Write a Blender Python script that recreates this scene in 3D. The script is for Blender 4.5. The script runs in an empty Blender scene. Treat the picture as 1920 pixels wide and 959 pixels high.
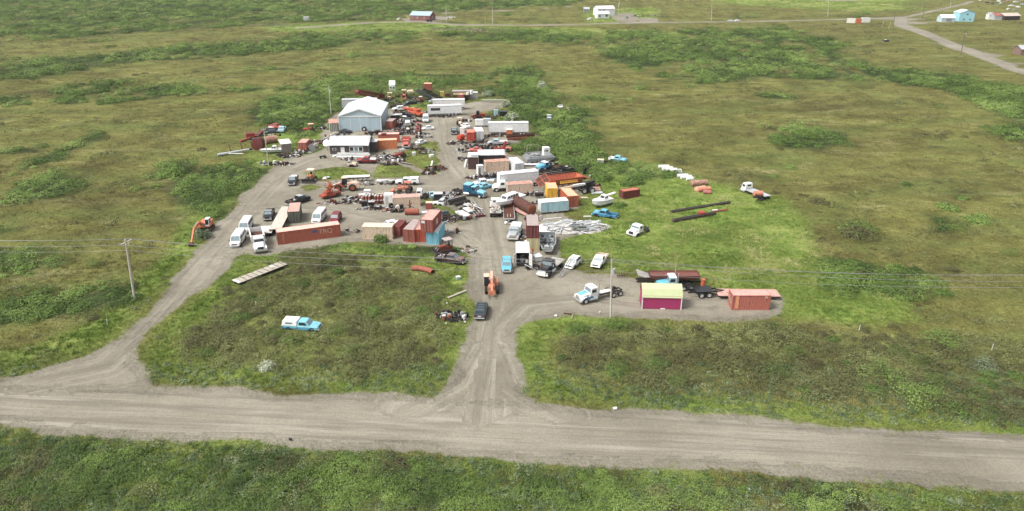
import bpy, math, random
import numpy as np
from mathutils import Vector, Matrix
random.seed(7)
RNG = np.random.default_rng(11)
S = bpy.context.scene
COL = S.collection
R = math.radians
# ---------------------------------------------------------------- camera, world, sun, exposure
F = 1400.0; PITCH = math.atan(590/F); H = math.cos(PITCH)/0.0169
cam_d = bpy.data.cameras.new('camera'); cam = bpy.data.objects.new('camera', cam_d); COL.objects.link(cam)
cam.location = (0, 0, H); cam.rotation_euler = (math.pi/2-PITCH, 0, 0)
cam_d.sensor_width = 36; cam_d.lens = 36*F/1920; cam_d.clip_start = 1; cam_d.clip_end = 12000
S.camera = cam
W = bpy.data.worlds.new('World'); S.world = W; W.use_nodes = True
wn = W.node_tree; bg = wn.nodes['Background']
sky = wn.nodes.new('ShaderNodeTexSky'); sky.sky_type = 'NISHITA'; sky.sun_disc = False
SUN_EL, SUN_AZ = R(54), R(-112)         # veiled sun to the left, a little behind the camera
sky.sun_elevation = SUN_EL; sky.sun_rotation = SUN_AZ; sky.air_density = 1.0; sky.dust_density = 4.0; sky.ozone_density = 1.0
hsv = wn.nodes.new('ShaderNodeHueSaturation'); hsv.inputs['Saturation'].default_value = 0.25
wn.links.new(sky.outputs[0], hsv.inputs['Color']); wn.links.new(hsv.outputs[0], bg.inputs[0])
bg.inputs[1].default_value = 0.132
sd = bpy.data.lights.new('sun', 'SUN'); sd.energy = 1.65; sd.angle = R(16); sd.color = (1, .965, .91)
sun = bpy.data.objects.new('sun', sd); COL.objects.link(sun)
d = Vector((math.sin(SUN_AZ)*math.cos(SUN_EL), math.cos(SUN_AZ)*math.cos(SUN_EL), math.sin(SUN_EL)))
sun.rotation_euler = d.to_track_quat('Z', 'Y').to_euler(); sun.location = (0, 0, 300)
S.view_settings.view_transform = 'Standard'; S.view_settings.look = 'None'; S.view_settings.gamma = 1
S.view_settings.exposure = 0.95
S.render.engine = 'CYCLES'
S.cycles.max_bounces = 4; S.cycles.diffuse_bounces = 2; S.cycles.glossy_bounces = 2; S.cycles.transparent_max_bounces = 4

# ---------------------------------------------------------------- surveying: a photo pixel (1920 wide) to a point on the ground
SP, CP = math.sin(PITCH), math.cos(PITCH)
def P(x, y, z=0.0):
    u = (x-960)/F; v = (y-479.5)/F
    dx, dy, dz = u, CP-v*SP, -SP-v*CP
    t = (H-z)/(-dz)
    return (dx*t, dy*t)
def PP(pts): return np.array([P(*p) for p in pts])

def hash2(ix, iy, seed):
    n = (ix.astype(np.int64)*374761393 + iy.astype(np.int64)*668265263 + seed*1442695041) & 0x7fffffff
    n = ((n ^ (n >> 13))*1274126177) & 0x7fffffff
    return ((n ^ (n >> 16)) & 0xffff)/65535.0
def vnoise(x, y, seed=0):
    ix = np.floor(x); iy = np.floor(y); fx = x-ix; fy = y-iy
    fx = fx*fx*(3-2*fx); fy = fy*fy*(3-2*fy)
    a = hash2(ix, iy, seed); b = hash2(ix+1, iy, seed); c = hash2(ix, iy+1, seed); e = hash2(ix+1, iy+1, seed)
    return (a*(1-fx)+b*fx)*(1-fy)+(c*(1-fx)+e*fx)*fy
def fbm(x, y, s, seed=0, o=4):
    t = 0; a = .5; n = 0
    for k in range(o):
        t = t+a*vnoise(x/s+seed*13.1, y/s-seed*7.7, seed+k); n += a; a *= .55; s = s/2.1
    return t/n-.5
def sdist(x, y, poly):
    """signed distance to a polygon, positive inside"""
    best = np.full(x.shape, 1e9); inside = np.zeros(x.shape, bool); n = len(poly)
    for i in range(n):
        x0, y0 = poly[i]; x1, y1 = poly[(i+1) % n]
        ex, ey = x1-x0, y1-y0; L = ex*ex+ey*ey+1e-9
        t = np.clip(((x-x0)*ex+(y-y0)*ey)/L, 0, 1)
        best = np.minimum(best, (x-x0-t*ex)**2+(y-y0-t*ey)**2)
        c = ((y0 > y) != (y1 > y)) & (x < (x1-x0)*(y-y0)/((y1-y0) if abs(y1-y0) > 1e-9 else 1e-9)+x0)
        inside ^= c
    b = np.sqrt(best)
    return np.where(inside, b, -b)
def pdist(x, y, line):
    """distance to a polyline and the length along it"""
    best = np.full(x.shape, 1e9); al = np.zeros(x.shape); acc = 0; sg = np.zeros(x.shape)
    for i in range(len(line)-1):
        x0, y0 = line[i]; x1, y1 = line[i+1]; ex, ey = x1-x0, y1-y0; L = math.hypot(ex, ey)+1e-9
        t = np.clip(((x-x0)*ex+(y-y0)*ey)/L/L, 0, 1)
        dd = np.hypot(x-x0-t*ex, y-y0-t*ey); m = dd < best
        side = np.sign(ex*(y-y0)-ey*(x-x0))
        best = np.where(m, dd, best); al = np.where(m, acc+t*L, al); sg = np.where(m, side*dd, sg); acc += L
    return sg, al
# ---------------------------------------------------------------- the plan of the place
ROAD = PP([(-700,690),(-300,706),(0,722),(290,727),(560,738),(800,744),(990,757),(1300,778),(1600,797),(1920,810),(2500,832),(2500,960),(1920,915),
           (1600,893),(1300,875),(1000,862),(800,852),(640,843),(560,838),(420,832),(200,815),(0,803),(-300,790),(-700,770)])
TRACK = PP([(-40,712),(70,692),(120,683),(165,668),(205,645),(250,612),(300,560),(350,492),(400,430),(440,383),(478,345),(505,318),(540,300),(600,282),
            (640,296),(660,330),(580,345),(560,380),(520,420),(500,470),(470,468),(440,480),(400,520),(350,570),(300,612),(275,640),(263,665),(264,690),(276,712),(300,735),(-40,740)])
YARD = PP([(478,345),(505,318),(540,298),(600,282),(612,270),(606,250),(622,222),(640,212),(700,206),(740,202),(770,199),(800,203),(830,204),(870,196),(900,190),
           (940,190),(950,200),(925,208),(892,214),(905,230),(925,246),(990,240),(1003,255),(960,272),(950,290),(985,296),(1035,312),(1075,328),(1108,345),(1128,358),(1085,366),
           (1082,392),(1060,404),(1085,412),(1112,420),(1108,436),(1080,446),(1046,450),(1040,470),(1046,490),(1100,513),(1160,516),(1196,524),
           (1330,540),(1460,556),(1468,578),(1440,600),(1370,606),(1280,600),(1140,597),(1075,590),(1000,598),(972,612),(960,640),(962,668),
           (972,700),(985,735),(1010,765),(780,760),(820,738),(846,712),(866,680),(874,650),(882,615),(892,590),(884,560),(880,540),(886,505),(888,480),(870,466),(852,462),(800,462),
           (700,452),(640,452),(585,462),(520,470),(480,476),(430,470)])
ISLANDS = [PP(p) for p in [
    [(590,318),(640,312),(690,318),(700,330),(640,336),(600,340),(575,335),(566,324)],
    [(780,262),(815,268),(822,290),(832,322),(818,332),(790,318),(765,300),(760,285),(790,275)],
    [(790,372),(830,378),(850,392),(870,400),(885,410),(860,420),(832,415),(826,398),(800,385)],
    [(700,308),(750,312),(800,328),(760,332),(700,334)],
    [(560,348),(590,346),(600,352),(575,360)],
    [(962,372),(985,385),(985,405),(970,405)],
    [(1065,392),(1090,395),(1090,408),(1060,405)],
    [(755,212),(800,208),(802,195),(760,200)]]]
_OLD = PP([(560,52),(700,41),(790,40),(860,46),(1000,46.5),(1200,41.5),(1400,39.5),(1600,35),(1660,30),(1700,29),(1740,20),(1800,6),(1830,-8),(1860,-8),(1845,4),
              (1760,26),(1725,36),(1718,46),(1760,62),(1830,86),(1920,117),(2100,170),(2100,186),(1920,140),(1860,122),(1800,100),(1740,75),(1690,55),(1670,43),(1600,38),
              (1400,42.5),(1200,44.6),(1000,49.5),(860,48.6),(780,43),(700,43.5),(560,54)])
FARTRACKS = [PP(p) for p in [
    [(740,30),(860,22),(1000,18),(1080,11),(1080,12.6),(1000,19.8),(860,24),(740,32)],
    [(1145,26),(1185,24),(1200,38),(1180,42),(1150,38)], [(1200,33),(1235,34),(1232,40),(1200,40)],
    [(752,36),(830,30),(850,36),(800,41),(760,40)],
    [(1440,-2),(1600,1),(1745,4),(1745,6),(1600,3),(1440,0)],
    [(1770,18),(1920,22),(1920,27),(1780,22)], [(1690,46),(1740,42),(1750,40),(1762,36),(1766,44),(1720,48)],
    [(1860,104),(1925,104),(1925,122),(1890,112)]]]
MUD = [PP(p) for p in [[(800,52),(960,55),(1000,57),(960,60),(810,57)], [(470,46),(560,47),(556,49),(470,48)]]]
LUSH = [PP(p) for p in [
    [(1040,290),(1090,285),(1180,300),(1260,315),(1340,345),(1400,362),(1470,368),(1515,420),(1545,485),(1600,520),(1700,565),(1725,600),(1640,615),(1480,602),(1380,575),(1340,530),(1150,510),(1040,480),(1036,440),(1110,430),(1080,398),(1090,360),(1060,320)],
    [(958,600),(1000,596),(1060,588),(1180,598),(1200,612),(1080,612),(1030,640),(1025,690),(1100,720),(1300,745),(1500,758),(1700,778),(1930,800),(1930,822),(1600,800),(1300,780),(1005,758),(975,720),(958,660)],
    [(263,650),(300,610),(440,480),(520,466),(640,452),(870,462),(890,500),(888,560),(880,640),(860,690),(830,740),(700,738),(560,738),(290,727),(262,690)],
    [(-20,720),(-20,660),(80,640),(180,590),(300,480),(360,400),(430,330),(470,280),(520,300),(500,330),(440,385),(350,492),(250,612),(165,668),(60,695)],
    [(1320,0),(1700,0),(1690,18),(1600,22),(1400,10)], [(1090,20),(1230,14),(1240,34),(1100,46)],
    [(480,46),(700,42),(790,44),(1000,52),(1300,60),(1250,70),(1000,62),(700,60),(500,60)],
    [(560,300),(480,290),(500,240),(600,220),(630,250),(600,285)],
    [(420,395),(460,350),(420,340),(350,370),(330,400),(380,420)]]]
OLIVE = [PP(p) for p in [   # dull scrub inside the lush rims
    [(330,650),(400,560),(470,510),(560,470),(700,472),(820,505),(866,560),(850,640),(820,690),(740,716),(560,708),(380,700)],
    [(1035,640),(1110,612),(1300,606),(1400,612),(1500,606),(1650,618),(1920,640),(1950,790),(1700,765),(1500,745),(1300,733),(1100,712),(1040,690)]]]
SHRUB = [PP(p) for p in [
    [(-20,112),(200,104),(290,88),(420,82),(560,66),(700,58),(800,62),(760,80),(560,96),(430,108),(260,118),(180,128),(60,150),(-20,152)],
    [(-20,84),(180,66),(300,60),(420,50),(520,44),(740,38),(740,28),(960,16),(1080,10),(1100,-4),(-20,-4)],
    [(90,172),(160,156),(250,156),(360,162),(380,176),(300,186),(190,196),(110,196)], [(-20,186),(40,184),(50,196),(-20,202)],
    [(750,62),(960,58),(1100,62),(1300,56),(1500,60),(1560,80),(1600,110),(1660,128),(1780,140),(1930,170),(1930,232),(1840,200),(1760,166),(1600,152),(1440,148),(1300,160),(1240,140),(1180,120),(1130,100),(1100,84),(960,80),(850,76)],
    [(478,215),(500,180),(560,162),(640,150),(740,146),(860,150),(900,180),(880,196),(800,200),(760,196),(700,200),(650,206),(630,214),(610,240),(560,262),(530,236),(480,235)],
    [(880,150),(920,128),(1000,124),(1020,150),(1050,190),(1100,210),(1110,260),(1130,290),(1220,312),(1260,330),(1200,340),(1110,336),(1060,312),(1010,296),(975,285),(965,270),(1004,258),(992,232),(930,240),(905,222),(930,208),(952,202),(940,185),(880,180)],
    [(1428,236),(1500,234),(1588,248),(1590,272),(1540,280),(1470,278),(1455,256)], [(1850,238),(1930,236),(1930,268),(1880,262)],
    [(300,312),(350,306),(350,326),(300,330)], [(330,340),(420,308),(480,305),(496,318),(450,352),(400,400),(350,400),(310,370)],
    [(410,395),(450,350),(470,340),(480,320),(500,318),(440,383),(400,420)],
    [(20,345),(110,322),(160,352),(100,372),(30,380)], [(60,300),(150,270),(170,256),(190,260),(110,300),(20,330)],
    [(640,452),(700,452),(800,462),(860,470),(840,482),(700,470),(560,474),(520,470)],
    [(-20,806),(200,816),(420,834),(640,846),(1000,864),(1300,878),(1930,918),(1930,975),(-20,975)],
    [(1540,500),(1620,490),(1700,505),(1760,530),(1760,552),(1660,556),(1590,545)], [(1560,420),(1610,410),(1650,430),(1620,452),(1570,445)],
    [(1730,400),(1790,412),(1800,448),(1740,440)], [(-20,480),(60,470),(110,490),(50,520),(-20,515)], [(100,548),(250,540),(260,570),(120,600),(-20,600),(-20,570)]]]
FARLINES = [(PP([(560,53),(700,42.3),(790,41.5),(860,47.3),(1000,48),(1200,43),(1400,41),(1600,36.5),(1665,34),(1700,32),(1745,22),(1800,10),(1850,-5),(1880,-20)]), 4.6),
            (PP([(1688,33),(1688,46),(1735,64),(1800,90),(1860,113),(1920,133),(2100,190)]), 6.2), (PP([(1655,34),(1720,44),(1760,40)]), 3.0)]
def far_road(x, y):
    best = np.full(x.shape, -1e9)
    for ln, w in FARLINES: best = np.maximum(best, w-np.abs(pdist(x, y, ln)[0]))
    return best
JUNKTOP = PP([(650,160),(900,160),(960,190),(960,235),(880,235),(900,205),(640,205)])
def smin(a, lo, hi): return np.clip((a-lo)/(hi-lo), 0, 1)
def edge_noise(x, y): return (fbm(x, y, 11, 17, 2)*3.6+fbm(x, y, 2.6, 18, 2)*1.3)*(y < 330)
def plan(x, y):
    """all the zones as fields over the ground: gravel distance, lush, olive, shrub"""
    nz = fbm(x, y, 5, 3)*3.2+fbm(x, y, 1.3, 4, 3)*1.1
    far = np.clip((y-260)/250, 0, 1)
    g = np.maximum(np.maximum(sdist(x, y, ROAD), sdist(x, y, TRACK)), sdist(x, y, YARD))
    for i in ISLANDS: g = np.minimum(g, -sdist(x, y, i))
    g = g+nz*.5+edge_noise(x, y)
    g2 = far_road(x, y)
    for t in FARTRACKS: g2 = np.maximum(g2, sdist(x, y, t))
    g = np.maximum(g, g2+fbm(x, y, 6, 9)*1.0)
    big = fbm(x, y, 14, 21)*10*(1+1.5*far)
    lu = np.full(x.shape, -1e9)
    for p in LUSH: lu = np.maximum(lu, sdist(x, y, p))
    ol = np.full(x.shape, -1e9)
    for p in OLIVE: ol = np.maximum(ol, sdist(x, y, p))
    sh = np.full(x.shape, -1e9)
    for p in SHRUB: sh = np.maximum(sh, sdist(x, y, p))
    md = np.full(x.shape, -1e9)
    for p in MUD: md = np.maximum(md, sdist(x, y, p))
    lush = smin(lu+big*.5, -1.5, 2.5)*(1-.85*smin(ol+big*.4, -1, 3))
    olive = smin(ol+big*.4, -1, 3)
    gaps = fbm(x, y*.6, 16, 44, 3)+.5*fbm(x, y*.6, 6, 45, 2)
    shrub = smin(sh+big*(1+.5*far), -2.5, 2.5+3*far)*np.clip(smin(gaps, -.24+.08*far, -.14+.10*far), .15, 1)*(1-.55*smin(sdist(x, y, JUNKTOP), 0, 2))
    mott = fbm(x, y, 9+0*x, 31)+.35*fbm(x, y, 3, 33)
    # small scattered willow patches in the tundra
    shrub = np.maximum(shrub, smin(fbm(x*.45, y, 16, 41, 4), .235, .30)*(1-lush)*.9)
    isl = np.full(x.shape, -1e9)
    for i in ISLANDS: isl = np.maximum(isl, sdist(x, y, i))
    lush = np.maximum(lush, smin(isl, -.5, 1)*.35*(1+smin(fbm(x, y, 4, 46), -.05, .1)))
    low = smin(77.0-y, 0, 4)      # this side of the main road
    shrub = shrub*(1-.55*low*smin(fbm(x, y, 9, 48), -.12, .10)); olive = np.maximum(olive, low*smin(fbm(x, y, 8, 49), -.02, .14))
    lush = np.maximum(lush, low*smin(fbm(x, y, 7, 47), -.05, .12)*.8)
    return dict(g=g, lush=lush, olive=olive, shrub=shrub, mott=mott, mud=smin(md+nz, 0, 2))
# ---------------------------------------------------------------- materials
MATS = {}
def nodes_of(m): return m.node_tree.nodes, m.node_tree.links
def M(name, col=None, rough=.6, metal=0., rust=0., var=.18, scale=1.6, spec=.4, streak=False):
    if name in MATS: return MATS[name]
    if col is None: print('UNDEFINED MATERIAL', name); col = (.3,.3,.3)
    m = bpy.data.materials.new(name); m.use_nodes = True; N, L = nodes_of(m)
    b = N['Principled BSDF']; tc = N.new('ShaderNodeTexCoord'); nz = N.new('ShaderNodeTexNoise')
    nz.inputs['Scale'].default_value = scale; nz.inputs['Detail'].default_value = 5; nz.inputs['Roughness'].default_value = .65
    src = tc.outputs['Object']
    if streak:
        mp = N.new('ShaderNodeMapping'); mp.inputs['Scale'].default_value = (3, 3, .5); L.new(src, mp.inputs[0]); src = mp.outputs[0]
    L.new(src, nz.inputs['Vector'])
    rp = N.new('ShaderNodeValToRGB'); e = rp.color_ramp.elements
    c = Vector(col[:3]); e[0].position = .3; e[1].position = .72
    e[0].color = (*(c*(1-var)), 1); e[1].color = (*[min(1, v*(1+var*.6)+.01*var) for v in c], 1)
    L.new(nz.outputs['Fac'], rp.inputs[0]); out = rp.outputs[0]
    rough_in = rough
    if rust > 0:
        n2 = N.new('ShaderNodeTexNoise'); n2.inputs['Scale'].default_value = scale*1.7; n2.inputs['Detail'].default_value = 7; n2.inputs['Roughness'].default_value = .7
        L.new(src, n2.inputs['Vector'])
        r2 = N.new('ShaderNodeValToRGB'); r2.color_ramp.elements[0].position = .62-.28*rust; r2.color_ramp.elements[1].position = .70-.24*rust
        L.new(n2.outputs['Fac'], r2.inputs[0])
        mx = N.new('ShaderNodeMix'); mx.data_type = 'RGBA'; mx.inputs[7].default_value = (.13, .045, .02, 1)
        L.new(r2.outputs[0], mx.inputs[0]); L.new(out, mx.inputs[6]); out = mx.outputs[2]
    L.new(out, b.inputs['Base Color'])
    b.inputs['Roughness'].default_value = rough_in; b.inputs['Metallic'].default_value = metal; b.inputs['Specular IOR Level'].default_value = spec
    MATS[name] = m; return m
def paint(hexname, col, rust=.15): return M('paint_'+hexname, col, .42, 0, rust, .12, 1.2)
WHITE = M('white_paint', (.71,.71,.69), .45, 0, .07, .16, 1.6)
WHITE2 = M('weathered_white', (.70,.69,.66), .55, 0, .22, .16, 1.3, streak=True)
GREY = M('grey_steel', (.30,.31,.31), .5, .3, .15, .25)
LGREY = M('light_grey_metal', (.50,.52,.52), .45, .3, .05, .2)
ALU = M('aluminium', (.58,.60,.60), .35, .6, .0, .2)
DARK = M('dark_steel', (.035,.034,.033), .6, .2, .25, .3)
BLACK = M('black_paint', (.015,.015,.017), .35, 0, .0, .3)
RUBBER = M('rubber', (.018,.017,.016), .85, 0, 0, .4, 6)
RIMW = M('rim_white', (.6,.6,.58), .5, .2, .15, .2, 5)
RIMD = M('rim_dark', (.10,.09,.08), .6, .3, .3, .2, 5)
RUST = M('rust', (.20,.062,.032), .85, 0, 0, .45, 2.5)
RUSTD = M('dark_rust', (.085,.032,.022), .85, 0, 0, .45, 2.5)
GLASS = M('window_glass', (.02,.028,.033), .08, 0, 0, .2, 1, .8)
GLASSB = M('pale_glass', (.16,.21,.23), .12, 0, 0, .25, 1.5, .8)
WOOD = M('weathered_wood', (.30,.265,.22), .85, 0, 0, .35, 3)
WOODD = M('dark_wood', (.055,.045,.040), .85, 0, 0, .4, 3, streak=True)
POLEW = M('pole_wood', (.50,.46,.40), .85, 0, 0, .25, 3)
ORANGE = M('orange_paint', (.50,.155,.065), .5, 0, .22, .25, 1.8)
REDP = M('red_paint', (.36,.05,.035), .5, 0, .25, .2, 1.8)
CREAM = M('cream_paint', (.62,.49,.37), .55, 0, .22, .12, 1.6, streak=True)
CHROME = M('bumper_metal', (.55,.55,.54), .3, .7, .05, .1)
LAMP = M('lamp_glass', (.65,.65,.6), .2, 0, 0, .1)
LAMPR = M('tail_lamp', (.30,.02,.015), .25, 0, 0, .1)
# ---------------------------------------------------------------- mesh collecting
class MB:
    def __init__(s): s.v = []; s.f = []; s.mi = []; s.sm = []; s.ms = []
    def mat(s, m):
        if m is None: return 0
        if m not in s.ms: s.ms.append(m)
        return s.ms.index(m)
    def add(s, vs, fs, m=None, smooth=False):
        o = len(s.v); s.v += [tuple(v) for v in vs]; k = s.mat(m)
        for f in fs: s.f.append(tuple(i+o for i in f)); s.mi.append(k); s.sm.append(smooth)
        return s
    def box(s, c, d, m=None, rz=0, mat=None, bev=0):
        hx, hy, hz = d[0]/2, d[1]/2, d[2]/2
        if bev > 0:
            b = min(bev, hx*.8, hy*.8, hz*.8)
            ring = [(hx-b,-hy),(hx,-hy+b),(hx,hy-b),(hx-b,hy),(-hx+b,hy),(-hx,hy-b),(-hx,-hy+b),(-hx+b,-hy)]
            k = .6*b
            def sc(r): return [((abs(a)-r)*(1 if a > 0 else -1), (abs(e)-r)*(1 if e > 0 else -1)) for a, e in ring]
            vs = [(a, e, -hz) for a, e in sc(k)]+[(a, e, -hz+k) for a, e in ring]+[(a, e, hz-k) for a, e in ring]+[(a, e, hz) for a, e in sc(k)]
            fs = [tuple(range(7,-1,-1)), tuple(range(24,32))]+[(j*8+i, j*8+(i+1) % 8, (j+1)*8+(i+1) % 8, (j+1)*8+i) for j in range(3) for i in range(8)]
        else:
            vs = [(x, y, z) for z in (-hz, hz) for x, y in ((-hx,-hy),(hx,-hy),(hx,hy),(-hx,hy))]
            fs = [(3,2,1,0),(4,5,6,7),(0,1,5,4),(1,2,6,5),(2,3,7,6),(3,0,4,7)]
        T = Matrix.Translation(Vector(c)) @ (mat if mat is not None else Matrix.Rotation(rz, 4, 'Z'))
        return s.add([T @ Vector(v) for v in vs], fs, m)
    def beam(s, a, b, w, h, m=None):
        a = Vector(a); b = Vector(b); x = (b-a); L = x.length
        if L < 1e-6: return s
        x.normalize(); z = Vector((0,0,1)) if abs(x.z) < .95 else Vector((0,1,0)); y = z.cross(x).normalized(); z = x.cross(y)
        T = Matrix((x, y, z)).transposed().to_4x4()
        return s.box((a+b)/2, (L, w, h), m, mat=T)
    def cyl(s, a, b, r, m=None, n=14, r1=None, caps=True, dome=0):
        return s.lathe(a, b, [(0, r), (1, r if r1 is None else r1)], m, n, caps, dome)
    def lathe(s, a, b, prof, m=None, n=14, caps=True, dome=0):
        a = Vector(a); b = Vector(b); x = (b-a); L = x.length; x.normalize()
        z = Vector((0,0,1)) if abs(x.z) < .9 else Vector((0,1,0)); y = z.cross(x).normalized(); z = x.cross(y)
        if dome:
            r0, r1 = prof[0][1], prof[-1][1]
            prof = [(-dome*.95/L, r0*.25), (-dome*.7/L, r0*.65), (-dome*.3/L, r0*.92)]+prof+[(1+dome*.3/L, r1*.92), (1+dome*.7/L, r1*.65), (1+dome*.95/L, r1*.25)]
        vs = []
        for t, r in prof:
            for i in range(n):
                q = 2*math.pi*i/n; vs.append(a+x*(L*t)+y*(r*math.cos(q))+z*(r*math.sin(q)))
        fs = [(j*n+i, j*n+(i+1) % n, (j+1)*n+(i+1) % n, (j+1)*n+i) for j in range(len(prof)-1) for i in range(n)]
        s.add(vs, fs, m, True)
        if caps:
            s.add(vs[:n], [tuple(range(n-1,-1,-1))], m); s.add(vs[-n:], [tuple(range(n))], m)
        return s
    def loft(s, rings, m=None, caps=True, smooth=False):
        n = len(rings[0]); vs = [v for r in rings for v in r]
        fs = [(j*n+i, j*n+(i+1) % n, (j+1)*n+(i+1) % n, (j+1)*n+i) for j in range(len(rings)-1) for i in range(n)]
        s.add(vs, fs, m, smooth)
        if caps: s.add(rings[0], [tuple(range(n-1,-1,-1))], m); s.add(rings[-1], [tuple(range(n))], m)
        return s
    def quad(s, q, t=.02, m=None):
        """a thin panel standing proud of the quad q (counter-clockwise seen from outside)"""
        q = [Vector(v) for v in q]; nn = (q[1]-q[0]).cross(q[3]-q[0]).normalized()
        return s.add([v-nn*.005 for v in q]+[v+nn*t for v in q], [(4,5,6,7),(0,1,5,4),(1,2,6,5),(2,3,7,6),(3,0,4,7)], m)
    def plane(s, vs, m=None): return s.add(vs, [tuple(range(len(vs)))], m)
    def tube(s, pts, r, m=None, n=8):
        for i in range(len(pts)-1): s.cyl(pts[i], pts[i+1], r, m, n)
        return s
    def mesh(s, name, mat=None):
        me = bpy.data.meshes.new(name); me.from_pydata(s.v, [], s.f)
        ms = s.ms if s.ms else [mat or GREY]
        for m in ms: me.materials.append(m)
        me.polygons.foreach_set('material_index', s.mi); me.polygons.foreach_set('use_smooth', s.sm); me.update()
        return me
    def build(s, name, mat=None, parent=None, **kw):
        if not s.v: return None
        if mat is not None and not s.ms: s.ms = [mat]
        return O(name, s.mesh(name, mat), parent, **kw)
def O(name, data, parent=None, loc=None, rot=None, label=None):
    o = bpy.data.objects.new(name, data); COL.objects.link(o)
    if parent is not None: o.parent = parent
    if loc is not None: o.location = loc
    if rot is not None: o.rotation_euler = rot
    if label: o['label'] = label
    return o
def sub(q, u0, u1, v0, v1):
    """a smaller quad inside quad q: q0 bottom-left, q1 bottom-right, q2 top-right, q3 top-left"""
    q = [Vector(v) for v in q]
    def at(u, v): return q[0].lerp(q[1], u).lerp(q[3].lerp(q[2], u), v)
    return [at(u0,v0), at(u1,v0), at(u1,v1), at(u0,v1)]
FOOT = []   # (x, y, radius) of what stands where, to keep leaves off it
def T(name, label, cat, loc, rz=0, group=None, foot=None, rx=0, ry=0):
    o = bpy.data.objects.new(name, None); COL.objects.link(o); o.empty_display_size = .3
    o.location = loc if len(loc) == 3 else (loc[0], loc[1], 0); o.rotation_euler = (rx, ry, rz)
    o['label'] = label; o['category'] = cat
    if group: o['group'] = group
    if foot:
        L, w = foot; k = max(1, int(round(L/max(w, .5))))
        for i in range(k):
            t = (i+.5)/k*L-L/2
            FOOT.append((loc[0]+math.cos(rz)*t, loc[1]+math.sin(rz)*t, w*.62))
    return o
def tag(o, label, cat, group=None, kind=None, foot=None):
    if kind: o['kind'] = kind
    if label: o['label'] = label
    if cat: o['category'] = cat
    if group: o['group'] = group
    if foot: FOOT.append((o.location.x, o.location.y, foot))
    return o
def one(mb, name, label, cat, loc, rz=0, mat=None, group=None, foot=None, rx=0, ry=0, kind=None):
    o = mb.build(name, mat); o.location = loc if len(loc) == 3 else (loc[0], loc[1], 0); o.rotation_euler = (rx, ry, rz)
    return tag(o, label, cat, group, kind, foot)
def span(a, b, z=0):
    """centre, heading and length of the line from photo pixel a to pixel b on the ground"""
    A = Vector(P(*a, z)); B = Vector(P(*b, z)); c = (A+B)/2; dd = B-A
    return (c.x, c.y, z), math.atan2(dd.y, dd.x), dd.length
# ---------------------------------------------------------------- ground, gravel, road
def axis(lo, hi, step, far, grow=1.25):
    a = list(np.arange(lo, hi+1e-6, step)); s = step
    while a[-1] < far[1]: s *= grow; a.append(a[-1]+s)
    s = step
    while a[0] > far[0]: s *= grow; a.insert(0, a[0]-s)
    return np.array(a)
def grid_mesh(name, X, Y, Z, mat, attrs, keep=None):
    nx, ny = len(X), len(Y); gx, gy = np.meshgrid(X, Y)
    co = np.stack([gx.ravel(), gy.ravel(), Z.ravel()], 1)
    i = np.arange((nx-1)*(ny-1)); r = i//(nx-1); c = i % (nx-1); a = r*nx+c
    q = np.stack([a, a+1, a+nx+1, a+nx], 1)
    if keep is not None:
        q = q[keep[q].all(1)]; used = np.unique(q); mp = np.full(nx*ny, -1); mp[used] = np.arange(len(used)); q = mp[q]; co = co[used]
        attrs = {k: v.ravel()[used] for k, v in attrs.items()}
    me = bpy.data.meshes.new(name); me.vertices.add(len(co)); me.vertices.foreach_set('co', co.astype(np.float32).ravel())
    me.loops.add(q.size); me.loops.foreach_set('vertex_index', q.ravel().astype(np.int32))
    me.polygons.add(len(q)); me.polygons.foreach_set('loop_start', np.arange(0, q.size, 4, dtype=np.int32)); me.polygons.foreach_set('loop_total', np.full(len(q), 4, np.int32))
    me.update(calc_edges=True); me.polygons.foreach_set('use_smooth', np.ones(len(q), bool))
    for k, v in attrs.items():
        at = me.attributes.new(k, 'FLOAT', 'POINT'); at.data.foreach_set('value', v.astype(np.float32).ravel())
    me.materials.append(mat)
    o = bpy.data.objects.new(name, me); COL.objects.link(o); return o
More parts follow.
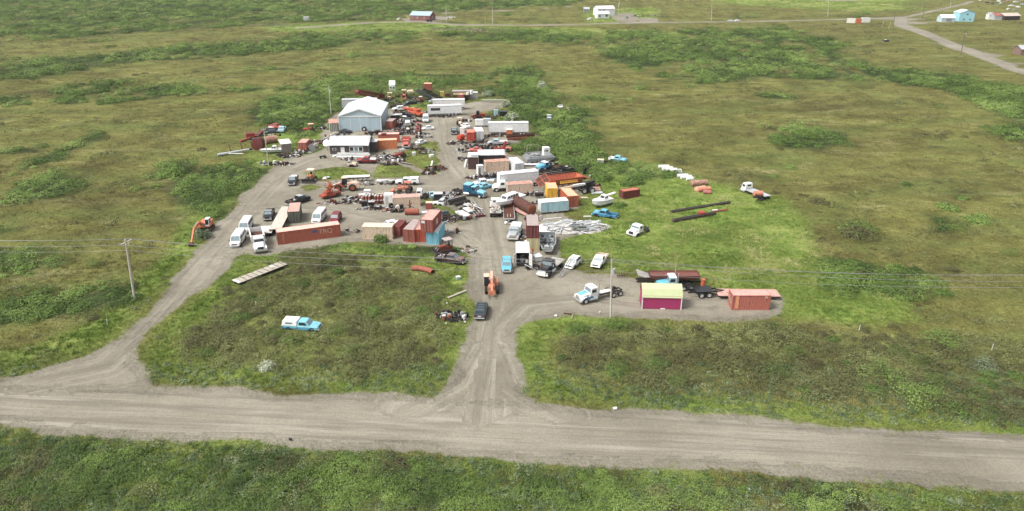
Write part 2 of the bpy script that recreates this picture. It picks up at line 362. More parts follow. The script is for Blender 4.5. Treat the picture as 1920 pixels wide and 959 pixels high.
class NT:
    def __init__(s, m): s.N, s.L = nodes_of(m); s.geo = s.N.new('ShaderNodeNewGeometry')
    def a(s, n): q = s.N.new('ShaderNodeAttribute'); q.attribute_name = n; return q.outputs['Fac']
    def noise(s, scale, detail=4, rough=.6, vec=None, stretch=None):
        q = s.N.new('ShaderNodeTexNoise'); q.inputs['Scale'].default_value = scale; q.inputs['Detail'].default_value = detail; q.inputs['Roughness'].default_value = rough
        v = vec if vec is not None else s.geo.outputs['Position']
        if stretch:
            mp = s.N.new('ShaderNodeMapping'); mp.inputs['Scale'].default_value = stretch; s.L.new(v, mp.inputs[0]); v = mp.outputs[0]
        s.L.new(v, q.inputs['Vector']); return q.outputs['Fac']
    def ramp(s, x, stops):
        q = s.N.new('ShaderNodeValToRGB'); e = q.color_ramp.elements
        while len(e) < len(stops): e.new(.5)
        for k, (p, c) in enumerate(stops):
            e[k].position = p; e[k].color = (*c, 1) if isinstance(c, tuple) else (c, c, c, 1)
        s.L.new(x, q.inputs[0]); return q.outputs[0]
    def mix(s, f, a, b, mode='MIX'):
        q = s.N.new('ShaderNodeMix'); q.data_type = 'RGBA'; q.blend_type = mode
        for i, v in ((0, f), (6, a), (7, b)):
            if isinstance(v, (int, float)): q.inputs[i].default_value = v if i == 0 else (v, v, v, 1)
            elif isinstance(v, tuple): q.inputs[i].default_value = (*v, 1)
            else: s.L.new(v, q.inputs[i])
        return q.outputs[2]
    def math(s, op, a, b=0., clamp=False):
        q = s.N.new('ShaderNodeMath'); q.operation = op; q.use_clamp = clamp
        for i, v in ((0, a), (1, b)):
            if isinstance(v, (int, float)): q.inputs[i].default_value = v
            else: s.L.new(v, q.inputs[i])
        return q.outputs[0]
    def bump(s, h, dist, strength=1):
        q = s.N.new('ShaderNodeBump'); q.inputs['Distance'].default_value = dist; q.inputs['Strength'].default_value = strength
        s.L.new(h, q.inputs['Height']); return q.outputs[0]
    def vec(s, x, y):
        q = s.N.new('ShaderNodeCombineXYZ'); s.L.new(x, q.inputs[0]); s.L.new(y, q.inputs[1]); return q.outputs[0]
def gravel_colour(t):
    big = t.ramp(t.noise(.05, 5, .6), [(.3, (.182,.163,.124)), (.52, (.250,.226,.176)), (.75, (.322,.294,.232))])
    fine = t.ramp(t.noise(2.2, 6, .75), [(.3, .80), (.7, 1.08)])
    c = t.mix(1, big, fine, 'MULTIPLY')
    grit = t.ramp(t.noise(7, 3, .85), [(.32, .72), (.5, 1.0), (.72, 1.2)])
    c = t.mix(1, c, grit, 'MULTIPLY')
    dirt = t.ramp(t.noise(.35, 5, .7), [(.5, 0.), (.68, 1.)])
    c = t.mix(t.ramp(t.noise(.9, 6, .8), [(.60, 0.), (.70, .55)]), c, (.15,.13,.10))
    yardness = t.a('yard')
    f = t.math('MULTIPLY', dirt, t.math('MULTIPLY', yardness, .6))
    c = t.mix(f, c, (.135,.117,.09))
    # wheel tracks: dark damp streaks and pale ridges running along each track
    v = t.vec(t.math('MULTIPLY', t.a('across'), 1.0), t.math('MULTIPLY', t.a('along'), .035))
    st = t.noise(1.25, 4, .6, v)
    dk = t.ramp(t.noise(.62, 4, .62, v), [(.38, 1.), (.50, 0.)]); lt = t.ramp(t.noise(.8, 4, .6, v), [(.54, 0.), (.66, 1.)])
    s2 = t.ramp(t.noise(3.2, 3, .6, v), [(.36, 1.), (.46, 0.)])
    k = t.a('tracks')
    c = t.mix(t.math('MULTIPLY', dk, t.math('MULTIPLY', k, .6)), c, (.135,.120,.095))
    c = t.mix(t.math('MULTIPLY', s2, t.math('MULTIPLY', k, .35)), c, (.145,.128,.10))
    c = t.mix(t.math('MULTIPLY', lt, t.math('MULTIPLY', k, .45)), c, (.36,.335,.28))
    return c, st
def make_ground():
    m = bpy.data.materials.new('tundra_ground'); m.use_nodes = True; t = NT(m); b = t.N['Principled BSDF']
    n1 = t.noise(.028, 6, .62, stretch=(.55, 1, 1)); n2 = t.noise(.22, 6, .7, stretch=(.6, 1, 1)); n3 = t.noise(1.5, 5, .75); n4 = t.noise(5, 4, .75)
    tun = t.ramp(n1, [(.30, (.088,.068,.028)), (.43, (.128,.114,.034)), (.54, (.150,.146,.040)), (.68, (.125,.155,.040))])
    pat = t.ramp(n2, [(.34, (.055,.049,.022)), (.5, (.118,.119,.036)), (.68, (.215,.21,.075))])
    n6 = t.noise(.075, 5, .65, stretch=(.45, 1, 1))
    tun = t.mix(.5, tun, pat)
    tun = t.mix(t.ramp(n6, [(.46, 0.), (.64, .55)]), tun, (.100,.135,.038)); tun = t.mix(t.ramp(t.noise(.11, 5, .7, stretch=(.4, 1, 1)), [(.56, 0.), (.70, .7)]), tun, (.25,.23,.105))
    tun = t.mix(t.ramp(t.noise(.09, 5, .7, stretch=(.5, 1.3, 1)), [(.30, .7), (.42, 0.)]), tun, (.070,.055,.030))
    lus = t.ramp(n2, [(.35, (.085,.135,.026)), (.52, (.150,.205,.045)), (.7, (.24,.26,.08))])
    oli = t.ramp(n2, [(.34, (.050,.052,.022)), (.5, (.100,.108,.036)), (.68, (.165,.185,.058))])
    shr = t.ramp(n2, [(.35, (.026,.036,.015)), (.65, (.058,.078,.026))])
    c = t.mix(t.a('olive'), tun, oli); c = t.mix(t.a('lush'), c, lus); c = t.mix(t.a('shrub'), c, shr)
    mo = t.ramp(t.a('mott'), [(.0, .66), (.5, 1.0), (1., 1.30)])
    c = t.mix(1, c, mo, 'MULTIPLY')
    mm = t.ramp(n3, [(.32, .62), (.5, 1.0), (.7, 1.28)]); c = t.mix(1, c, mm, 'MULTIPLY')
    m4 = t.ramp(n4, [(.32, .55), (.5, .98), (.7, 1.42)]); c = t.mix(1, c, m4, 'MULTIPLY')
    c = t.mix(t.a('mud'), c, (.075,.065,.058))
    g, st = gravel_colour(t)
    edge = t.math('ADD', t.a('gdist'), t.math('MULTIPLY', t.math('SUBTRACT', n3, .5), 2.2))
    k = t.ramp(t.math('MULTIPLY_ADD', edge, 1.0, 0.5) if False else t.math('ADD', t.math('MULTIPLY', edge, 1.2), .5, True), [(.1, 0.), (.8, 1.)])
    c = t.mix(k, c, g)
    t.L.new(c, b.inputs['Base Color']); b.inputs['Roughness'].default_value = .95; b.inputs['Specular IOR Level'].default_value = .1
    h = t.math('ADD', n3, t.math('MULTIPLY', n2, 2.5))
    t.L.new(t.bump(h, .5, .8), b.inputs['Normal'])
    X = axis(-165, 165, .75, (-3500, 3500)); Y = axis(56, 330, .75, (-600, 6000), 1.06)
    gx, gy = np.meshgrid(X, Y); f = plan(gx, gy)
    veg = np.clip(-f['g']/3, 0, 1)
    z = veg*(fbm(gx, gy, 12, 51)*.5+fbm(gx, gy, 3, 52)*.30+.10)
    z = z*np.clip((390-gy)/60, 0, 1)
    att = dict(gdist=f['g'], lush=f['lush'], olive=f['olive'], shrub=f['shrub'], mud=f['mud'], mott=np.clip(f['mott']*1.6+.5, 0, 1), **lanes(gx, gy))
    o = grid_mesh('ground', X, Y, z, m, att); o['kind'] = 'structure'
    return o
CENTRES = [PP([(-700,728),(0,765),(560,790),(1000,812),(1500,838),(2500,890)]),
           PP([(60,716),(200,690),(270,630),(400,480),(470,395),(530,330),(600,300),(700,292)]),
           PP([(900,800),(905,740),(915,680),(925,600),(930,540),(920,480),(910,430),(900,380),(880,340),(850,300),(835,260),(830,225),(880,205)]),
           PP([(925,620),(980,570),(1080,560),(1200,575),(1400,575)]),
           PP([(470,395),(560,390),(640,395),(760,420),(870,440),(920,480)]),
           PP([(560,350),(640,345),(740,345),(840,345),(900,340)]),
           PP([(760,770),(860,720),(900,650)]), PP([(1060,780),(960,720),(935,650)])]
def lanes(x, y):
    best = np.full(x.shape, 1e9); ac = np.zeros(x.shape); al = np.zeros(x.shape)
    for c in CENTRES:
        s, a = pdist(x, y, c); m = np.abs(s) < best
        best = np.where(m, np.abs(s), best); ac = np.where(m, s, ac); al = np.where(m, a, al)
    rd = np.clip(sdist(x, y, ROAD)/2+.5, 0, 1)
    return dict(across=ac, along=al, tracks=np.clip(np.maximum(1.25-best/4.2, rd*.95), .10, 1)*np.where(best > 6, .6, 1), yard=(1-rd)*np.clip(1.3-best/9*0-.3*0, 0, 1))
make_ground()
gm = bpy.data.materials.new('gravel'); gm.use_nodes = True; _t = NT(gm); _c, _st = gravel_colour(_t)
_b = _t.N['Principled BSDF']; _t.L.new(_c, _b.inputs['Base Color']); _b.inputs['Roughness'].default_value = .95; _b.inputs['Specular IOR Level'].default_value = .15
_t.L.new(_t.bump(_t.math('ADD', _t.noise(3, 5, .75), _t.math('MULTIPLY', _st, 1.5)), .12, .7), _b.inputs['Normal'])
def sheet(name, poly, z, step, extra=None):
    lo = poly.min(0); hi = poly.max(0); lo = np.maximum(lo, (-330, 50)); hi = np.minimum(hi, (460, 900))
    X = np.arange(lo[0]-2, hi[0]+2, step); Y = np.arange(lo[1]-2, hi[1]+2, step); gx, gy = np.meshgrid(X, Y)
    f = sdist(gx, gy, poly)+(fbm(gx, gy, 5, 3)*3.2+fbm(gx, gy, 1.3, 4, 3)*1.1)*.5+edge_noise(gx, gy)
    if extra is not None: f = extra(gx, gy, f)
    k = (f > 1.4).ravel()
    if not k.any(): return None
    o = grid_mesh(name, X, Y, np.full(gx.shape, z), gm, lanes(gx, gy), keep=k); o['kind'] = 'structure'; return o
def _yard(x, y, f):
    for i in ISLANDS: f = np.minimum(f, -sdist(x, y, i)+fbm(x, y, 1.3, 4, 3))
    return f
sheet('road', ROAD, .024, .5)
sheet('gravel_track', TRACK, .016, .5, lambda x, y, f: np.minimum(f, -sdist(x, y, ROAD)+1.9))
sheet('gravel_yard', YARD, .020, .5, lambda x, y, f: np.minimum(_yard(x, y, f), -sdist(x, y, ROAD)+1.9))
_big = np.array([(-150,250),(450,250),(450,900),(-150,900)])
_fr = sheet('far_road', _big, .03, 1.6, lambda x, y, f: far_road(x, y)+.6)
# ---------------------------------------------------------------- builders for the kinds of thing in the yard
CACHE = {}
def wheel(parent, x, y, r=.38, w=.26, rim=None, name='wheel', flat=False):
    rim = rim or RIMD; key = (round(r, 3), round(w, 3), rim.name)
    if key not in CACHE:
        t = MB().lathe((0,-w/2,0), (0,w/2,0), [(0,r*.62),(0,r*.86),(.14,r),(.86,r),(1,r*.86),(1,r*.62)], RUBBER, 18, False)
        q = MB().lathe((0,-w*.42,0), (0,w*.42,0), [(0,r*.63),(.1,r*.60),(.22,r*.30),(.78,r*.30),(.9,r*.60),(1,r*.63)], rim, 12, True)
        CACHE[key] = (t.mesh('wheel'), q.mesh('rim'))
    t, q = CACHE[key]
    o = O(name, t, parent, (x, y, r)); O('rim', q, o); return o
def ring8(x, hw, z0, z1, b=.1, bb=.05):
    return [(x,-hw+bb,z0),(x,hw-bb,z0),(x,hw,z0+bb),(x,hw,z1-b),(x,hw-b,z1),(x,-hw+b,z1),(x,-hw,z1-b),(x,-hw,z0+bb)]
def frust(x0, x1, hw, z0, tx0, tx1, thw, z1):
    """side, front and back faces and the roof of a cab that narrows upwards"""
    b = [(x0,-hw,z0),(x1,-hw,z0),(x1,hw,z0),(x0,hw,z0)]; t = [(tx0,-thw,z1),(tx1,-thw,z1),(tx1,thw,z1),(tx0,thw,z1)]
    return dict(right=[b[0],b[1],t[1],t[0]], left=[b[2],b[3],t[3],t[2]], front=[b[1],b[2],t[2],t[1]], back=[b[3],b[0],t[0],t[3]], top=[t[0],t[1],t[2],t[3]], b=b, t=t)
def cabin(parent, fr, m, name='cab', roof=None, wins=((.12,.9),), glass=None, back=True, vs=(.12,.86), bare=False):
    mb = MB().add(fr['b']+fr['t'], [(3,2,1,0),(0,1,5,4),(1,2,6,5),(2,3,7,6),(3,0,4,7)], m)
    mb.add(fr['t'], [(0,1,2,3)], roof or m)
    o = mb.build(name, m, parent)
    glass = glass or GLASS
    MB().quad(sub(fr['front'], .07, .93, vs[0], vs[1]), .015, GLASSB if glass is GLASS else glass).build('windshield', None, o)
    if back: MB().quad(sub(fr['back'], .12, .88, .25, .85), .015, glass).build('rear_window', None, o)
    for a, e in wins:
        MB().quad(sub(fr['right'], a, e, vs[0]+.08, vs[1]), .015, glass).build('side_window', None, o)
        MB().quad(sub(fr['left'], 1-e, 1-a, vs[0]+.08, vs[1]), .015, glass).build('side_window', None, o)
    return o
def detail(mb, xs, hw, r, z, seams, z0=.46, z1=1.02):
    """dark wheel arches, sill and door seams on a vehicle's flanks"""
    for s in (-1, 1):
        for x in xs: mb.cyl((x, s*(hw-.03), z), (x, s*(hw+.008), z), r, BLACK, 16)
        for x in seams: mb.box((x, s*(hw+.002), (z0+z1)/2), (.035, .02, z1-z0), DARK)
        mb.box(((min(xs)+max(xs))/2, s*(hw+.002), z0-.02), (max(xs)-min(xs)-2*r, .03, .12), DARK)
def face_bits(t, xf, hw, z, m=None, grille=True, xr=None, zr=None, bum=CHROME):
    """headlights, grille, bumpers and tail lamps"""
    for s in (-1, 1): MB().box((xf+.02, s*(hw-.24), z), (.06, .30, .17), LAMP).build('headlight', None, t)
    if grille: MB().box((xf+.015, 0, z), (.05, hw*1.05, .20), m or BLACK).build('grille', None, t)
    if bum is not None: MB().box((xf+.10, 0, z-.27), (.18, hw*2.02, .18), bum, bev=.05).build('front_bumper', None, t)
    if xr is not None:
        if bum is not None: MB().box((xr-.09, 0, z-.25), (.16, hw*1.95, .15), bum, bev=.04).build('rear_bumper', None, t)
        for s in (-1, 1): MB().box((xr-.02, s*(hw-.10), zr or z), (.05, .14, .30), LAMPR).build('tail_light', None, t)
def pickup(label, a, b, m, roof=None, canopy=None, bedload=None, L=5.4, bed=True, crew=False, group=None, wheels=True, hood=None, z=0, side2=None, sunk=0, cat='pickup truck', name='pickup_truck', door=None, lamps=True):
    """a: pixel under the tail, b: pixel under the nose"""
    c, rz, _ = span(a, b, z); t = T(name, label, cat, (c[0], c[1], z-sunk), rz, group, foot=(L, 2.0))
    hw = .97; xf, xr = L/2, -L/2; cx1 = xf-1.45; cx0 = cx1-(2.5 if crew else 1.75)
    mb = MB().loft([ring8(cx0, hw, .42, 1.10, .08), ring8(cx1-.1, hw, .42, 1.12, .10), ring8(cx1+.5, hw, .42, 1.13, .14), ring8(xf-.15, hw*.96, .46, 1.04, .14), ring8(xf, hw*.90, .50, .96, .10)], m)
    detail(mb, [xf-.95], hw, .47, .44, [cx0+.08, cx1-.05]+([(cx0+cx1)/2] if crew else []))
    body = mb.build('body', m, t)
    if hood: MB().box(((cx1+xf)/2, 0, 1.135), (xf-cx1-.3, hw*1.5, .025), hood).build('hood', None, t)
    fr = frust(cx0+.02, cx1+.25, hw*.95, 1.10, cx0+.16, cx1-.38, hw*.78, 1.72)
    cabin(t, fr, m, roof=roof, wins=((.10,.44),(.50,.86)) if crew else ((.14,.84),))
    if bed:
        bm_ = side2 or m; mb = MB(); xm = (xr+cx0)/2; bl = cx0-xr
        mb.box((xm, 0, .62), (bl-.02, hw*1.96, .12), bm_)
        for s in (-1, 1): mb.box((xm, s*(hw-.05), .86), (bl-.02, .10, .50), bm_, bev=.03)
        mb.box((xr+.05, 0, .86), (.10, hw*1.9, .50), bm_, bev=.03).box((cx0-.06, 0, .86), (.08, hw*1.8, .50), bm_)
        for s in (-1, 1): mb.cyl((xr+1.05, s*(hw-.02), .44), (xr+1.05, s*(hw+.010), .44), .47, BLACK, 16)
        mb.build('bed', None, t)
    if canopy:
        fr = frust(xr+.02, cx0-.02, hw, 1.11, xr+.16, cx0-.02, hw*.86, 1.80)
        o = MB().add(fr['b']+fr['t'], [(3,2,1,0),(4,5,6,7),(0,1,5,4),(1,2,6,5),(2,3,7,6),(3,0,4,7)], canopy).build('canopy', None, t)
        for k, (u0, u1) in (('right', (.22,.72)), ('left', (.28,.78))): MB().quad(sub(fr[k], u0, u1, .38, .72), .015, GLASSB).build('canopy_window', None, o)
        MB().quad(sub(fr['back'], .12, .88, .3, .85), .015, GLASS).build('rear_window', None, o)
    if door:
        for s in (-1, 1): MB().box(((cx0+cx1)/2+.05, s*(hw+.006), .80), (1.1, .02, .62), door).build('door', None, t)
    if bedload == 'tyre':
        k = MB().lathe((0,0,0), (0,0,.22), [(0,.2),(0,.34),(1,.34),(1,.2)], RUBBER, 16, False).build('spare_tyre', None, t); k.location = ((xr+cx0)/2+.3, .1, .72); k.rotation_euler = (.5, .3, 0)
    if bedload == 'junk':
        mb = MB()
        for i in range(9): mb.box((random.uniform(xr+.4, cx0-.3), random.uniform(-.6,.6), random.uniform(.8,1.1)), (random.uniform(.2,.7), random.uniform(.1,.5), random.uniform(.1,.3)), random.choice([DARK, GREY, WHITE2, RUST, ALU]), rz=random.uniform(0,3), bev=.02)
        mb.build('cargo', None, t)
    if bedload == 'white': MB().box(((xr+cx0)/2, 0, 1.02), (cx0-xr-.3, 1.5, .5), WHITE2, bev=.1).build('cargo', None, t)
    if lamps: face_bits(t, xf, hw*.93, .80, xr=xr, zr=.88)
    if wheels:
        for x in (xf-.95, xr+1.05):
            for s in (-1, 1): wheel(t, x, s*(hw-.12), .38, .25)
    else: MB().box((0,0,.30),(L*.8,1.2,.25),DARK).build('frame', None, t)
    return t
def van(label, a, b, m, L=5.7, group=None, name='van', cat='van', z=0):
    c, rz, _ = span(a, b, z); t = T(name, label, cat, (c[0], c[1], z), rz, group, foot=(L, 2.1))
    hw = 1.0; xf, xr = L/2, -L/2
    mb = MB().loft([ring8(xr, hw*.96, .45, 1.15, .05), ring8(xr+.2, hw, .42, 1.18, .05), ring8(xf-1.0, hw, .42, 1.18, .05), ring8(xf-.2, hw*.94, .45, 1.02, .14), ring8(xf, hw*.88, .5, .92, .1)], m)
    detail(mb, [xf-.95, xr+1.2], hw, .46, .42, [xf-1.6, xf-2.7, xf-3.8]); mb.build('body', m, t)
    fr = frust(xr+.02, xf-.75, hw*.985, 1.16, xr+.12, xf-1.45, hw*.85, 2.08)
    o = MB().add(fr['b']+fr['t'], [(0,1,5,4),(1,2,6,5),(2,3,7,6),(3,0,4,7)], m)
    o.loft([[(x, y*k, zz) for (x, y, zz) in fr['t']] if False else [(p[0]*(.99), p[1]*k, 2.08+dz) for p in fr['t']] for k, dz in ((1,0),(.93,.05),(.6,.075))], m)
    o = o.build('cabin', m, t)
    MB().quad(sub(fr['front'], .06, .94, .06, .9), .015, GLASSB).build('windshield', None, o)
    for u0, u1 in ((.06,.28),(.33,.54),(.59,.78),(.82,.97)):
        MB().quad(sub(fr['right'], u0, u1, .25, .80), .015, GLASS).build('side_window', None, o)
        MB().quad(sub(fr['left'], 1-u1, 1-u0, .25, .80), .015, GLASS).build('side_window', None, o)
    MB().quad(sub(fr['back'], .1, .9, .3, .8), .015, GLASS).build('rear_window', None, o)
    face_bits(t, xf, hw*.92, .78, xr=xr, zr=1.05)
    for s in (-1, 1): MB().box((xf-1.0, s*(hw+.14), 1.28), (.08, .2, .22), BLACK, bev=.03).build('side_mirror', None, t)
    for x in (xf-.95, xr+1.2):
        for s in (-1, 1): wheel(t, x, s*(hw-.12), .37, .24, RIMW)
    return t
def suv(label, a, b, m, L=4.8, roof=None, rack=True, name='suv', cat='suv', z=0, tail_white=False, group=None, glass=None, sunk=0, wrecked=False, hoodm=None):
    c, rz, _ = span(a, b, z); t = T(name, label, cat, (c[0], c[1], z-sunk), rz, group, foot=(L, 2.0))
    hw = .92; xf, xr = L/2, -L/2
    mb = MB().loft([ring8(xr, hw*.93, .45, 1.02, .06), ring8(xr+.15, hw, .40, 1.06, .05), ring8(xf-1.3, hw, .40, 1.06, .06), ring8(xf-.3, hw*.95, .43, .98, .14), ring8(xf, hw*.88, .48, .88, .1)], m)
    detail(mb, [xf-.85, xr+.9], hw, .44, .40, [xf-1.5, xf-2.5], .44, .98); mb.build('body', m, t)
    if hoodm: MB().box((xf-.75, 0, 1.035), (1.0, hw*1.5, .04), hoodm, bev=.01).build('hood', None, t)
    fr = frust(xr+.05, xf-1.05, hw*.95, 1.05, xr+.28, xf-1.75, hw*.78, 1.68)
    o = cabin(t, fr, m, roof=roof, wins=((.06,.30),(.34,.60),(.64,.88)), glass=glass)
    if rack:
        mb = MB()
        for s in (-1, 1): mb.box((-.5, s*hw*.66, 1.74), (2.1, .04, .05), BLACK)
        for x in (-1.3, -.5, .3): mb.box((x, 0, 1.74), (.05, hw*1.3, .04), BLACK)
        mb.build('roof_rack', None, t)
    face_bits(t, xf, hw*.92, .74, xr=xr, zr=.9)
    if tail_white: MB().box((xr-.03, 0, .80), (.03, .5, .16), WHITE).build('number_plate', None, t)
    if not wrecked:
        for x in (xf-.85, xr+.9):
            for s in (-1, 1): wheel(t, x, s*(hw-.12), .36, .24, RIMD)
    return t
def truck(label, a, b, m, L=8., body='flat', bm=None, cabm=None, hoodm=None, sleeper=0, stack=False, tandem=True, name='truck', cat='truck', z=0, rims=None, hw=1.22, group=None, roof=None, chassis=None, deckm=None, cabz=0, tanks=True, load=None, skip_wheels=False, sunk=0, cabover=False, fit=False, hoodl=1.75, mirror=True):
    c, rz, LL = span(a, b, z)
    if fit: L = LL
    t = T(name, label, cat, (c[0], c[1], z-sunk), rz, group, foot=(L, 2.4)); rims = rims or RIMD; ch = chassis or DARK
    xf, xr = L/2, -L/2; hl = .25 if cabover else hoodl; c1 = xf-hl; c0 = c1-1.55
    if not cabover:
        mb = MB().loft([ring8(c1-.1, .86, .95, 1.75, .16), ring8(c1+hl*.55, .80, .92, 1.62, .2), ring8(xf-.12, .74, .85, 1.45, .2), ring8(xf, .68, .88, 1.36, .15)], hoodm or m)
        mb.build('hood', None, t)
        mb = MB()
        for s in (-1, 1): mb.loft([[(x, s*y, zz) for (x, y, zz) in [(x0,.62,z0),(x0,1.18,z0),(x0,1.18,z1),(x0,.62,z1+.08)]] for x0, z0, z1 in ((xf-1.55,.62,.75),(xf-1.2,1.05,1.18),(xf-.6,1.05,1.18),(xf-.12,.6,1.05),(xf,.55,.85))], cabm or m)
        mb.build('fender', None, t)
    fr = frust(c0, c1+.12, 1.05, .95, c0+.06, c1-.28, .96, 2.50+cabz)
    fr2 = dict(fr)
    mb = MB().add(fr['b']+fr['t'], [(3,2,1,0),(0,1,5,4),(1,2,6,5),(2,3,7,6),(3,0,4,7)], cabm or m)
    q = [Vector(v) for v in fr['t']]; ce = sum(q, Vector())/4
    mb.loft([q, [v*1+(ce-v)*.10+Vector((0,0,.10)) for v in q]], roof or cabm or m)
    o = mb.build('cab', None, t)
    MB().quad(sub(fr['front'], .06, .94, .52, .90), .02, GLASSB if cat != 'dump truck' else GLASS).build('windshield', None, o)
    MB().quad(sub(fr['right'], .25, .86, .52, .86), .02, GLASS).build('side_window', None, o); MB().quad(sub(fr['left'], .14, .75, .52, .86), .02, GLASS).build('side_window', None, o)
    MB().quad(sub(fr['back'], .25, .75, .6, .85), .02, GLASS).build('rear_window', None, o)
    if mirror:
        for s in (-1, 1): MB().box((c1-.05, s*1.28, 1.9), (.07, .20, .42), CHROME).build('side_mirror', None, t)
    MB().box((xf+.08, 0, .62), (.22, 2.3, .34), CHROME, bev=.08).build('front_bumper', None, t)
    MB().box((xf+.03 if not cabover else xf-.20, 0, 1.15), (.06, 1.0, .48), CHROME if hoodm else DARK).build('grille', None, t)
    for s in (-1, 1): MB().box((xf+.05 if not cabover else xf-.18, s*.88, .98), (.08, .30, .22), LAMP, bev=.02).build('headlight', None, t)
    back = c0
    if sleeper:
        MB().box((c0-sleeper/2, 0, 1.85+cabz/2), (sleeper, 2.2, 1.9+cabz), cabm or m, bev=.15).build('sleeper', None, t); back = c0-sleeper
    mb = MB()
    for s in (-1, 1): mb.box(((c1+xr)/2, s*.42, .80), (c1-xr, .10, .26), ch)
    for x in np.linspace(xr+.1, back-.2, 5): mb.box((x, 0, .80), (.12, .84, .16), ch)
    mb.build('chassis', None, t)
    if tanks:
        for s in (-1, 1): MB().cyl((back+.2, s*.98, .72), (back+1.55, s*.98, .72), .30, ALU, 14).build('fuel_tank', None, t)
    if stack:
        for s in (-1, 1): MB().cyl((back-.12, s*1.0, .9), (back-.12, s*1.0, 3.35), .075, CHROME, 10).build('exhaust_stack', None, t)
    if body in ('flat', 'bare'):
        if body == 'flat':
            MB().box(((back+xr)/2-.1, 0, 1.14), (back-xr-.25, hw*2, .16), deckm or bm or WOOD).build('deck', None, t)
        elif deckm: MB().box(((back+xr)/2+.7, 0, .98), ((back-xr)*.5, .95, .06), deckm).build('deck', None, t)
    if body == 'dump':
        bl = back-xr-.3; xm = xr+bl/2; zb = 1.15; mb = MB(); d = bm or m
        mb.box((xm, 0, zb), (bl, hw*2, .12), RUSTD).box((xm+bl/2, 0, zb+.62), (.10, hw*2, 1.24), d).box((xm-bl/2, 0, zb+.5), (.10, hw*2, 1.0), d)
        for s in (-1, 1):
            mb.box((xm, s*hw, zb+.52), (bl, .10, 1.04), d)
            for x in np.linspace(xm-bl/2+.3, xm+bl/2-.3, 5): mb.box((x, s*(hw+.06), zb+.5), (.12, .09, 1.0), d)
            mb.box((xm, s*hw, zb+1.08), (bl, .18, .10), d)
        mb.box((xm+bl/2-.02, 0, zb+1.28), (.25, hw*2, .10), d)
        mb.build('dump_bed', None, t)
    if body == 'box':
        bl = back-xr-.15; MB().box((xr+bl/2, 0, 2.2), (bl, 2.44, 2.2), bm or WHITE, bev=.05).build('box_body', None, t)
    if load == 'boards':
        mb = MB()
        for i in range(16): mb.box((random.uniform(xr+.5, back-1), random.uniform(-.9,.9), random.uniform(1.25,1.5)), (random.uniform(.6,2.2), random.uniform(.1,.5), random.uniform(.05,.22)), random.choice([WOOD, GREY, LGREY, CREAM, DARK]), rz=random.uniform(-.4,.4)+random.choice([0,1.57]))
        mb.build('cargo', None, t)
    if load == 'white': MB().box(((back+xr)/2-.1, 0, 1.5), (back-xr-.6, hw*1.7, .55), WHITE, bev=.15).build('cargo', None, t)
    if not skip_wheels:
        for s in (-1, 1): wheel(t, xf-.95, s*1.0, .50, .30, rims)
        xs = [xr+.75, xr+2.05] if tandem else [xr+1.2]
        for x in xs:
            for s in (-1, 1): wheel(t, x, s*.92, .50, .52, rims)
    return t
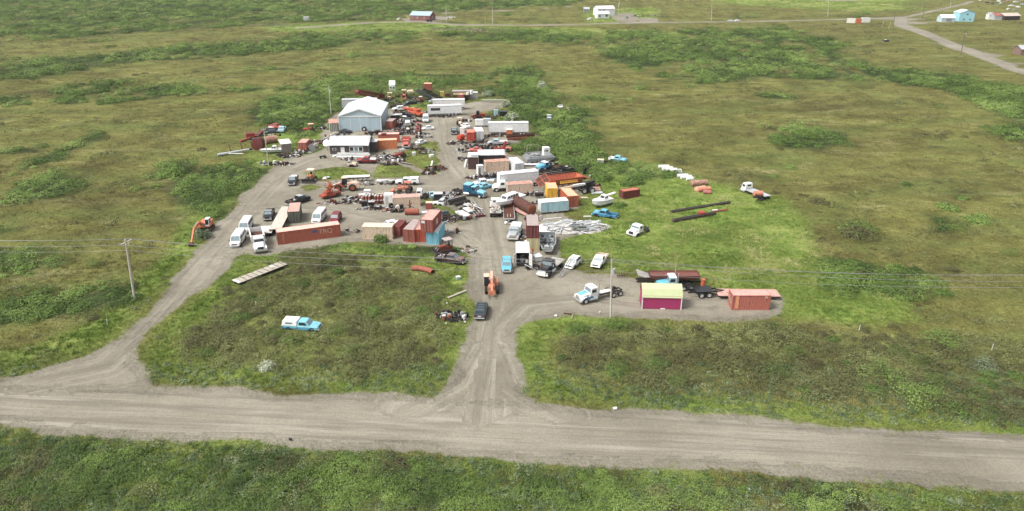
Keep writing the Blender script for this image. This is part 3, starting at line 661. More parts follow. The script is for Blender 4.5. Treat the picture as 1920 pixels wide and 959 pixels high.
def container(label, fl, fr_, m, L=6.06, Wd=2.44, Hh=2.59, roof=None, z=0, end='side', doors=None, rust=None, cat='shipping container', name='shipping_container', group=None, marks=None, depth_sign=1, rz=None, ribs=True, dark=None):
    """fl, fr_: pixels of the two lower corners of the face towards the camera; end='side': that face is the long side, 'end': it is the short one"""
    A = Vector(P(*fl, z)); B = Vector(P(*fr_, z)); e = (B-A); wide = e.length; e.normalize()
    n = Vector((-e.y, e.x))                       # away from the camera
    if end == 'side':
        ang = math.atan2(e.y, e.x); c = (A+B)/2+n*Wd/2
    else:
        ang = math.atan2(n.y, n.x); c = (A+B)/2+n*L/2
    if rz is not None: ang = rz; c = (A+B)/2+Vector((math.cos(ang), math.sin(ang)))*L/2
    t = T(name, label, cat, (c.x, c.y, z), ang, group, foot=(L, Wd))
    hx, hy = L/2, Wd/2; roof = roof or m; ins = .05
    # corrugated walls
    def corr(p0, p1, nrm, mb):
        p0 = Vector(p0); p1 = Vector(p1); Ln = (p1-p0).length; k = max(4, int(Ln/.28)); dx = (p1-p0)/k; nv = Vector(nrm)
        row = []
        for i in range(k):
            for u, dd in ((0,-.02),(.18,.035-.02),(.5,.035-.02),(.68,-.02)): row.append(p0+dx*(i+u)+nv*dd)
        row.append(p1+nv*-.02)
        vs = [(v.x, v.y, .16) for v in row]+[(v.x, v.y, Hh-.12) for v in row]; n_ = len(row)
        mb.add(vs, [(i, i+1, n_+i+1, n_+i) for i in range(n_-1)], m)
    w = MB()
    if ribs:
        corr((-hx+.1,-hy+ins,0), (hx-.1,-hy+ins,0), (0,-1,0), w); corr((hx-.1,hy-ins,0), (-hx+.1,hy-ins,0), (0,1,0), w); corr((hx-ins,-hy+.1,0), (hx-ins,hy-.1,0), (1,0,0), w)
    else:
        w.box((0,0,Hh/2), (L-.1, Wd-.1, Hh-.2), m)
    w.build('wall', m, t)
    f = MB(); fm = dark or m
    for x in (-1, 1):
        for y in (-1, 1): f.box((x*(hx-.07), y*(hy-.07), Hh/2), (.14, .14, Hh-.002), fm)
    for y in (-1, 1): f.box((0, y*(hy-.05), .08), (L-.28, .10, .155), fm).box((0, y*(hy-.04), Hh-.06), (L-.28, .08, .12), fm)
    for x in (-1, 1): f.box((x*(hx-.05), 0, .08), (.10, Wd-.28, .15), fm).box((x*(hx-.04), 0, Hh-.06), (.08, Wd-.28, .12), fm)
    f.build('frame', None, t)
    r = MB().box((0,0,Hh-.045), (L-.16, Wd-.16, .05), roof)
    for i in range(int(L/.55)): r.box((-hx+.35+i*.55, 0, Hh-.012), (.22, Wd-.5, .028), roof)
    r.build('roof', None, t)
    for s in (-1, 1):   # the pair of doors at the -x end
        d_ = MB().box((-hx+.05, s*(hy/2-.03), Hh/2), (.05, hy-.14, Hh-.34), doors or m)
        dd = d_.build('door', None, t)
        b = MB()
        for y in (.25, .75): b.cyl((-hx-.005, s*(hy*y), .25), (-hx-.005, s*(hy*y), Hh-.25), .022, LGREY if marks == 'rods' else GREY, 6)
        b.build('lock_rod', None, dd)
    return t
def mark(t, face, u0, u1, v0, v1, m, name='marking', L=6.06, Wd=2.44, Hh=2.59):
    hx, hy = L/2, Wd/2
    q = dict(right=[(-hx,-hy,0),(hx,-hy,0),(hx,-hy,Hh),(-hx,-hy,Hh)], door=[(-hx,hy,0),(-hx,-hy,0),(-hx,-hy,Hh),(-hx,hy,Hh)], left=[(hx,hy,0),(-hx,hy,0),(-hx,hy,Hh),(hx,hy,Hh)], far=[(hx,-hy,0),(hx,hy,0),(hx,hy,Hh),(hx,-hy,Hh)])[face]
    return MB().quad(sub(q, u0, u1, v0, v1), .012, m).build(name, None, t)
def trailer_deck(label, quad, z=1.1, m=None, th=.3, name='flatbed_trailer', cat='trailer', wheels=2, wx=.25, boards=True, group=None, legs=True):
    """quad: four photo pixels of the deck's top, near-left, near-right, far-right, far-left"""
    q = [Vector((*P(*p, z), z)) for p in quad]; n = (q[0]+q[1])/2; f = (q[2]+q[3])/2; c = (n+f)/2; ax = f-n; L = ax.length; rz = math.atan2(ax.y, ax.x)
    wd = ((q[1]-q[0]).length+(q[2]-q[3]).length)/2; wd = min(wd, 2.7)
    t = T(name, label, cat, (c.x, c.y, 0), rz, group, foot=(L, wd))
    mb = MB(); k = max(3, int(wd/.22))
    for i in range(k): mb.box((random.uniform(-.03,.03), -wd/2+(i+.5)*wd/k, z-.04+random.uniform(-.006,.006)), (L, wd/k-.02, .08), m or WOOD)
    mb.build('deck', None, t)
    mb = MB()
    for s in (-1, 1): mb.box((0, s*wd*.48, z-.18), (L, .10, .2), DARK).box((0, s*wd*.2, z-.28), (L*.98, .12, .38), DARK)
    mb.build('chassis', None, t)
    for i in range(wheels):
        for s in (-1, 1): wheel(t, -L/2+L*wx+i*1.25, s*(wd/2-.28), .48, .5)
    return t, L, wd
def boat_hull(L, Bm, Hh, n=9, bow=.55, flat_bow=False):
    rs = []
    for i in range(n):
        u = i/(n-1); x = -L/2+L*u
        w = Bm/2*(1 if u < bow else math.cos((u-bow)/(1-bow)*math.pi/2)**.7)
        if flat_bow: w = max(w, Bm/2*.62)
        w = max(w, .03); zk = .0 if u < .6 else Hh*.62*((u-.6)/.4)**2; zt = Hh*(1+.22*max(0, u-.4))
        rs.append((x, w, zk, zt))
    return rs
def skiff(label, a, b, m, inner=None, Bm=2.2, Hh=1.0, z=0, flat_bow=True, console=False, cabin_=None, benches=3, name='skiff', cat='boat', junk=0, group=None, L=None, tilt=0, deckm=None):
    c, rz, LL = span(a, b, z); L = L or LL; t = T(name, label, cat, (c[0], c[1], z), rz, group, foot=(L, Bm), rx=tilt)
    rs = boat_hull(L, Bm, Hh, flat_bow=flat_bow)
    outer = [[(x,-w,zt),(x,-w*.92,zk+.35*(zt-zk)),(x,-w*.55,zk+.04),(x,0,zk),(x,w*.55,zk+.04),(x,w*.92,zk+.35*(zt-zk)),(x,w,zt)] for x, w, zk, zt in rs]
    mb = MB(); n = 7; vs = [v for r in outer for v in r]
    mb.add(vs, [(j*n+i, j*n+i+1, (j+1)*n+i+1, (j+1)*n+i) for j in range(len(rs)-1) for i in range(n-1)], m); mb.add(outer[0], [tuple(range(n))], m); mb.add(outer[-1], [tuple(range(n-1,-1,-1))], m)
    mb.build('hull', m, t)
    k = MB()
    for j in range(len(rs)-1):
        x, w, zk, zt = rs[j]; x2, w2, zk2, zt2 = rs[j+1]
        for s in (-1, 1): k.beam((x, s*(w+.02), zt+.02), (x2, s*(w2+.02), zt2+.02), .12, .08, m)
    x, w, zk, zt = rs[0]; k.beam((x,-w,zt),(x,w,zt),.12,.08,m); x, w, zk, zt = rs[-1]; k.beam((x,-w-.03,zt+.02),(x,w+.03,zt+.02),.12,.08,m)
    k.build('gunwale', None, t)
    if not cabin_ or cabin_ == 'house':
        fl = [(x, -w*.84, zk+.40*(zt-zk)) for x, w, zk, zt in rs]+[(x, w*.84, zk+.40*(zt-zk)) for x, w, zk, zt in reversed(rs)]
        iw = MB().add(fl, [tuple(range(len(fl)))], inner or GREY)
        for sgn in (-1, 1):
            v = [(x, sgn*w*.84, zk+.40*(zt-zk)) for x, w, zk, zt in rs]+[(x, sgn*w*.97, zt) for x, w, zk, zt in rs]; nn = len(rs)
            iw.add(v, [(i, i+1, nn+i+1, nn+i) for i in range(nn-1)], inner or GREY)
        iw.build('floor', None, t)
        for i in range(benches): MB().box((-L*.3+i*L*.24, 0, Hh*.72), (.32, Bm*.84, .06), m).build('bench', None, t)
    else:
        dk = [(x, -w, zt+.01) for x, w, zk, zt in rs]+[(x, w, zt+.01) for x, w, zk, zt in reversed(rs)]
        MB().add(dk, [tuple(range(len(dk)))], deckm or m).build('deck', None, t)
    if console:
        o = MB().box((-L*.1, 0, Hh+.2), (.6, .7, .9), m, bev=.05).build('console', None, t); MB().quad([(.0-L*.1+.31,.3,Hh+.65),(.0-L*.1+.31,-.3,Hh+.65),(-L*.1+.2,-.28,Hh+1.0),(-L*.1+.2,.28,Hh+1.0)][::-1], .02, GLASSB).build('windshield', None, o)
    if cabin_:
        cl = dict(long=.52, short=.30, house=.16)[cabin_]; x0 = -L*.28 if cabin_ != 'house' else -L*.42; x1 = x0+L*cl; hh = .95 if cabin_ != 'house' else 1.9
        fr = frust(x0, x1, Bm*.36, Hh, x0+.15, x1-(.7 if cabin_ != 'house' else .1), Bm*.30, Hh+hh)
        o = MB().add(fr['b']+fr['t'], [(4,5,6,7),(0,1,5,4),(1,2,6,5),(2,3,7,6),(3,0,4,7)], deckm or m).build('cabin', None, t)
        for k_ in ('right', 'left'):
            nw = 4 if cabin_ == 'long' else 2
            for i in range(nw): MB().quad(sub(fr[k_], .08+i*.9/nw, .08+(i+.75)*.9/nw, .4, .8), .015, GLASS).build('window', None, o)
        MB().quad(sub(fr['front'], .1, .9, .3, .85), .015, GLASS).build('windshield', None, o)
    if junk:
        mb = MB()
        for i in range(junk): mb.box((random.uniform(-L*.35,L*.35), random.uniform(-Bm*.3,Bm*.3), Hh*.7+random.uniform(0,.4)), (random.uniform(.2,1.1), random.uniform(.1,.5), random.uniform(.1,.3)), random.choice([DARK, ALU, WHITE2, GREY, LGREY]), rz=random.uniform(0,3))
        mb.build('cargo', None, t)
    return t
def tank(label, a, b, r, m, z=0, name='steel_tank', cat='tank', bands=2, dome=.25, saddle=True, group=None, nozzle=False, endm=None):
    c, rz, L = span(a, b, z); t = T(name, label, cat, (c[0], c[1], z), rz, group, foot=(L, 2*r)); zz = r+(.25 if saddle else 0)
    MB().cyl((-L/2,0,zz), (L/2,0,zz), r, m, 22, caps=True).build('shell', None, t)
    for s in (-1, 1): MB().lathe((s*(L/2-.01),0,zz), (s*(L/2+dome),0,zz), [(0,r),(.35,r*.93),(.7,r*.72),(.92,r*.42),(1,r*.1)], endm or m, 22).build('end_cap', None, t)
    mb = MB()
    for i in range(bands): x = -L/2+L*(i+.5)/max(bands,1); mb.lathe((x-.05,0,zz), (x+.05,0,zz), [(0,r+.025),(1,r+.025)], endm or m, 22, False)
    if bands: mb.build('band', None, t)
    if saddle:
        for s in (-1, 1): MB().box((s*L*.32,0,.18), (.2, r*1.5, .42), DARK).build('saddle', None, t)
    if nozzle: MB().cyl((0,0,zz+r-.05),(0,0,zz+r+.3),.16,m,12).build('nozzle', None, t)
    return t
def gable(label, fl, fr_, D, Hh, Rise, wm, rm, name='shed', cat='shed', along='side', over=.3, base=None, group=None, rz=None, openings=(), trim=None, kinked=False, W_=None, z=0, single=False):
    """fl, fr_: lower corners of the wall towards the camera. along='side': the ridge runs along that wall; 'end': that wall is the gable end. openings: (face, u0, u1, v0, v1, kind)"""
    A = Vector(P(*fl, z)); B = Vector(P(*fr_, z)); e = B-A; w = W_ or e.length; e.normalize(); n = Vector((-e.y, e.x)); ang = math.atan2(e.y, e.x); c = (A+B)/2+n*D/2
    t = T(name, label, cat, (c.x, c.y, z), ang, group, foot=(max(w, D), min(w, D)))
    hx, hy = w/2, D/2; wall = MB()
    wall.box((0,0,Hh/2), (w, D, Hh), wm); ov = over
    if along == 'side':
        wall.add([(-hx,-hy,Hh),(-hx,hy,Hh),(-hx,0,Hh+Rise),(hx,-hy,Hh),(hx,hy,Hh),(hx,0,Hh+Rise)], [(0,2,1),(3,4,5)], wm)
        prof = [(-hy-ov, Hh-ov*Rise/hy), (0, Hh+Rise), (hy+ov, Hh-ov*Rise/hy)] if not kinked else [(-hy-ov, Hh-.35), (-hy*.62, Hh+Rise*.62), (0, Hh+Rise), (hy*.62, Hh+Rise*.62), (hy+ov, Hh-.35)]
        if single: prof = [(-hy-ov, Hh+.02), (hy+ov, Hh+Rise)]
        if kinked: wall.add([(sx*hx, y, z_) for sx in (-1,1) for y, z_ in [(-hy,Hh)]+prof[1:-1]+[(hy,Hh)]], [(0,1,2,3,4),(9,8,7,6,5)], wm)
        pt = lambda p, s, d: (s*(hx+ov), p[0], p[1]+d)
    else:
        wall.add([(-hx,-hy,Hh),(hx,-hy,Hh),(0,-hy,Hh+Rise),(-hx,hy,Hh),(hx,hy,Hh),(0,hy,Hh+Rise)], [(0,1,2),(3,5,4)], wm)
        prof = [(-hx-ov, Hh-ov*Rise/hx), (0, Hh+Rise), (hx+ov, Hh-ov*Rise/hx)]
        pt = lambda p, s, d: (p[0], s*(hy+ov), p[1]+d)
    wall.build('wall', None, t)
    rf = MB(); k = len(prof)
    lo = [pt(p, -1, .03) for p in prof]+[pt(p, 1, .03) for p in prof]; hi = [pt(p, -1, .12) for p in prof]+[pt(p, 1, .12) for p in prof]
    fs = [(i, k+i, k+i+1, i+1) for i in range(k-1)]; fs2 = [tuple(reversed(f)) for f in fs]
    rf.add(lo, fs2, rm); rf.add(hi, fs, rm)
    loop = list(range(k))+list(range(2*k-1, k-1, -1))
    rf.add(lo+hi, [(loop[i], loop[(i+1) % len(loop)], loop[(i+1) % len(loop)]+2*k, loop[i]+2*k) for i in range(len(loop))], rm)
    # standing seams
    Lr = (2*(hx+ov) if along == 'side' else 2*(hy+ov)); ns = int(Lr/.6)
    for i in range(1, ns):
        f = i/ns
        for j in range(k-1):
            a = Vector(hi[j]).lerp(Vector(hi[k+j]), f); b = Vector(hi[j+1]).lerp(Vector(hi[k+j+1]), f)
            rf.beam(a, b, .05, .06, rm)
    rf.build('roof', None, t)
    q = dict(front=[(-hx,-hy,0),(hx,-hy,0),(hx,-hy,Hh),(-hx,-hy,Hh)], right=[(hx,-hy,0),(hx,hy,0),(hx,hy,Hh),(hx,-hy,Hh)], left=[(-hx,hy,0),(-hx,-hy,0),(-hx,-hy,Hh),(-hx,hy,Hh)], back=[(hx,hy,0),(-hx,hy,0),(-hx,hy,Hh),(hx,hy,Hh)])
    for (face, u0, u1, v0, v1, kind, *mm) in openings:
        if kind == 'window':
            o = MB().quad(sub(q[face], u0, u1, v0, v1), .05, mm[0] if mm else WHITE).build('window', None, t)
            k2 = max(1, int(round((u1-u0)*w/1.2))); g = MB()
            for i in range(k2):
                s_ = sub(q[face], u0+(u1-u0)*(i+.12)/k2, u0+(u1-u0)*(i+.88)/k2, v0+(v1-v0)*.12, v1-(v1-v0)*.12)
                nn = (s_[1]-s_[0]).cross(s_[3]-s_[0]).normalized()*.045; g.quad([v+nn for v in s_], .012, GLASS if i % 2 == 0 else GLASSB)
            g.build('pane', None, o)
        elif kind == 'door': MB().quad(sub(q[face], u0, u1, v0, v1), .05, mm[0] if mm else WHITE).build('door', None, t)
        elif kind == 'trim': MB().quad(sub(q[face], u0, u1, v0, v1), .06, mm[0] if mm else WHITE).build('trim', None, t)
    if base: MB().box((0,0,.2),(w+.08,D+.08,.4),base).build('foundation', None, t)
    return t, w
def junk_bits(mb, n, rad, ry=None, h=.6, mats=None, size=(.2,1.3)):
    ry = ry or rad; mats = (mats or [DARK, GREY, RUST, WHITE2, ALU, BLACK, LGREY])+[RUSTD, DARK, RUST, WOODD]
    for i in range(n):
        a = random.uniform(0, 6.28); r = math.sqrt(random.random()); x, y = math.cos(a)*r*rad, math.sin(a)*r*ry; z = random.uniform(.05, h)*(1.05-r)+.06
        k = random.random(); m = random.choice(mats); s = random.uniform(*size)
        if k < .36: mb.box((x,y,z), (s*.85, s*random.uniform(.12,.5), random.uniform(.03,.28)), m, mat=Matrix.Rotation(random.uniform(0,3.1),4,'Z') @ Matrix.Rotation(random.uniform(-.5,.5),4,'X'))
        elif k < .84:
            b = random.uniform(0, 3.14); l = s*1.7; mb.cyl((x-math.cos(b)*l/2,y-math.sin(b)*l/2,z), (x+math.cos(b)*l/2,y+math.sin(b)*l/2,z+random.uniform(-.1,.35)), random.uniform(.02,.075), m, 6)
        elif k < .95: mb.lathe((x,y,z), (x+random.uniform(-.18,.18),y+random.uniform(-.1,.1),z+.22), [(0,.22),(0,.42),(1,.42),(1,.22)], RUBBER, 12, False)
        else: mb.cyl((x,y,.0), (x+random.uniform(-.15,.15),y,.85), .29, random.choice(mats), 10)
def heap(label, px, rad, ry=None, n=30, h=.8, mats=None, name='scrap_heap', size=(.2,1.3), rz=0, cat='scrap heap'):
    x, y = P(*px); mb = MB(); junk_bits(mb, int(n*2.6), rad, ry, h, mats, size)
    FOOT.append((x, y, min(rad, ry or rad)*.9))
    return one(mb, name, label, cat, (x, y), rz, kind='stuff')
# ---------------------------------------------------------------- machines
def tracks(t, L, y, r=.42, w=.5, m=None):
    """a crawler track: a closed belt with rollers"""
    m = m or DARK
    for s in (-1, 1):
        pts = [(L/2*math.cos(q)*0+ (L/2-r)*(1 if math.cos(q) >= 0 else -1)+r*math.cos(q), r*math.sin(q)+r) for q in np.linspace(0, 2*math.pi, 18, endpoint=False)]
        mb = MB(); n = len(pts)
        vs = [(x, s*y-w/2, z) for x, z in pts]+[(x, s*y+w/2, z) for x, z in pts]
        mb.add(vs, [(i, (i+1) % n, n+(i+1) % n, n+i) for i in range(n)]+[tuple(range(n-1,-1,-1)), tuple(range(n, 2*n))], m)
        for i in range(int(L/.3)): mb.box((-L/2+r*.6+i*.3, s*y, 2*r+.02), (.06, w, .05), m)
        o = mb.build('track', None, t)
        k = MB()
        for x in (-L/2+r, L/2-r): k.cyl((x, s*y-w/2-.02, r), (x, s*y+w/2+.02, r), r*.6, RUSTD, 12)
        k.build('roller', None, o)
def dozer(label, px, heading, m, roofm=None, s=1., group=None, z=0, name='bulldozer', cat='bulldozer', ropsm=None):
    x, y = P(*px); t = T(name, label, cat, (x, y, z), R(heading), group, foot=(4.6, 3)); t.scale = (s, s, s)
    tracks(t, 3.4, .95)
    MB().loft([ring8(-1.5,.52,.7,1.35,.05), ring8(-.1,.52,.7,1.45,.05), ring8(0,.50,.7,1.75,.1), ring8(1.45,.46,.7,1.65,.1)], m).build('engine_hood', None, t)
    MB().box((1.48,0,1.15),(.05,.75,.85),DARK).build('grille', None, t)
    MB().box((-.75,0,1.45),(.6,.6,.25),BLACK,bev=.05).box((-1.0,0,1.75),(.15,.6,.6),BLACK,bev=.05).build('seat', None, t)
    mb = MB(); rm = ropsm or m
    for a in (-1.35, .05):
        for b in (-.7, .7): mb.beam((a,b,1.0),(a,b*.95,2.75),.10,.10,rm)
    mb.build('roll_cage', None, t)
    MB().box((-.65,0,2.82),(1.75,1.75,.10),roofm or CREAM,bev=.03).build('canopy_roof', None, t)
    mb = MB()
    for b in (-1.3, 1.3): mb.beam((-.2,b,.5),(2.05,b*.9,.45),.14,.2,rm)
    mb.build('push_arm', None, t)
    mb = MB(); pr = [(2.15,.05),(2.0,.35),(1.98,.75),(2.12,1.15)]
    for (a0,b0),(a1,b1) in zip(pr, pr[1:]): mb.loft([[(a0,yy,b0),(a0+.08,yy,b0),(a1+.08,yy,b1),(a1,yy,b1)] for yy in (-1.65,1.65)], DARK)
    mb.build('blade', None, t)
    MB().cyl((.7,-.2,1.6),(.7,-.2,2.3),.06,RUSTD,8).build('exhaust_stack', None, t)
    for yy in (-.35,.35): MB().cyl((1.3,yy,1.5),(2.0,yy,.9),.05,LGREY,8).build('hydraulic_cylinder', None, t)
    return t
def wheel_loader(label, px, heading, m, roofm=None, s=1., bucket=True, name='wheel_loader', cat='wheel loader', group=None, rearm=None, z=0):
    x, y = P(*px); t = T(name, label, cat, (x, y, z), R(heading), group, foot=(6.5, 2.8)); t.scale = (s, s, s)
    MB().loft([ring8(-3.0,.80,.95,1.75,.1), ring8(-2.6,.85,.85,1.95,.15), ring8(-.5,.80,.85,2.0,.1)], rearm or m).build('engine_hood', None, t)
    MB().box((-3.05,0,1.0),(.3,2.0,.6),rearm or m,bev=.08).build('counterweight', None, t)
    MB().box((.9,0,1.05),(1.6,.9,.5),m,bev=.05).box((.2,0,.85),(1.2,.5,.35),DARK).build('front_frame', None, t)
    fr = frust(-.55,.65,.72,1.5,-.5,.5,.66,2.95)
    o = MB().add(fr['b']+fr['t'], [(0,1,5,4),(1,2,6,5),(2,3,7,6),(3,0,4,7)], BLACK).build('cab', None, t)
    for k in ('front','left','right','back'): MB().quad(sub(fr[k], .08,.92,.25,.92), .02, GLASS).build('window', None, o)
    MB().box((.0,0,3.0),(1.35,1.55,.12),roofm or CREAM,bev=.04).build('cab_roof', None, t)
    for a in (1.55,-1.65):
        for b in (-1.0,1.0): wheel(t, a, b, .82, .58, M('rim_orange',(.35,.10,.04),.6,0,.3))
    mb = MB()
    for b in (-.42,.42): mb.beam((.7,b,1.7),(2.0,b,1.5),.14,.34,m).beam((2.0,b,1.5),(3.2,b,.55),.14,.30,m)
    mb.build('lift_arm', None, t)
    for b in (-.2,.2): MB().cyl((.9,b,1.9),(2.6,b,1.35),.07,LGREY,8).build('hydraulic_cylinder', None, t)
    if bucket:
        pr = [(3.9,.05),(3.2,.08),(2.95,.4),(3.0,.95),(3.25,1.25)]; mb = MB()
        for (a0,b0),(a1,b1) in zip(pr, pr[1:]): mb.loft([[(a0,yy,b0),(a1,yy,b1),(a1,yy,b1+.05),(a0,yy,b0+.05)] for yy in (-1.35,1.35)], m)
        for yy in (-1.35,1.35): mb.add([(p[0],yy,p[1]) for p in pr], [tuple(range(5))], m)
        mb.build('bucket', None, t)
    return t
def excavator(label, px, heading, m, group=None):
    x, y = P(*px); t = T('excavator', label, 'excavator', (x, y, 0), R(heading), group, foot=(5, 3)); t.scale = (.92, .92, .92)
    tracks(t, 3.9, 1.1, .42, .55)
    MB().cyl((0,0,.8),(0,0,1.05),.7,DARK,18).build('turntable', None, t)
    MB().loft([ring8(-2.3,1.05,1.05,1.8,.25), ring8(-2.0,1.25,1.05,2.05,.2), ring8(1.0,1.25,1.05,2.0,.08), ring8(1.1,1.2,1.05,1.4,.05)], m).build('body', None, t)
    fr = frust(-.35,1.25,.45,1.4,-.3,1.05,.42,3.0)
    o = MB()
    o.add([(v[0],v[1]+.75,v[2]) for v in fr['b']+fr['t']], [(0,1,5,4),(1,2,6,5),(2,3,7,6),(3,0,4,7),(4,5,6,7)], WHITE); o = o.build('cab', None, t); o2 = []
    for k in ('front','left','right'):
        q = [(v[0],v[1]+.75,v[2]) for v in fr[k]]; MB().quad(sub(q,.1,.9,.2,.9),.02,GLASS).build('window', None, o)
    bp = [(.9,-.1,1.6),(3.4,-.1,3.1),(6.8,-.1,2.8)]
    mb = MB()
    for p0,p1 in zip(bp,bp[1:]): mb.beam(p0,p1,.34,.50,m)
    mb.build('boom', None, t)
    MB().beam((6.6,-.1,3.05),(9.6,-.1,.7),.30,.45,m).build('stick', None, t)
    for y_ in (-.42,.22): MB().cyl((1.3,y_,1.5),(3.0,y_,2.8),.07,LGREY,8).build('hydraulic_cylinder', None, t)
    MB().cyl((4.2,-.1,3.5),(6.6,-.1,3.3),.08,LGREY,8).build('hydraulic_cylinder', None, t)
    pr = [(9.1,.12),(9.5,.02),(10.1,.3),(10.1,.8),(9.7,.95)]; mb = MB()
    for (a0,b0),(a1,b1) in zip(pr,pr[1:]): mb.loft([[(a0,yy,b0),(a1,yy,b1),(a1,yy,b1+.05),(a0,yy,b0+.05)] for yy in (-.6,.4)], RUSTD)
    for yy in (-.6,.4): mb.add([(p[0],yy,p[1]) for p in pr], [tuple(range(5))], RUSTD)
    mb.build('bucket', None, t)
    return t
def telehandler(label, px, heading, m):
    x, y = P(*px); t = T('telehandler', label, 'telehandler', (x, y, 0), R(heading), None, foot=(5.6, 2.6))
    MB().loft([ring8(-2.4,.55,.6,1.5,.1), ring8(1.9,.55,.6,1.3,.1)], m).build('body', None, t)
    MB().box((-.5,.85,1.15),(1.9,.6,.8),m,bev=.12).build('engine_pod', None, t)
    fr = frust(-.7,.75,.42,1.0,-.6,.55,.38,2.6); o = MB()
    o.add([(v[0],v[1]-.85,v[2]) for v in fr['b']+fr['t']], [(0,1,5,4),(1,2,6,5),(2,3,7,6),(3,0,4,7)], BLACK)
    o = o.build('cab', None, t)
    for k in ('front','left','right','back'): MB().quad(sub([(v[0],v[1]-.85,v[2]) for v in fr[k]],.1,.9,.3,.92),.02,GLASS).build('window', None, o)
    MB().box((0,-.85,2.66),(1.35,1.0,.12),CREAM,bev=.04).build('cab_roof', None, t)
    MB().beam((-2.3,0,2.2),(1.6,0,2.55),.42,.50,M('boom_cream',(.68,.40,.28),.5,0,.05,.15)).beam((1.2,0,2.5),(2.9,0,1.0),.34,.42,m).build('boom', None, t)
    MB().beam((-2.0,0,1.3),(-2.3,0,2.3),.8,.3,m).build('boom_mount', None, t)
    MB().box((3.0,0,.75),(.12,1.2,.75),m).build('carriage', None, t)
    for b in (-.45,.45): MB().beam((3.05,b,.42),(4.1,b,.40),.12,.05,DARK).build('fork', None, t)
    for a in (-1.75,1.55):
        for b in (-.98,.98): wheel(t, a, b, .66, .44, M('rim_orange',(.35,.10,.04),.6,0,.3))
    for b in (-.25,.25): MB().cyl((-.8,b,1.6),(.9,b,2.3),.06,LGREY,8).build('hydraulic_cylinder', None, t)
    return t
def tractor(label, px, heading, m, group=None, s=1., roofm=None, arms=True, cabw=True, z=0, cat='tractor', name='tractor'):
    x, y = P(*px); t = T(name, label, cat, (x, y, z), R(heading), group, foot=(3.8, 2)); t.scale = (s, s, s)
    MB().loft([ring8(-.9,.40,.7,1.3,.05), ring8(.1,.38,.75,1.4,.12), ring8(1.7,.34,.75,1.25,.12)], m).build('body', None, t)
    MB().box((1.72,0,1.0),(.05,.5,.45),DARK).build('grille', None, t)
    if cabw:
        mb = MB()
        for a in (-1.15,-.05):
            for b in (-.55,.55): mb.beam((a,b,.95),(a,b,2.4),.08,.08,m)
        mb.build('roll_cage', None, t); MB().box((-.6,0,2.45),(1.5,1.4,.09),roofm or m,bev=.03).build('canopy_roof', None, t)
    MB().box((-.7,0,1.25),(.5,.5,.15),BLACK).box((-.95,0,1.5),(.12,.5,.45),BLACK).build('seat', None, t)
    for b in (-.72,.72): wheel(t, -.85, b, .68, .38); wheel(t, 1.25, b, .42, .26)
    if arms:
        mb = MB()
        for b in (-.6,.6): mb.beam((-.2,b,1.4),(1.6,b,1.6),.08,.14,m).beam((1.6,b,1.6),(2.4,b,.6),.08,.12,m)
        mb.build('lift_arm', None, t); MB().box((2.7,0,.45),(.7,1.7,.5),m,bev=.1).build('bucket', None, t)
    return t
def lattice_boom(label, a, b, za, zb, w, h, m, name='conveyor', cat='conveyor', belt=True, group=None, legs=(), bays=10, th=.09):
    A = Vector((*P(*a, za), za)); B = Vector((*P(*b, zb), zb)); c = (A+B)/2; ax = (B-A); L = ax.length
    rz = math.atan2(ax.y, ax.x); ry = -math.asin(ax.z/L)
    t = T(name, label, cat, (c.x, c.y, 0), rz, group, foot=(L, w)); fr = MB(); H2 = c.z
    def pt(u, y, z): p = Matrix.Rotation(ry, 3, 'Y') @ Vector((u, y, z)); return p+Vector((0,0,H2))
    for y in (-w/2, w/2):
        for z in (0, h): fr.beam(pt(-L/2,y,z), pt(L/2,y,z), th, th, m)
        for i in range(bays):
            u0 = -L/2+L*i/bays; u1 = u0+L/bays
            fr.beam(pt(u0,y,0), pt(u1,y,h), th*.6, th*.6, m).beam(pt(u0,y,0), pt(u0,y,h), th*.6, th*.6, m)
    for i in range(bays+1):
        u = -L/2+L*i/bays; fr.beam(pt(u,-w/2,0), pt(u,w/2,0), .06, .06, m)
    fr.build('truss', None, t)
    if belt:
        mb = MB(); mb.add([pt(-L/2,-w*.4,h+.06),pt(L/2,-w*.4,h+.06),pt(L/2,w*.4,h+.06),pt(-L/2,w*.4,h+.06),pt(-L/2,-w*.4,h+.02),pt(L/2,-w*.4,h+.02),pt(L/2,w*.4,h+.02),pt(-L/2,w*.4,h+.02)], [(0,1,2,3),(7,6,5,4),(0,4,5,1),(1,5,6,2),(2,6,7,3),(3,7,4,0)], RUBBER)
        mb.build('belt', None, t)
    for u in (-L/2, L/2):
        mb = MB().cyl(pt(u,-w*.45,h*.6), pt(u,w*.45,h*.6), max(.12, h*.4), m, 12); mb.build('end_roller', None, t)
    for f in legs:
        p0 = pt(-L/2+L*f, -w/2, 0); p1 = pt(-L/2+L*f, w/2, 0)
        MB().beam(p0, (p0.x+.3, p0.y-.2, 0), .1, .1, m).beam(p1, (p1.x+.3, p1.y+.2, 0), .1, .1, m).build('leg', None, t)
    return t
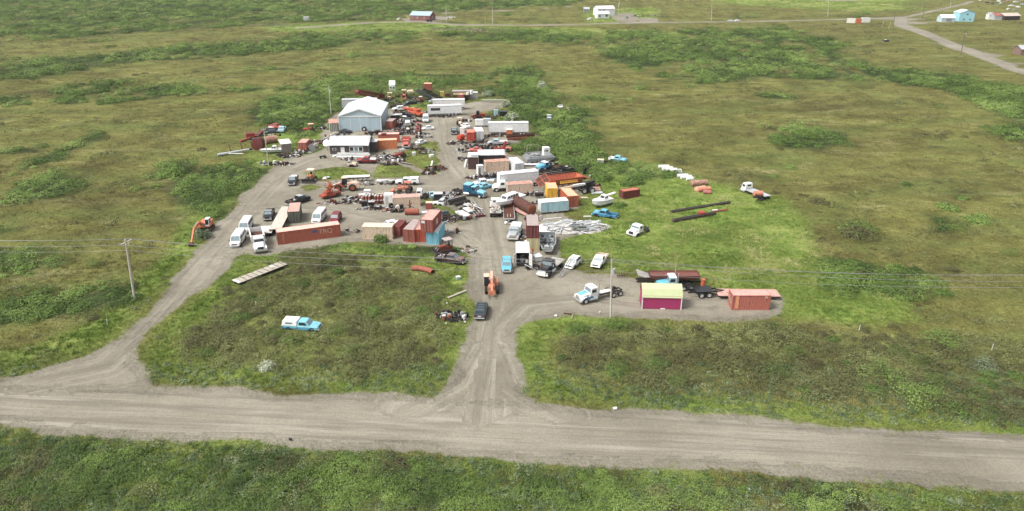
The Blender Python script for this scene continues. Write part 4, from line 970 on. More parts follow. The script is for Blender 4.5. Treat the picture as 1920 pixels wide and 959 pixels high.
def dead_car(label, a, b, m, L=4.5, group=None, z=0, cat='car wreck', name='car_wreck', roofm=None, glass=None, sunk=.18, tilt=0):
    c, rz, _ = span(a, b, z); t = T(name, label, cat, (c[0], c[1], z-sunk), rz, group, foot=(L, 1.9), rx=tilt)
    hw = .88; xf, xr = L/2, -L/2
    MB().loft([ring8(xr, hw*.9, .40, .88, .08), ring8(xr+.3, hw, .35, .95, .08), ring8(xf-1.2, hw, .35, .98, .08), ring8(xf-.2, hw*.93, .40, .85, .12), ring8(xf, hw*.85, .45, .75, .1)], m).build('body', None, t)
    fr = frust(xr+.7, xf-1.0, hw*.92, .95, xr+1.1, xf-1.75, hw*.72, 1.45); cabin(t, fr, m, roof=roofm, wins=((.06,.46),(.52,.92)), glass=glass)
    for x in (xf-.8, xr+.85):
        for s in (-1, 1): wheel(t, x, s*(hw-.1), .31, .2)
    face_bits(t, xf, hw*.9, .62, xr=xr, zr=.75)
    return t
def cube_thing(label, px, dims, m, rz=0, name='crate', cat='crate', z=0, top=None, group=None, legs=0, slats=False, door=None, foot=True, rx=0):
    """a box with a lid, battens and feet"""
    x, y = P(*px, z) ; a, b, c = dims
    t = T(name, label, cat, (x, y, z), R(rz), group, foot=(max(a,b), min(a,b)) if foot else None, rx=rx)
    body = MB().box((0,0,legs+c/2), (a, b, c), m, bev=.03)
    if slats:
        for i in range(int(a/.3)):
            for s in (-1, 1): body.box((-a/2+.15+i*.3, s*(b/2+.012), legs+c/2), (.05, .022, c*.96), m)
    body.build('body', None, t)
    MB().box((0,0,legs+c+.03), (a+.10, b+.10, .06), top or m).build('lid', None, t)
    if legs:
        mb = MB()
        for sx in (-1, 1):
            for sy in (-1, 1): mb.box((sx*(a/2-.1), sy*(b/2-.1), legs/2), (.12,.12,legs), DARK)
        mb.build('skid', None, t)
    if door: MB().box((-a/2+a*.3 if a > 1 else 0, -b/2-.02, legs+c*.42), (min(.8,a*.35), .05, c*.78), door).build('door', None, t)
    return t
# ================================================================ FRONT HALF OF THE YARD
BOXRED = M('box_red', (.36,.105,.070), .55, 0, .24, .22, 1.2, streak=True)
BOXRED2 = M('box_brick', (.27,.075,.055), .6, 0, .25, .2, 1.4, streak=True)
BOXDARK = M('box_maroon', (.14,.03,.028), .6, 0, .2, .25, 1.4, streak=True)
BOXOR = M('box_orange', (.55,.17,.075), .55, 0, .2, .15, 1.2, streak=True)
PINKR = M('faded_red_roof', (.54,.32,.27), .6, 0, .15, .15, 1.0)
PINKL = M('pale_pink_roof', (.66,.42,.34), .6, 0, .05, .12, 1.0)
TAUPE = M('dusty_roof', (.36,.30,.28), .7, 0, .1, .15, 1.2)
SKYB = M('box_sky_blue', (.20,.48,.58), .5, 0, .14, .16, 1.0, streak=True)
PALEB = M('box_pale_blue', (.33,.50,.54), .5, 0, .12, .14, 1.0, streak=True)
OLIVG = M('box_olive_grey', (.105,.11,.085), .65, 0, .12, .3, 1.2, streak=True)
YEL = M('box_yellow', (.72,.42,.045), .5, 0, .12, .12, 1.0)
PEACH = M('faded_orange_roof', (.74,.42,.27), .6, 0, .05, .12, 1.0)
RUSTCR = M('rusty_cream', (.62,.48,.38), .65, 0, .24, .15, 1.4, streak=True)
RUSTCR2 = M('cream_boards', (.66,.56,.44), .65, 0, .25, .12, 1.4, streak=True)
MOSSY = M('mossy_yellow', (.55,.49,.28), .7, 0, .1, .25, 1.4, streak=True)
FADE = M('faded_marking', (.60,.36,.28), .6, 0, 0, .3, 4)
FADE2 = M('faded_orange_marking', (.68,.30,.17), .6, 0, 0, .3, 4)
BLUEM = M('blue_smudge', (.07,.10,.20), .6, 0, 0, .4, 4)
# ---- containers
t = container('long red container with faded white lettering at the edge of the scrub', (522.5,460), (639,444), BOXRED, L=12.19, roof=PINKL)
def lettering(t, text, x, z, size, m, side=-1, vertical=False, hy=1.22, name='lettering'):
    cu = bpy.data.curves.new('text', 'FONT'); cu.body = text; cu.size = size; cu.extrude = .006; cu.align_x = 'CENTER'; cu.align_y = 'CENTER'; cu.space_line = .8
    tmp = bpy.data.objects.new('tmp', cu); dg = bpy.context.evaluated_depsgraph_get(); me = bpy.data.meshes.new_from_object(tmp.evaluated_get(dg) if False else tmp)
    bpy.data.objects.remove(tmp); me.name = name; me.materials.clear(); me.materials.append(m)
    return O(name, me, t, (x, side*(hy+.004), z), (math.pi/2, -math.pi/2 if vertical else 0, 0))
try:
    lettering(t, 'TRQ', 3.15, 1.6, 1.35, FADE, hy=1.20)
    lettering(t, 'LEASING', -4.95, 1.3, .52, FADE2, vertical=True, hy=1.22)
except Exception as ex: print('TEXT', ex)
q = MB().loft([[(1.05+.62*math.cos(a), yy, 1.78+.27*math.sin(a)) for a in np.linspace(0, 6.28, 16, endpoint=False)] for yy in (-1.19,-1.215)], BLUEM).build('emblem', None, t)
mark(t, 'right', .03, .13, .1, .92, M('lease_panel', (.52,.17,.10), .6, 0, .1, .2), 'panel', L=12.19) if False else None
t = container('olive grey container with a faded red roof beside the wooden flatbed deck', (541,420), (563.7,418.5), OLIVG, end='end', roof=PINKR, L=6.06)
t = container('cream container streaked with rust, behind the scrub, roof half peeled off', (680,448.5), (736,449.5), CREAM, roof=RUSTCR2, L=6.06)
t = container('narrow red container standing behind the end of the cream one', (737,444), (750,445), BOXRED2, end='end', L=4.0, roof=BOXDARK, Wd=1.6, Hh=2.2)
container('dark red container with a grey roof, left end of the stacked group', (758,453.5), (776.5,455), BOXRED2, end='end', roof=TAUPE)
container('bright rusty red container under the stacked one', (777.5,453.8), (798,454.5), M('box_rust_red',(.42,.07,.035),.6,0,.35,.2,1.4,streak=True), end='end', roof=PINKR)
t = container('sky blue container at the right end of the stacked group', (800.5,458.5), (822,459.5), SKYB, end='end', roof=M('white_blue_roof',(.62,.70,.71),.5,0,.1,.15,1.2))
c3 = container('red container stacked on top of two others, white patch on its door', (789,435.6), (811.5,437.2), BOXRED2, end='end', roof=PINKR, z=2.6, doors=BOXRED2, marks='rods')
mark(c3, 'door', .08, .38, .72, .92, WHITE2, 'patch'); mark(c3, 'right', .42, .58, .30, .75, CREAM, 'patch')
container('yellowed container carrying the dark red corrugated one', (989,471.5), (1010,471.5), MOSSY, end='end', roof=MOSSY)
container('dark red corrugated container with a dusty roof on top of the yellowed one', (987.5,447.6), (1010.3,447.6), BOXDARK, end='end', roof=TAUPE, z=2.6, doors=BOXDARK)
t = container('bright yellow container with a faded peach roof', (1025,374), (1046.5,373.5), YEL, end='end', roof=PEACH, L=5.2)
container('orange red container end-on behind the pale blue trailer', (1065,389.5), (1084,388), M('box_burnt',(.40,.095,.045),.6,0,.3,.2,1.4,streak=True), end='end', roof=PEACH, L=6.06)
container('small red container alone in the grass beside the white cruiser', (1166,375), (1201.5,370), BOXDARK, roof=M('roof_rust_orange',(.42,.14,.08),.6,0,.25,.2,1.4), L=4.4, Hh=1.9, Wd=1.9)
t = container('red container with a pink roof, far right end of the gravel lot', (1371.5,582), (1442,582), M('box_salmon_red',(.40,.135,.10),.55,0,.18,.14,1.4,streak=True), roof=PINKR, L=6.06)
mark(t, 'right', .085, .17, .12, .95, FADE2, 'marking'); mark(t, 'right', .84, .92, .80, .95, FADE, 'marking')
for k in range(3): mark(t, 'door', .15+.25*k, .30+.25*k, .55-.1*k, .7-.1*k, FADE, 'marking')
container('peeling cream container with a rusted roof beside the drum stacks', (736.6,390), (789,387.5), CREAM, roof=PINKR, L=6.06, Hh=2.3)
# ---- pale blue trailer, white semitrailers
def box_trailer(label, fl, fr_, m, roof, L=None, Hh=2.7, zb=.9, wheels=(.25,.38), both=False, name='box_trailer', cat='trailer', side='side', Wd=2.5, win=None, stripe=None, landing=True, group=None):
    A = Vector(P(*fl)); B = Vector(P(*fr_)); e = B-A; LL = e.length; e.normalize(); n = Vector((-e.y, e.x)); L = L or LL
    if side == 'side': ang = math.atan2(e.y, e.x); c = (A+B)/2+n*Wd/2
    else: ang = math.atan2(n.y, n.x); c = (A+B)/2+n*L/2
    t = T(name, label, cat, (c.x, c.y, 0), ang, group, foot=(L, Wd))
    b = MB().box((0,0,zb+Hh/2), (L, Wd, Hh), m, bev=.06); b.build('body', None, t)
    MB().box((0,0,zb+Hh+.015), (L-.12, Wd-.12, .05), roof).build('roof', None, t)
    f = MB()
    for s in (-1, 1):
        f.box((0, s*(Wd/2+.012), zb+Hh-.06), (L, .04, .14), LGREY).box((0, s*(Wd/2+.012), zb+.07), (L, .04, .16), LGREY)
        for x in (-L/2+.04, L/2-.04): f.box((x, s*(Wd/2+.012), zb+Hh/2), (.10, .05, Hh), LGREY)
        f.box((0, s*.45, zb-.14), (L*.96, .12, .24), DARK)
    f.build('frame', None, t)
    for x in wheels:
        for s in (-1, 1): wheel(t, -L/2+L*x, s*(Wd/2-.28), .48, .44, RIMW)
    if landing:
        for s in (-1, 1): MB().box((L/2-1.6 if wheels[0] < .5 else -L/2+1.6, s*.7, zb/2), (.14,.14,zb), GREY).build('landing_leg', None, t)
    if win:
        q = [(-L/2,-Wd/2,zb),(L/2,-Wd/2,zb),(L/2,-Wd/2,zb+Hh),(-L/2,-Wd/2,zb+Hh)]
        for (u0,u1,v0,v1,k) in win: MB().quad(sub(q,u0,u1,v0,v1), .03, GLASS).build('window', None, t)
    for s in (-1, 1): MB().box((-L/2-.03, s*Wd/4, zb+Hh/2), (.05, Wd/2-.12, Hh-.25), roof if stripe is None else stripe).build('door', None, t)
    return t
t = box_trailer('pale blue box trailer with a white roof and tandem wheels on the grass', (1014.5,403), (1066,398.5), PALEB, WHITE, Hh=2.25, zb=.45, wheels=(.42,.60), landing=False)
for k in range(6): MB().box((-1.55+random.uniform(-.1,.1), -1.27, .7+k*.33), (.16,.03,.2), M('torn_blue',(.10,.17,.22),.7)).build('torn_panel', None, t)
t = box_trailer('white semitrailer parked behind the rusted cream truck box', (938,357), (1010,349.5), WHITE, WHITE, Hh=2.75, zb=1.0, wheels=(.84,.93), landing=True)
MB().box((0,-1.5,.6),(.1,.1,.1),GREY).build('reflector', None, t)
# ---- vehicles
TEAL = M('paint_light_teal', (.19,.46,.55), .4, 0, .05, .12, 1.2); BLUEC = M('paint_blue', (.045,.19,.32), .4, 0, .06, .15, 1.2); CYAN = M('paint_cyan', (.13,.40,.50), .4, 0, .05, .12, 1.2)
NAVY = M('paint_deep_blue', (.02,.085,.15), .35, 0, .03, .15, 1.2); SLATE = M('paint_slate', (.055,.075,.085), .3, 0, 0, .15, 1.2); BROWN = M('paint_dark_brown', (.06,.035,.03), .35, 0, .1, .2, 1.2)
SILV = M('paint_silver', (.42,.44,.45), .3, .3, .03, .12, 1.2); MAROON = M('paint_maroon', (.17,.02,.022), .4, 0, .12, .2, 1.2)
t = pickup('light blue pickup with a white canopy, alone in the scrub by the road', (538,614), (595,617), TEAL, canopy=WHITE, sunk=.28, L=5.6, side2=TEAL)
MB().box((-.4,-.985,.70),(4.9,.02,.12),BLUEC).build('side_stripe', None, t)
suv('dark slate suv with a roof rack seen from behind on the entrance track', (899.5,600), (905,578), SLATE, tail_white=True, glass=M('tinted_blue',(.03,.045,.055),.1,0,0,.1))
telehandler('orange telehandler with a cream cab roof driving up the entrance track', (922,543), -88, M('handler_orange',(.55,.22,.13),.5,0,.12,.2))
suv('bright light blue wagon facing the road, beside the open white box', (950,497), (950,512), CYAN, L=4.6, rack=False, roof=CYAN, name='wagon', cat='wagon')
suv('white bonnet and roof of a wrecked car shell in the grass beside the flatbed wreck', (1080,493), (1068,503), WHITE, L=3.7, rack=False, wrecked=True, sunk=.2, name='car_shell', cat='car shell')
t = truck('stripped black flatbed truck with a grey plank deck, bonnet missing', (1049,494), (1015,523), BLACK, L=7.0, body='flat', bm=M('grey_planks',(.36,.34,.31),.85,0,0,.3,2), cabm=BLACK, tandem=False, hoodm=BLACK)
MB().box((3.75,0,.95),(.12,1.5,.9),WHITE2).build('grille_guard', None, t)
x, y = P(1054,500); one(MB().beam((0,0,.1),(2.6,4.6,2.0),.12,.12,GREY).beam((.4,-.1,.1),(3.0,4.5,2.0),.12,.12,GREY), 'steel_ladder', 'long grey ladder leaning across the plank deck truck', 'ladder', (P(1047,521)[0], P(1047,521)[1], .05))
# white box body, open doors
A = P(968,500); t = T('truck_box', 'white roofed box with both doors open towards the road, full of junk', 'truck box', (P(980,500)[0], P(980,500)[1]+2.6, 0), math.pi/2, None, foot=(5.2,2.4))
mb = MB()
for s in (-1, 1): mb.box((0, s*1.17, 1.5), (5.2, .06, 2.4), WHITE)
mb.box((2.57,0,1.5),(.06,2.28,2.4),WHITE); mb.build('wall', None, t)
MB().box((0,0,2.74),(5.3,2.5,.08),WHITE,bev=.03).build('roof', None, t); MB().box((0,0,.28),(5.2,2.3,.12),WOODD).build('floor', None, t)
for s in (-1, 1): MB().box((-3.05, s*1.45, 1.5), (1.05, .06, 2.25), WHITE2, rz=s*-.5).build('door', None, t)
mb = MB(); 
for i in range(14): mb.box((random.uniform(-2.3,1.5), random.uniform(-.9,.9), random.uniform(.5,1.2)), (random.uniform(.2,.6),)*3, random.choice([DARK,WHITE2,GREY,WOOD,BLACK]), rz=random.uniform(0,3))
mb.build('cargo', None, t)
cube_thing('white plastic tank and outboard heap beside the open white box', (1007,489), (1.4,1.6,.9), WHITE, 20, 'plastic_tank', 'plastic tank', legs=.15)
x, y = P(999,487); one(MB().cyl((0,0,0),(0,0,1.9),.09,REDP,8).box((0,0,1.95),(.3,.5,.6),REDP,bev=.08), 'hand_pump', 'red hand pump standing at the corner of the yellowed container', 'pump', (x,y))
pickup('white pickup with a loaded bed facing the road, in the grass by the lot', (1131,486), (1117,504), WHITE, bedload='junk', side2=CREAM, L=5.5)
truck('white cab and black bare frame truck sitting in the bright grass', (1213,431), (1183,444), WHITE, L=5.6, body='bare', tandem=False, tanks=False, cabz=-.25, sunk=.25, hoodl=1.2)
pickup('blue pickup with a tyre in its bed, nose to the left in the grass', (1155,410), (1115,403), BLUEC, bedload='tyre', sunk=.2, roof=CYAN, hood=CYAN)
t = truck('white and teal day cab semi tractor parked left of the light pole', (1166,549), (1080,569), WHITE, L=8.4, body='bare', stack=True, rims=RIMW, hoodm=WHITE, cabm=WHITE, deckm=WHITE)
MB().loft([[(x,-.5,z+.02),(x,.5,z+.02),(x,.5,z+.05),(x,-.5,z+.05)] for x,z in ((2.55,1.72),(3.3,1.62),(4.0,1.47))], CYAN).build('hood_stripe', None, t)
for s in (-1,1): MB().box((2.75, s*1.19, 1.12),(1.6,.03,.30),BLUEC).build('side_stripe', None, t)
MB().box((-.5,0,1.04),(3.0,.9,.06),WHITE).build('deck_plate', None, t)
# purple shed
MAG = M('magenta_siding', (.33,.035,.115), .6, 0, 0, .05, .8); PISTA = M('pale_green_roof', (.47,.52,.29), .6, 0, 0, .06, .8)
t, w = gable('magenta shed with a pale green gambrel roof and white corner boards', (1203.5,579.5), (1276.5,581), 3.3, 2.35, 1.35, MAG, PISTA, name='painted_shed', kinked=True, over=.12, openings=[('right',.3,.7,.0,.8,'door')])
for s in (-1,1):
    MB().box((s*w/2, -1.65, 1.17),(.16,.14,2.34),WHITE).build('corner_board', None, t)
MB().box((0,0,.06),(w+.1,3.3,.12),DARK).box((.2,-1.72,.12),(.7,.1,.14),WHITE).build('skid', None, t)
# behind the shed
c, rz, L = span((1192,536), (1312,536)); t = T('tipping_trailer', 'long black trailer with a rust brown tub, behind the magenta shed', 'trailer', c, rz, foot=(L,2.6))
n = 9; tub = MB(); pr = [(-1.2,2.35),(-1.05,1.75),(-.6,1.35),(0,1.22),(.6,1.35),(1.05,1.75),(1.2,2.35)]; inn = [(a*.94,b+.05) for a,b in pr]; xs = [-L/2+2.2, L/2-.4]
tub.loft([[(x,a,b) for a,b in pr]+[(x,a,b) for a,b in reversed(inn)] for x in xs], M('tub_brown',(.17,.065,.052),.75,0,0,.3,2)); 
for x in xs: tub.add([(x,a,b) for a,b in pr], [tuple(range(7))], RUSTD)
tub.build('tub', None, t); MB().add([(x,a,b) for x in xs for a,b in [(-1.18,2.05),(1.18,2.05)]], [(0,2,3,1)], M('tub_brown')).build('load', None, t)
MB().box((-L/2+1.2,0,2.1),(2.3,2.6,.12),M('grey_planks',(.36,.34,.31)),mat=Matrix.Rotation(.35,4,'Y')).box((-L/2+1.2,-1.25,1.7),(2.2,.1,.8),DARK).build('headboard', None, t)
mb = MB()
for s in (-1,1): mb.box((0,s*.55,1.05),(L,.16,.34),BLACK)
for i in range(14): mb.box((-L/2+.6+i*(L-1)/14,0,1.0),(.1,2.3,.14),BLACK)
mb.build('chassis', None, t)
for x in (L/2-2.2, L/2-3.5):
    for s in (-1,1): wheel(t, x, s*1.0, .5, .5, RIMW)
for i in range(9): MB().box((-L/2+1.5+i*.55,-1.2,1.1),(.3,.05,.08),WHITE).build('reflector', None, t) if i % 3 == 0 else None
truck('blue and white semi tractor half hidden behind the magenta shed', (1300,541), (1230,543), CYAN, L=6.5, body='bare', stack=True, hoodm=CYAN, cabm=PALEB, roof=WHITE, rims=RIMW)
c, rz, L = span((1284,556), (1345,553)); t = T('trailer_dolly', 'black tandem axle dolly to the right of the magenta shed', 'trailer', c, rz, foot=(L,2.4))
mb = MB()
for s in (-1,1): mb.box((0,s*.5,.95),(L*.9,.14,.28),BLACK)
mb.beam((L*.4,.5,.9),(L*.7,0,.75),.12,.16,DARK).beam((L*.4,-.5,.9),(L*.7,0,.75),.12,.16,DARK); mb.build('chassis', None, t)
MB().box((.2,0,1.15),(2.9,2.3,.12),BLACK).build('mudguard', None, t)
for x in (-.45,.85):
    for s in (-1,1): wheel(t, x+.1, s*1.0, .52, .5, RIMW)
x, y = P(1317,541); one(MB().cyl((0,0,0),(.0,0,1.7),.35,M('drum_orange',(.50,.12,.06)),16), 'fuel_drum', 'orange red drum standing beside the black tandem dolly', 'drum', (x,y,.0), foot=.5)
t, L, w = trailer_deck('long low trailer with a pinkish deck behind the far right red container', [(1338,541),(1350,555),(1463,556),(1456,543)], .75, PINKR, name='low_trailer', wheels=0)
mb = MB().beam((-L/2,.6,.6),(-L/2-2.6,0,.6),.12,.2,RUSTD).beam((-L/2,-.6,.6),(-L/2-2.6,0,.6),.12,.2,RUSTD); mb.build('drawbar', None, t)
mb = MB()
for x in (-L/3, L/3): mb.box((x,0,.3),(.4,1.8,.55),DARK)
mb.build('support', None, t)
mb = MB()
for i in range(5): mb.beam((-.6+i*.3,0,.05),(-.6+i*.3+.1,.1,.9),.07,.07,RUSTD).beam((-.6+i*.3,0,.4),(-.3+i*.3,.5,.1),.06,.06,RUSTD)
mb.beam((-.8,0,.5),(.9,0,.45),.09,.09,RUSTD)
one(mb, 'harrow', 'small rusty tined harrow left of the plank headboard', 'harrow', P(1164,521), foot=.8)
one(MB().beam((-1.4,.4,.1),(.0,0,.15),.16,.16,RUSTD).beam((.0,0,.15),(-.3,-1.5,.1),.16,.16,WOOD), 'bent_beam', 'bent brown beam at the edge of the lot left of the light pole', 'beam', (P(1074,591)[0],P(1074,591)[1],0))
# boats and trailer cluster in the middle
skiff('big open aluminium landing skiff full of gear beside the stacked containers', (1026,446), (1026.5,479), ALU, Bm=3.2, Hh=1.15, console=True, junk=34, benches=2, inner=GREY, z=.04, L=9.2)
t = truck('white flatbed utility truck with a white tarp load, facing the road', (970,430), (961,454), WHITE2, L=7.0, body='flat', load='white', tandem=False, cabz=-.3, deckm=LGREY, cabm=SILV, hoodm=SILV, hoodl=1.4)
truck('dusty flatbed dump truck with boards on its deck, tail towards the road', (929,410), (929,385), LGREY, L=8.2, body='flat', load='boards', bm=M('dusty_deck',(.50,.46,.40),.85,0,.1,.25), cabm=WHITE2)
c, rz, L = span((955,418), (953,391)); t = T('frame_trailer', 'rust red trailer frame with a grey rim beside the dusty flatbed', 'trailer', c, rz, foot=(L,2.4))
mb = MB().box((0,0,.75),(L,2.2,.10),RUSTD)
for i in range(8): mb.box((-L/2+.4+i*L/8.3,0,.83),(.10,2.2,.08),RUST)
mb.build('deck', None, t); mb = MB()
for s in (-1,1): mb.box((0,s*1.15,.85),(L,.10,.22),LGREY).box((s*L/2,0,.85),(.10,2.3,.22),LGREY)
mb.beam((-L/2+.8,-.3,.95),(-L/2+2.6,-.3,.95),.1,.1,CREAM).beam((-L/2+.8,.3,.95),(-L/2+2.6,.3,.95),.1,.1,CREAM); mb.build('frame', None, t)
mb = MB().beam((-L/2,0,.6),(-L/2-1.2,.5,.5),.1,.12,LGREY); mb.build('drawbar', None, t)
for s in (-1,1): wheel(t, .8, s*1.05, .42, .3)
x, y = P(949,421); one(MB().lathe((0,0,0),(0,0,.7),[(0,.15),(.2,.32),(.5,.38),(.8,.32),(1,.12)],WHITE,14).box((.9,0,.2),(1.6,.15,.12),WHITE2), 'gas_bottle', 'round white gas bottle at the tail of the rust red trailer frame', 'gas bottle', (x,y))
t = tank('huge dark rust brown storage tank lying on a low bed, domed end to the road', (966,385), (997,403), 1.15, RUSTD, bands=2, z=.55, saddle=False, endm=RUST, dome=.35)
c, rz, L = span((960,389),(1001,409)); t = T('tank_trailer', 'pinkish low loader bed under the dark rust storage tank', 'trailer', c, rz, foot=(L,2.5))
MB().box((0,0,.42),(L,2.5,.2),PINKR).box((-L/2+.4,0,.8),(.8,2.2,.8),ORANGE).build('deck', None, t)
for s in (-1,1): wheel(t, -L/2+1.6, s*1.05, .40, .3)
skiff('white cabin boat with a dark window band perched above the storage tank', (978,372), (930,390), WHITE, cabin_='long', Bm=2.6, Hh=1.1, z=1.2, L=8.6, flat_bow=False, name='cabin_boat')
c, rz, L = span((975,374),(938,389)); one(MB().box((0,0,.95),(6.0,.2,.22),RUSTD).box((-2,0,.48),(.2,1.8,.95),RUSTD).box((2,0,.48),(.2,1.8,.95),RUSTD), 'boat_cradle', 'rusty cradle holding up the white cabin boat', 'cradle', c, rz)
truck('white truck cab nose to the left in front of the white semitrailer', (985,357), (929,358), WHITE, L=8.5, body='bare', tandem=False, rims=RIMW, cabz=-.1, hoodl=1.6, tanks=False)
container('rusted cream box with a pink rusted roof behind the white truck cab', (953,364), (999,361), RUSTCR, roof=M('pink_rust',(.58,.32,.25),.65,0,.45,.15,1.4), L=5.9, Hh=2.2, z=.5, cat='truck box', name='truck_box')
mb = MB()
for a in (-1.1,1.1):
    for b in (-.5,.5): mb.beam((a,b,0),(a,b,1.7),.08,.08,LGREY)
    mb.beam((a,-.5,1.7),(a,.5,1.7),.08,.08,LGREY)
for z in (.3,1.7): mb.beam((-1.1,-.5,z),(1.1,-.5,z),.07,.07,LGREY).beam((-1.1,.5,z),(1.1,.5,z),.07,.07,LGREY)
for z in (.5,.8,1.1): mb.box((0,0,z),(2.1,.9,.05),DARK)
one(mb, 'steel_rack', 'grey steel rack between the rusted cream box and the yellow container', 'rack', P(1011,371), R(-3), foot=1.2)
# screening plant
OR2 = M('plant_orange', (.46,.115,.06), .55, 0, .35, .2, 1.6); c, rz, L = span((1018,359),(1092,350)); t = T('screening_plant', 'long orange screening plant hopper with a yellow side panel', 'screening plant', c, rz, foot=(L,4))
L2 = L-1.5; tub = MB()
for s in (-1,1):
    tub.loft([[(x,s*1.5,2.0),(x,s*1.95,3.0),(x,s*1.85,3.0),(x,s*1.4,2.0)] for x in (-L2/2,L2/2)], OR2)
    tub.beam((-L2/2,s*1.9,3.05),(L2/2,s*1.9,3.05),.16,.14,OR2)
tub.box((0,0,1.9),(L2,2.9,.1),RUSTD).loft([[(L2/2-.05,-1.9,3.0),(L2/2,-1.9,3.0),(L2/2,1.9,3.0),(L2/2-.05,1.9,3.0)],[(L2/2-.6,-1.4,1.95),(L2/2-.55,-1.4,1.95),(L2/2-.55,1.4,1.95),(L2/2-.6,1.4,1.95)]], OR2); tub.build('hopper', None, t)
o = MB().box((.6,-1.86,2.35),(4.6,.06,.75),YEL,mat=Matrix.Rotation(-.42,4,'X')).build('side_panel', None, t)
mb = MB()
for i in range(11): mb.box((-1.35+i*.40,-1.905,2.34+random.uniform(-.06,.06)),(.22,.03,.34),OR2,mat=Matrix.Rotation(-.42,4,'X') @ Matrix.Rotation(random.uniform(-.3,.3),4,'Y'))
mb.build('worn_marking', None, o)
mb = MB()
for s in (-1,1): mb.box((0,s*1.1,1.5),(L,.16,.35),OR2)
for i in range(6):
    for s in (-1,1): mb.box((-L2/2+.5+i*L2/5.6,s*1.2,.8),(.14,.14,1.6),RUSTD)
mb.build('frame', None, t)
def grid_frame(parent, q, nu, nv, m, name, th=.14):
    q = [Vector(v) for v in q]; mb = MB()
    for i in range(nu+1): mb.beam(q[0].lerp(q[1],i/nu), q[3].lerp(q[2],i/nu), th, th, m)
    for j in range(nv+1): mb.beam(q[0].lerp(q[3],j/nv), q[1].lerp(q[2],j/nv), th, th, m)
    mb.add(q, [(0,1,2,3)], RUSTD); return mb.build(name, None, parent)
grid_frame(t, [(-L2/2-2.2,-1.4,1.6),(-L2/2+.3,-1.6,3.0),(-L2/2+.3,1.2,3.9),(-L2/2-2.2,1.4,2.6)], 2, 2, OR2, 'tipping_grid')
grid_frame(t, [(L2/2,-1.6,3.0),(L2/2+2.4,-1.2,1.9),(L2/2+2.4,1.2,1.9),(L2/2,1.6,3.0)], 3, 2, OR2, 'end_frame', .12)
c, rz, L = span((1047,366),(1116,359)); t = T('wheeled_conveyor', 'black wheeled carriage with a long cream boom beside the screening plant', 'conveyor', c, rz, foot=(L*.4,2))
MB().beam((-L/2,0,1.5),(L*.2,0,2.0),.45,.35,CREAM).beam((-L*.1,0,1.95),(L*.28,0,2.1),.5,.4,WHITE).build('boom', None, t)
MB().box((L*.26,0,1.0),(2.6,1.8,.5),BLACK).box((L*.30,.2,1.9),(1.6,1.2,1.1),BLACK,bev=.1).box((L*.40,.5,2.3),(1.8,.9,.5),DARK,rz=.3).beam((L*.15,-.6,.8),(L*.4,-.6,1.9),.15,.15,BLACK).build('carriage', None, t)
for x in (L*.15, L*.36):
    for s in (-1,1): wheel(t, x, s*1.1, .72, .5, RIMW)
one(MB().box((0,0,.35),(2.6,1.6,.08),PINKR,mat=Matrix.Rotation(.25,4,'X')), 'faded_tarp', 'faded pink sheet right of the black wheeled carriage', 'panel', P(1115,357), .1, foot=1)
one(MB().box((0,0,.2),(2.7,1.2,.10),LGREY,mat=Matrix.Rotation(.1,4,'X')), 'grey_sheet', 'grey sheet on the ground below the pink one', 'panel', P(1119,363), .15)
skiff('white cruiser boat with a small cabin standing in the grass', (1141,381), (1113,388), WHITE, cabin_='short', Bm=2.3, Hh=1.25, z=.4, flat_bow=False, name='cruiser_boat', L=5.2)
c, rz, L = span((1139,383),(1116,387)); one(MB().box((0,0,.35),(4.6,.2,.14),DARK).box((-1.4,0,.18),(.2,1.6,.35),DARK).box((1.4,0,.18),(.2,1.6,.35),DARK), 'boat_stand', 'dark stand under the white cruiser boat', 'boat stand', c, rz)
one(MB().beam((-1.8,-.6,.8),(2.0,.9,1.6),.8,.10,WHITE2), 'gangplank', 'white gangplank leaning at the stern of the cruiser boat', 'gangplank', P(1137,376))
one(MB().box((0,0,.1),(1.7,.35,.18),WHITE), 'white_board', 'short white board in the grass left of the blue pickup', 'board', P(1101,407), .1)
one(MB().box((0,0,.14),(1.7,.9,.12),CREAM,mat=Matrix.Rotation(.1,4,'Y')), 'pale_sheet', 'pale sheet on the ground between the carriage and the cruiser boat', 'sheet', P(1096,372), .3)
# gravel mound with aluminium scrap
x, y = P(1078,428)
mb = MB(); r_ = [[(math.cos(q)*a*(1+.12*math.sin(3*q))*7.2, math.sin(q)*a*(1+.15*math.cos(2*q))*4.2, hh) for q in np.linspace(0,2*math.pi,26,endpoint=False)] for a,hh in ((1,.0),(.85,.25),(.6,.55),(.3,.75),(.05,.8))]
mb.loft(r_, M('pale_gravel',(.42,.40,.37),.95,0,0,.3,3)); o = mb.build('gravel_mound', None); o.location = (x,y,0); o['kind'] = 'structure'
al = [ALU, LGREY, WHITE2, M('bright_sheet',(.68,.70,.71),.35,.5,0,.12)]
mb = MB()
for i in range(120):
    a = random.uniform(0,6.28); r = math.sqrt(random.random()); X_, Y_ = math.cos(a)*r*6.6, math.sin(a)*r*3.8; Z_ = .35+.55*(1-r)+random.uniform(0,.45)*(1-r)
    mb.box((X_,Y_,Z_),(random.uniform(.5,2.4),random.uniform(.08,.45),random.uniform(.03,.10)),random.choice(al),mat=Matrix.Rotation(random.gauss(.15,.45),4,'Z') @ Matrix.Rotation(random.uniform(-.3,.3),4,'Y'))
one(mb, 'scrap_heap', 'bright aluminium scrap spread over the pale gravel mound', 'scrap heap', (x,y,.1), kind='stuff')
skiff('narrow upturned silver boat hull on the aluminium scrap', (1096,426), (1066,429), ALU, Bm=1.3, Hh=.6, z=.9, benches=1, name='silver_canoe', flat_bow=False)
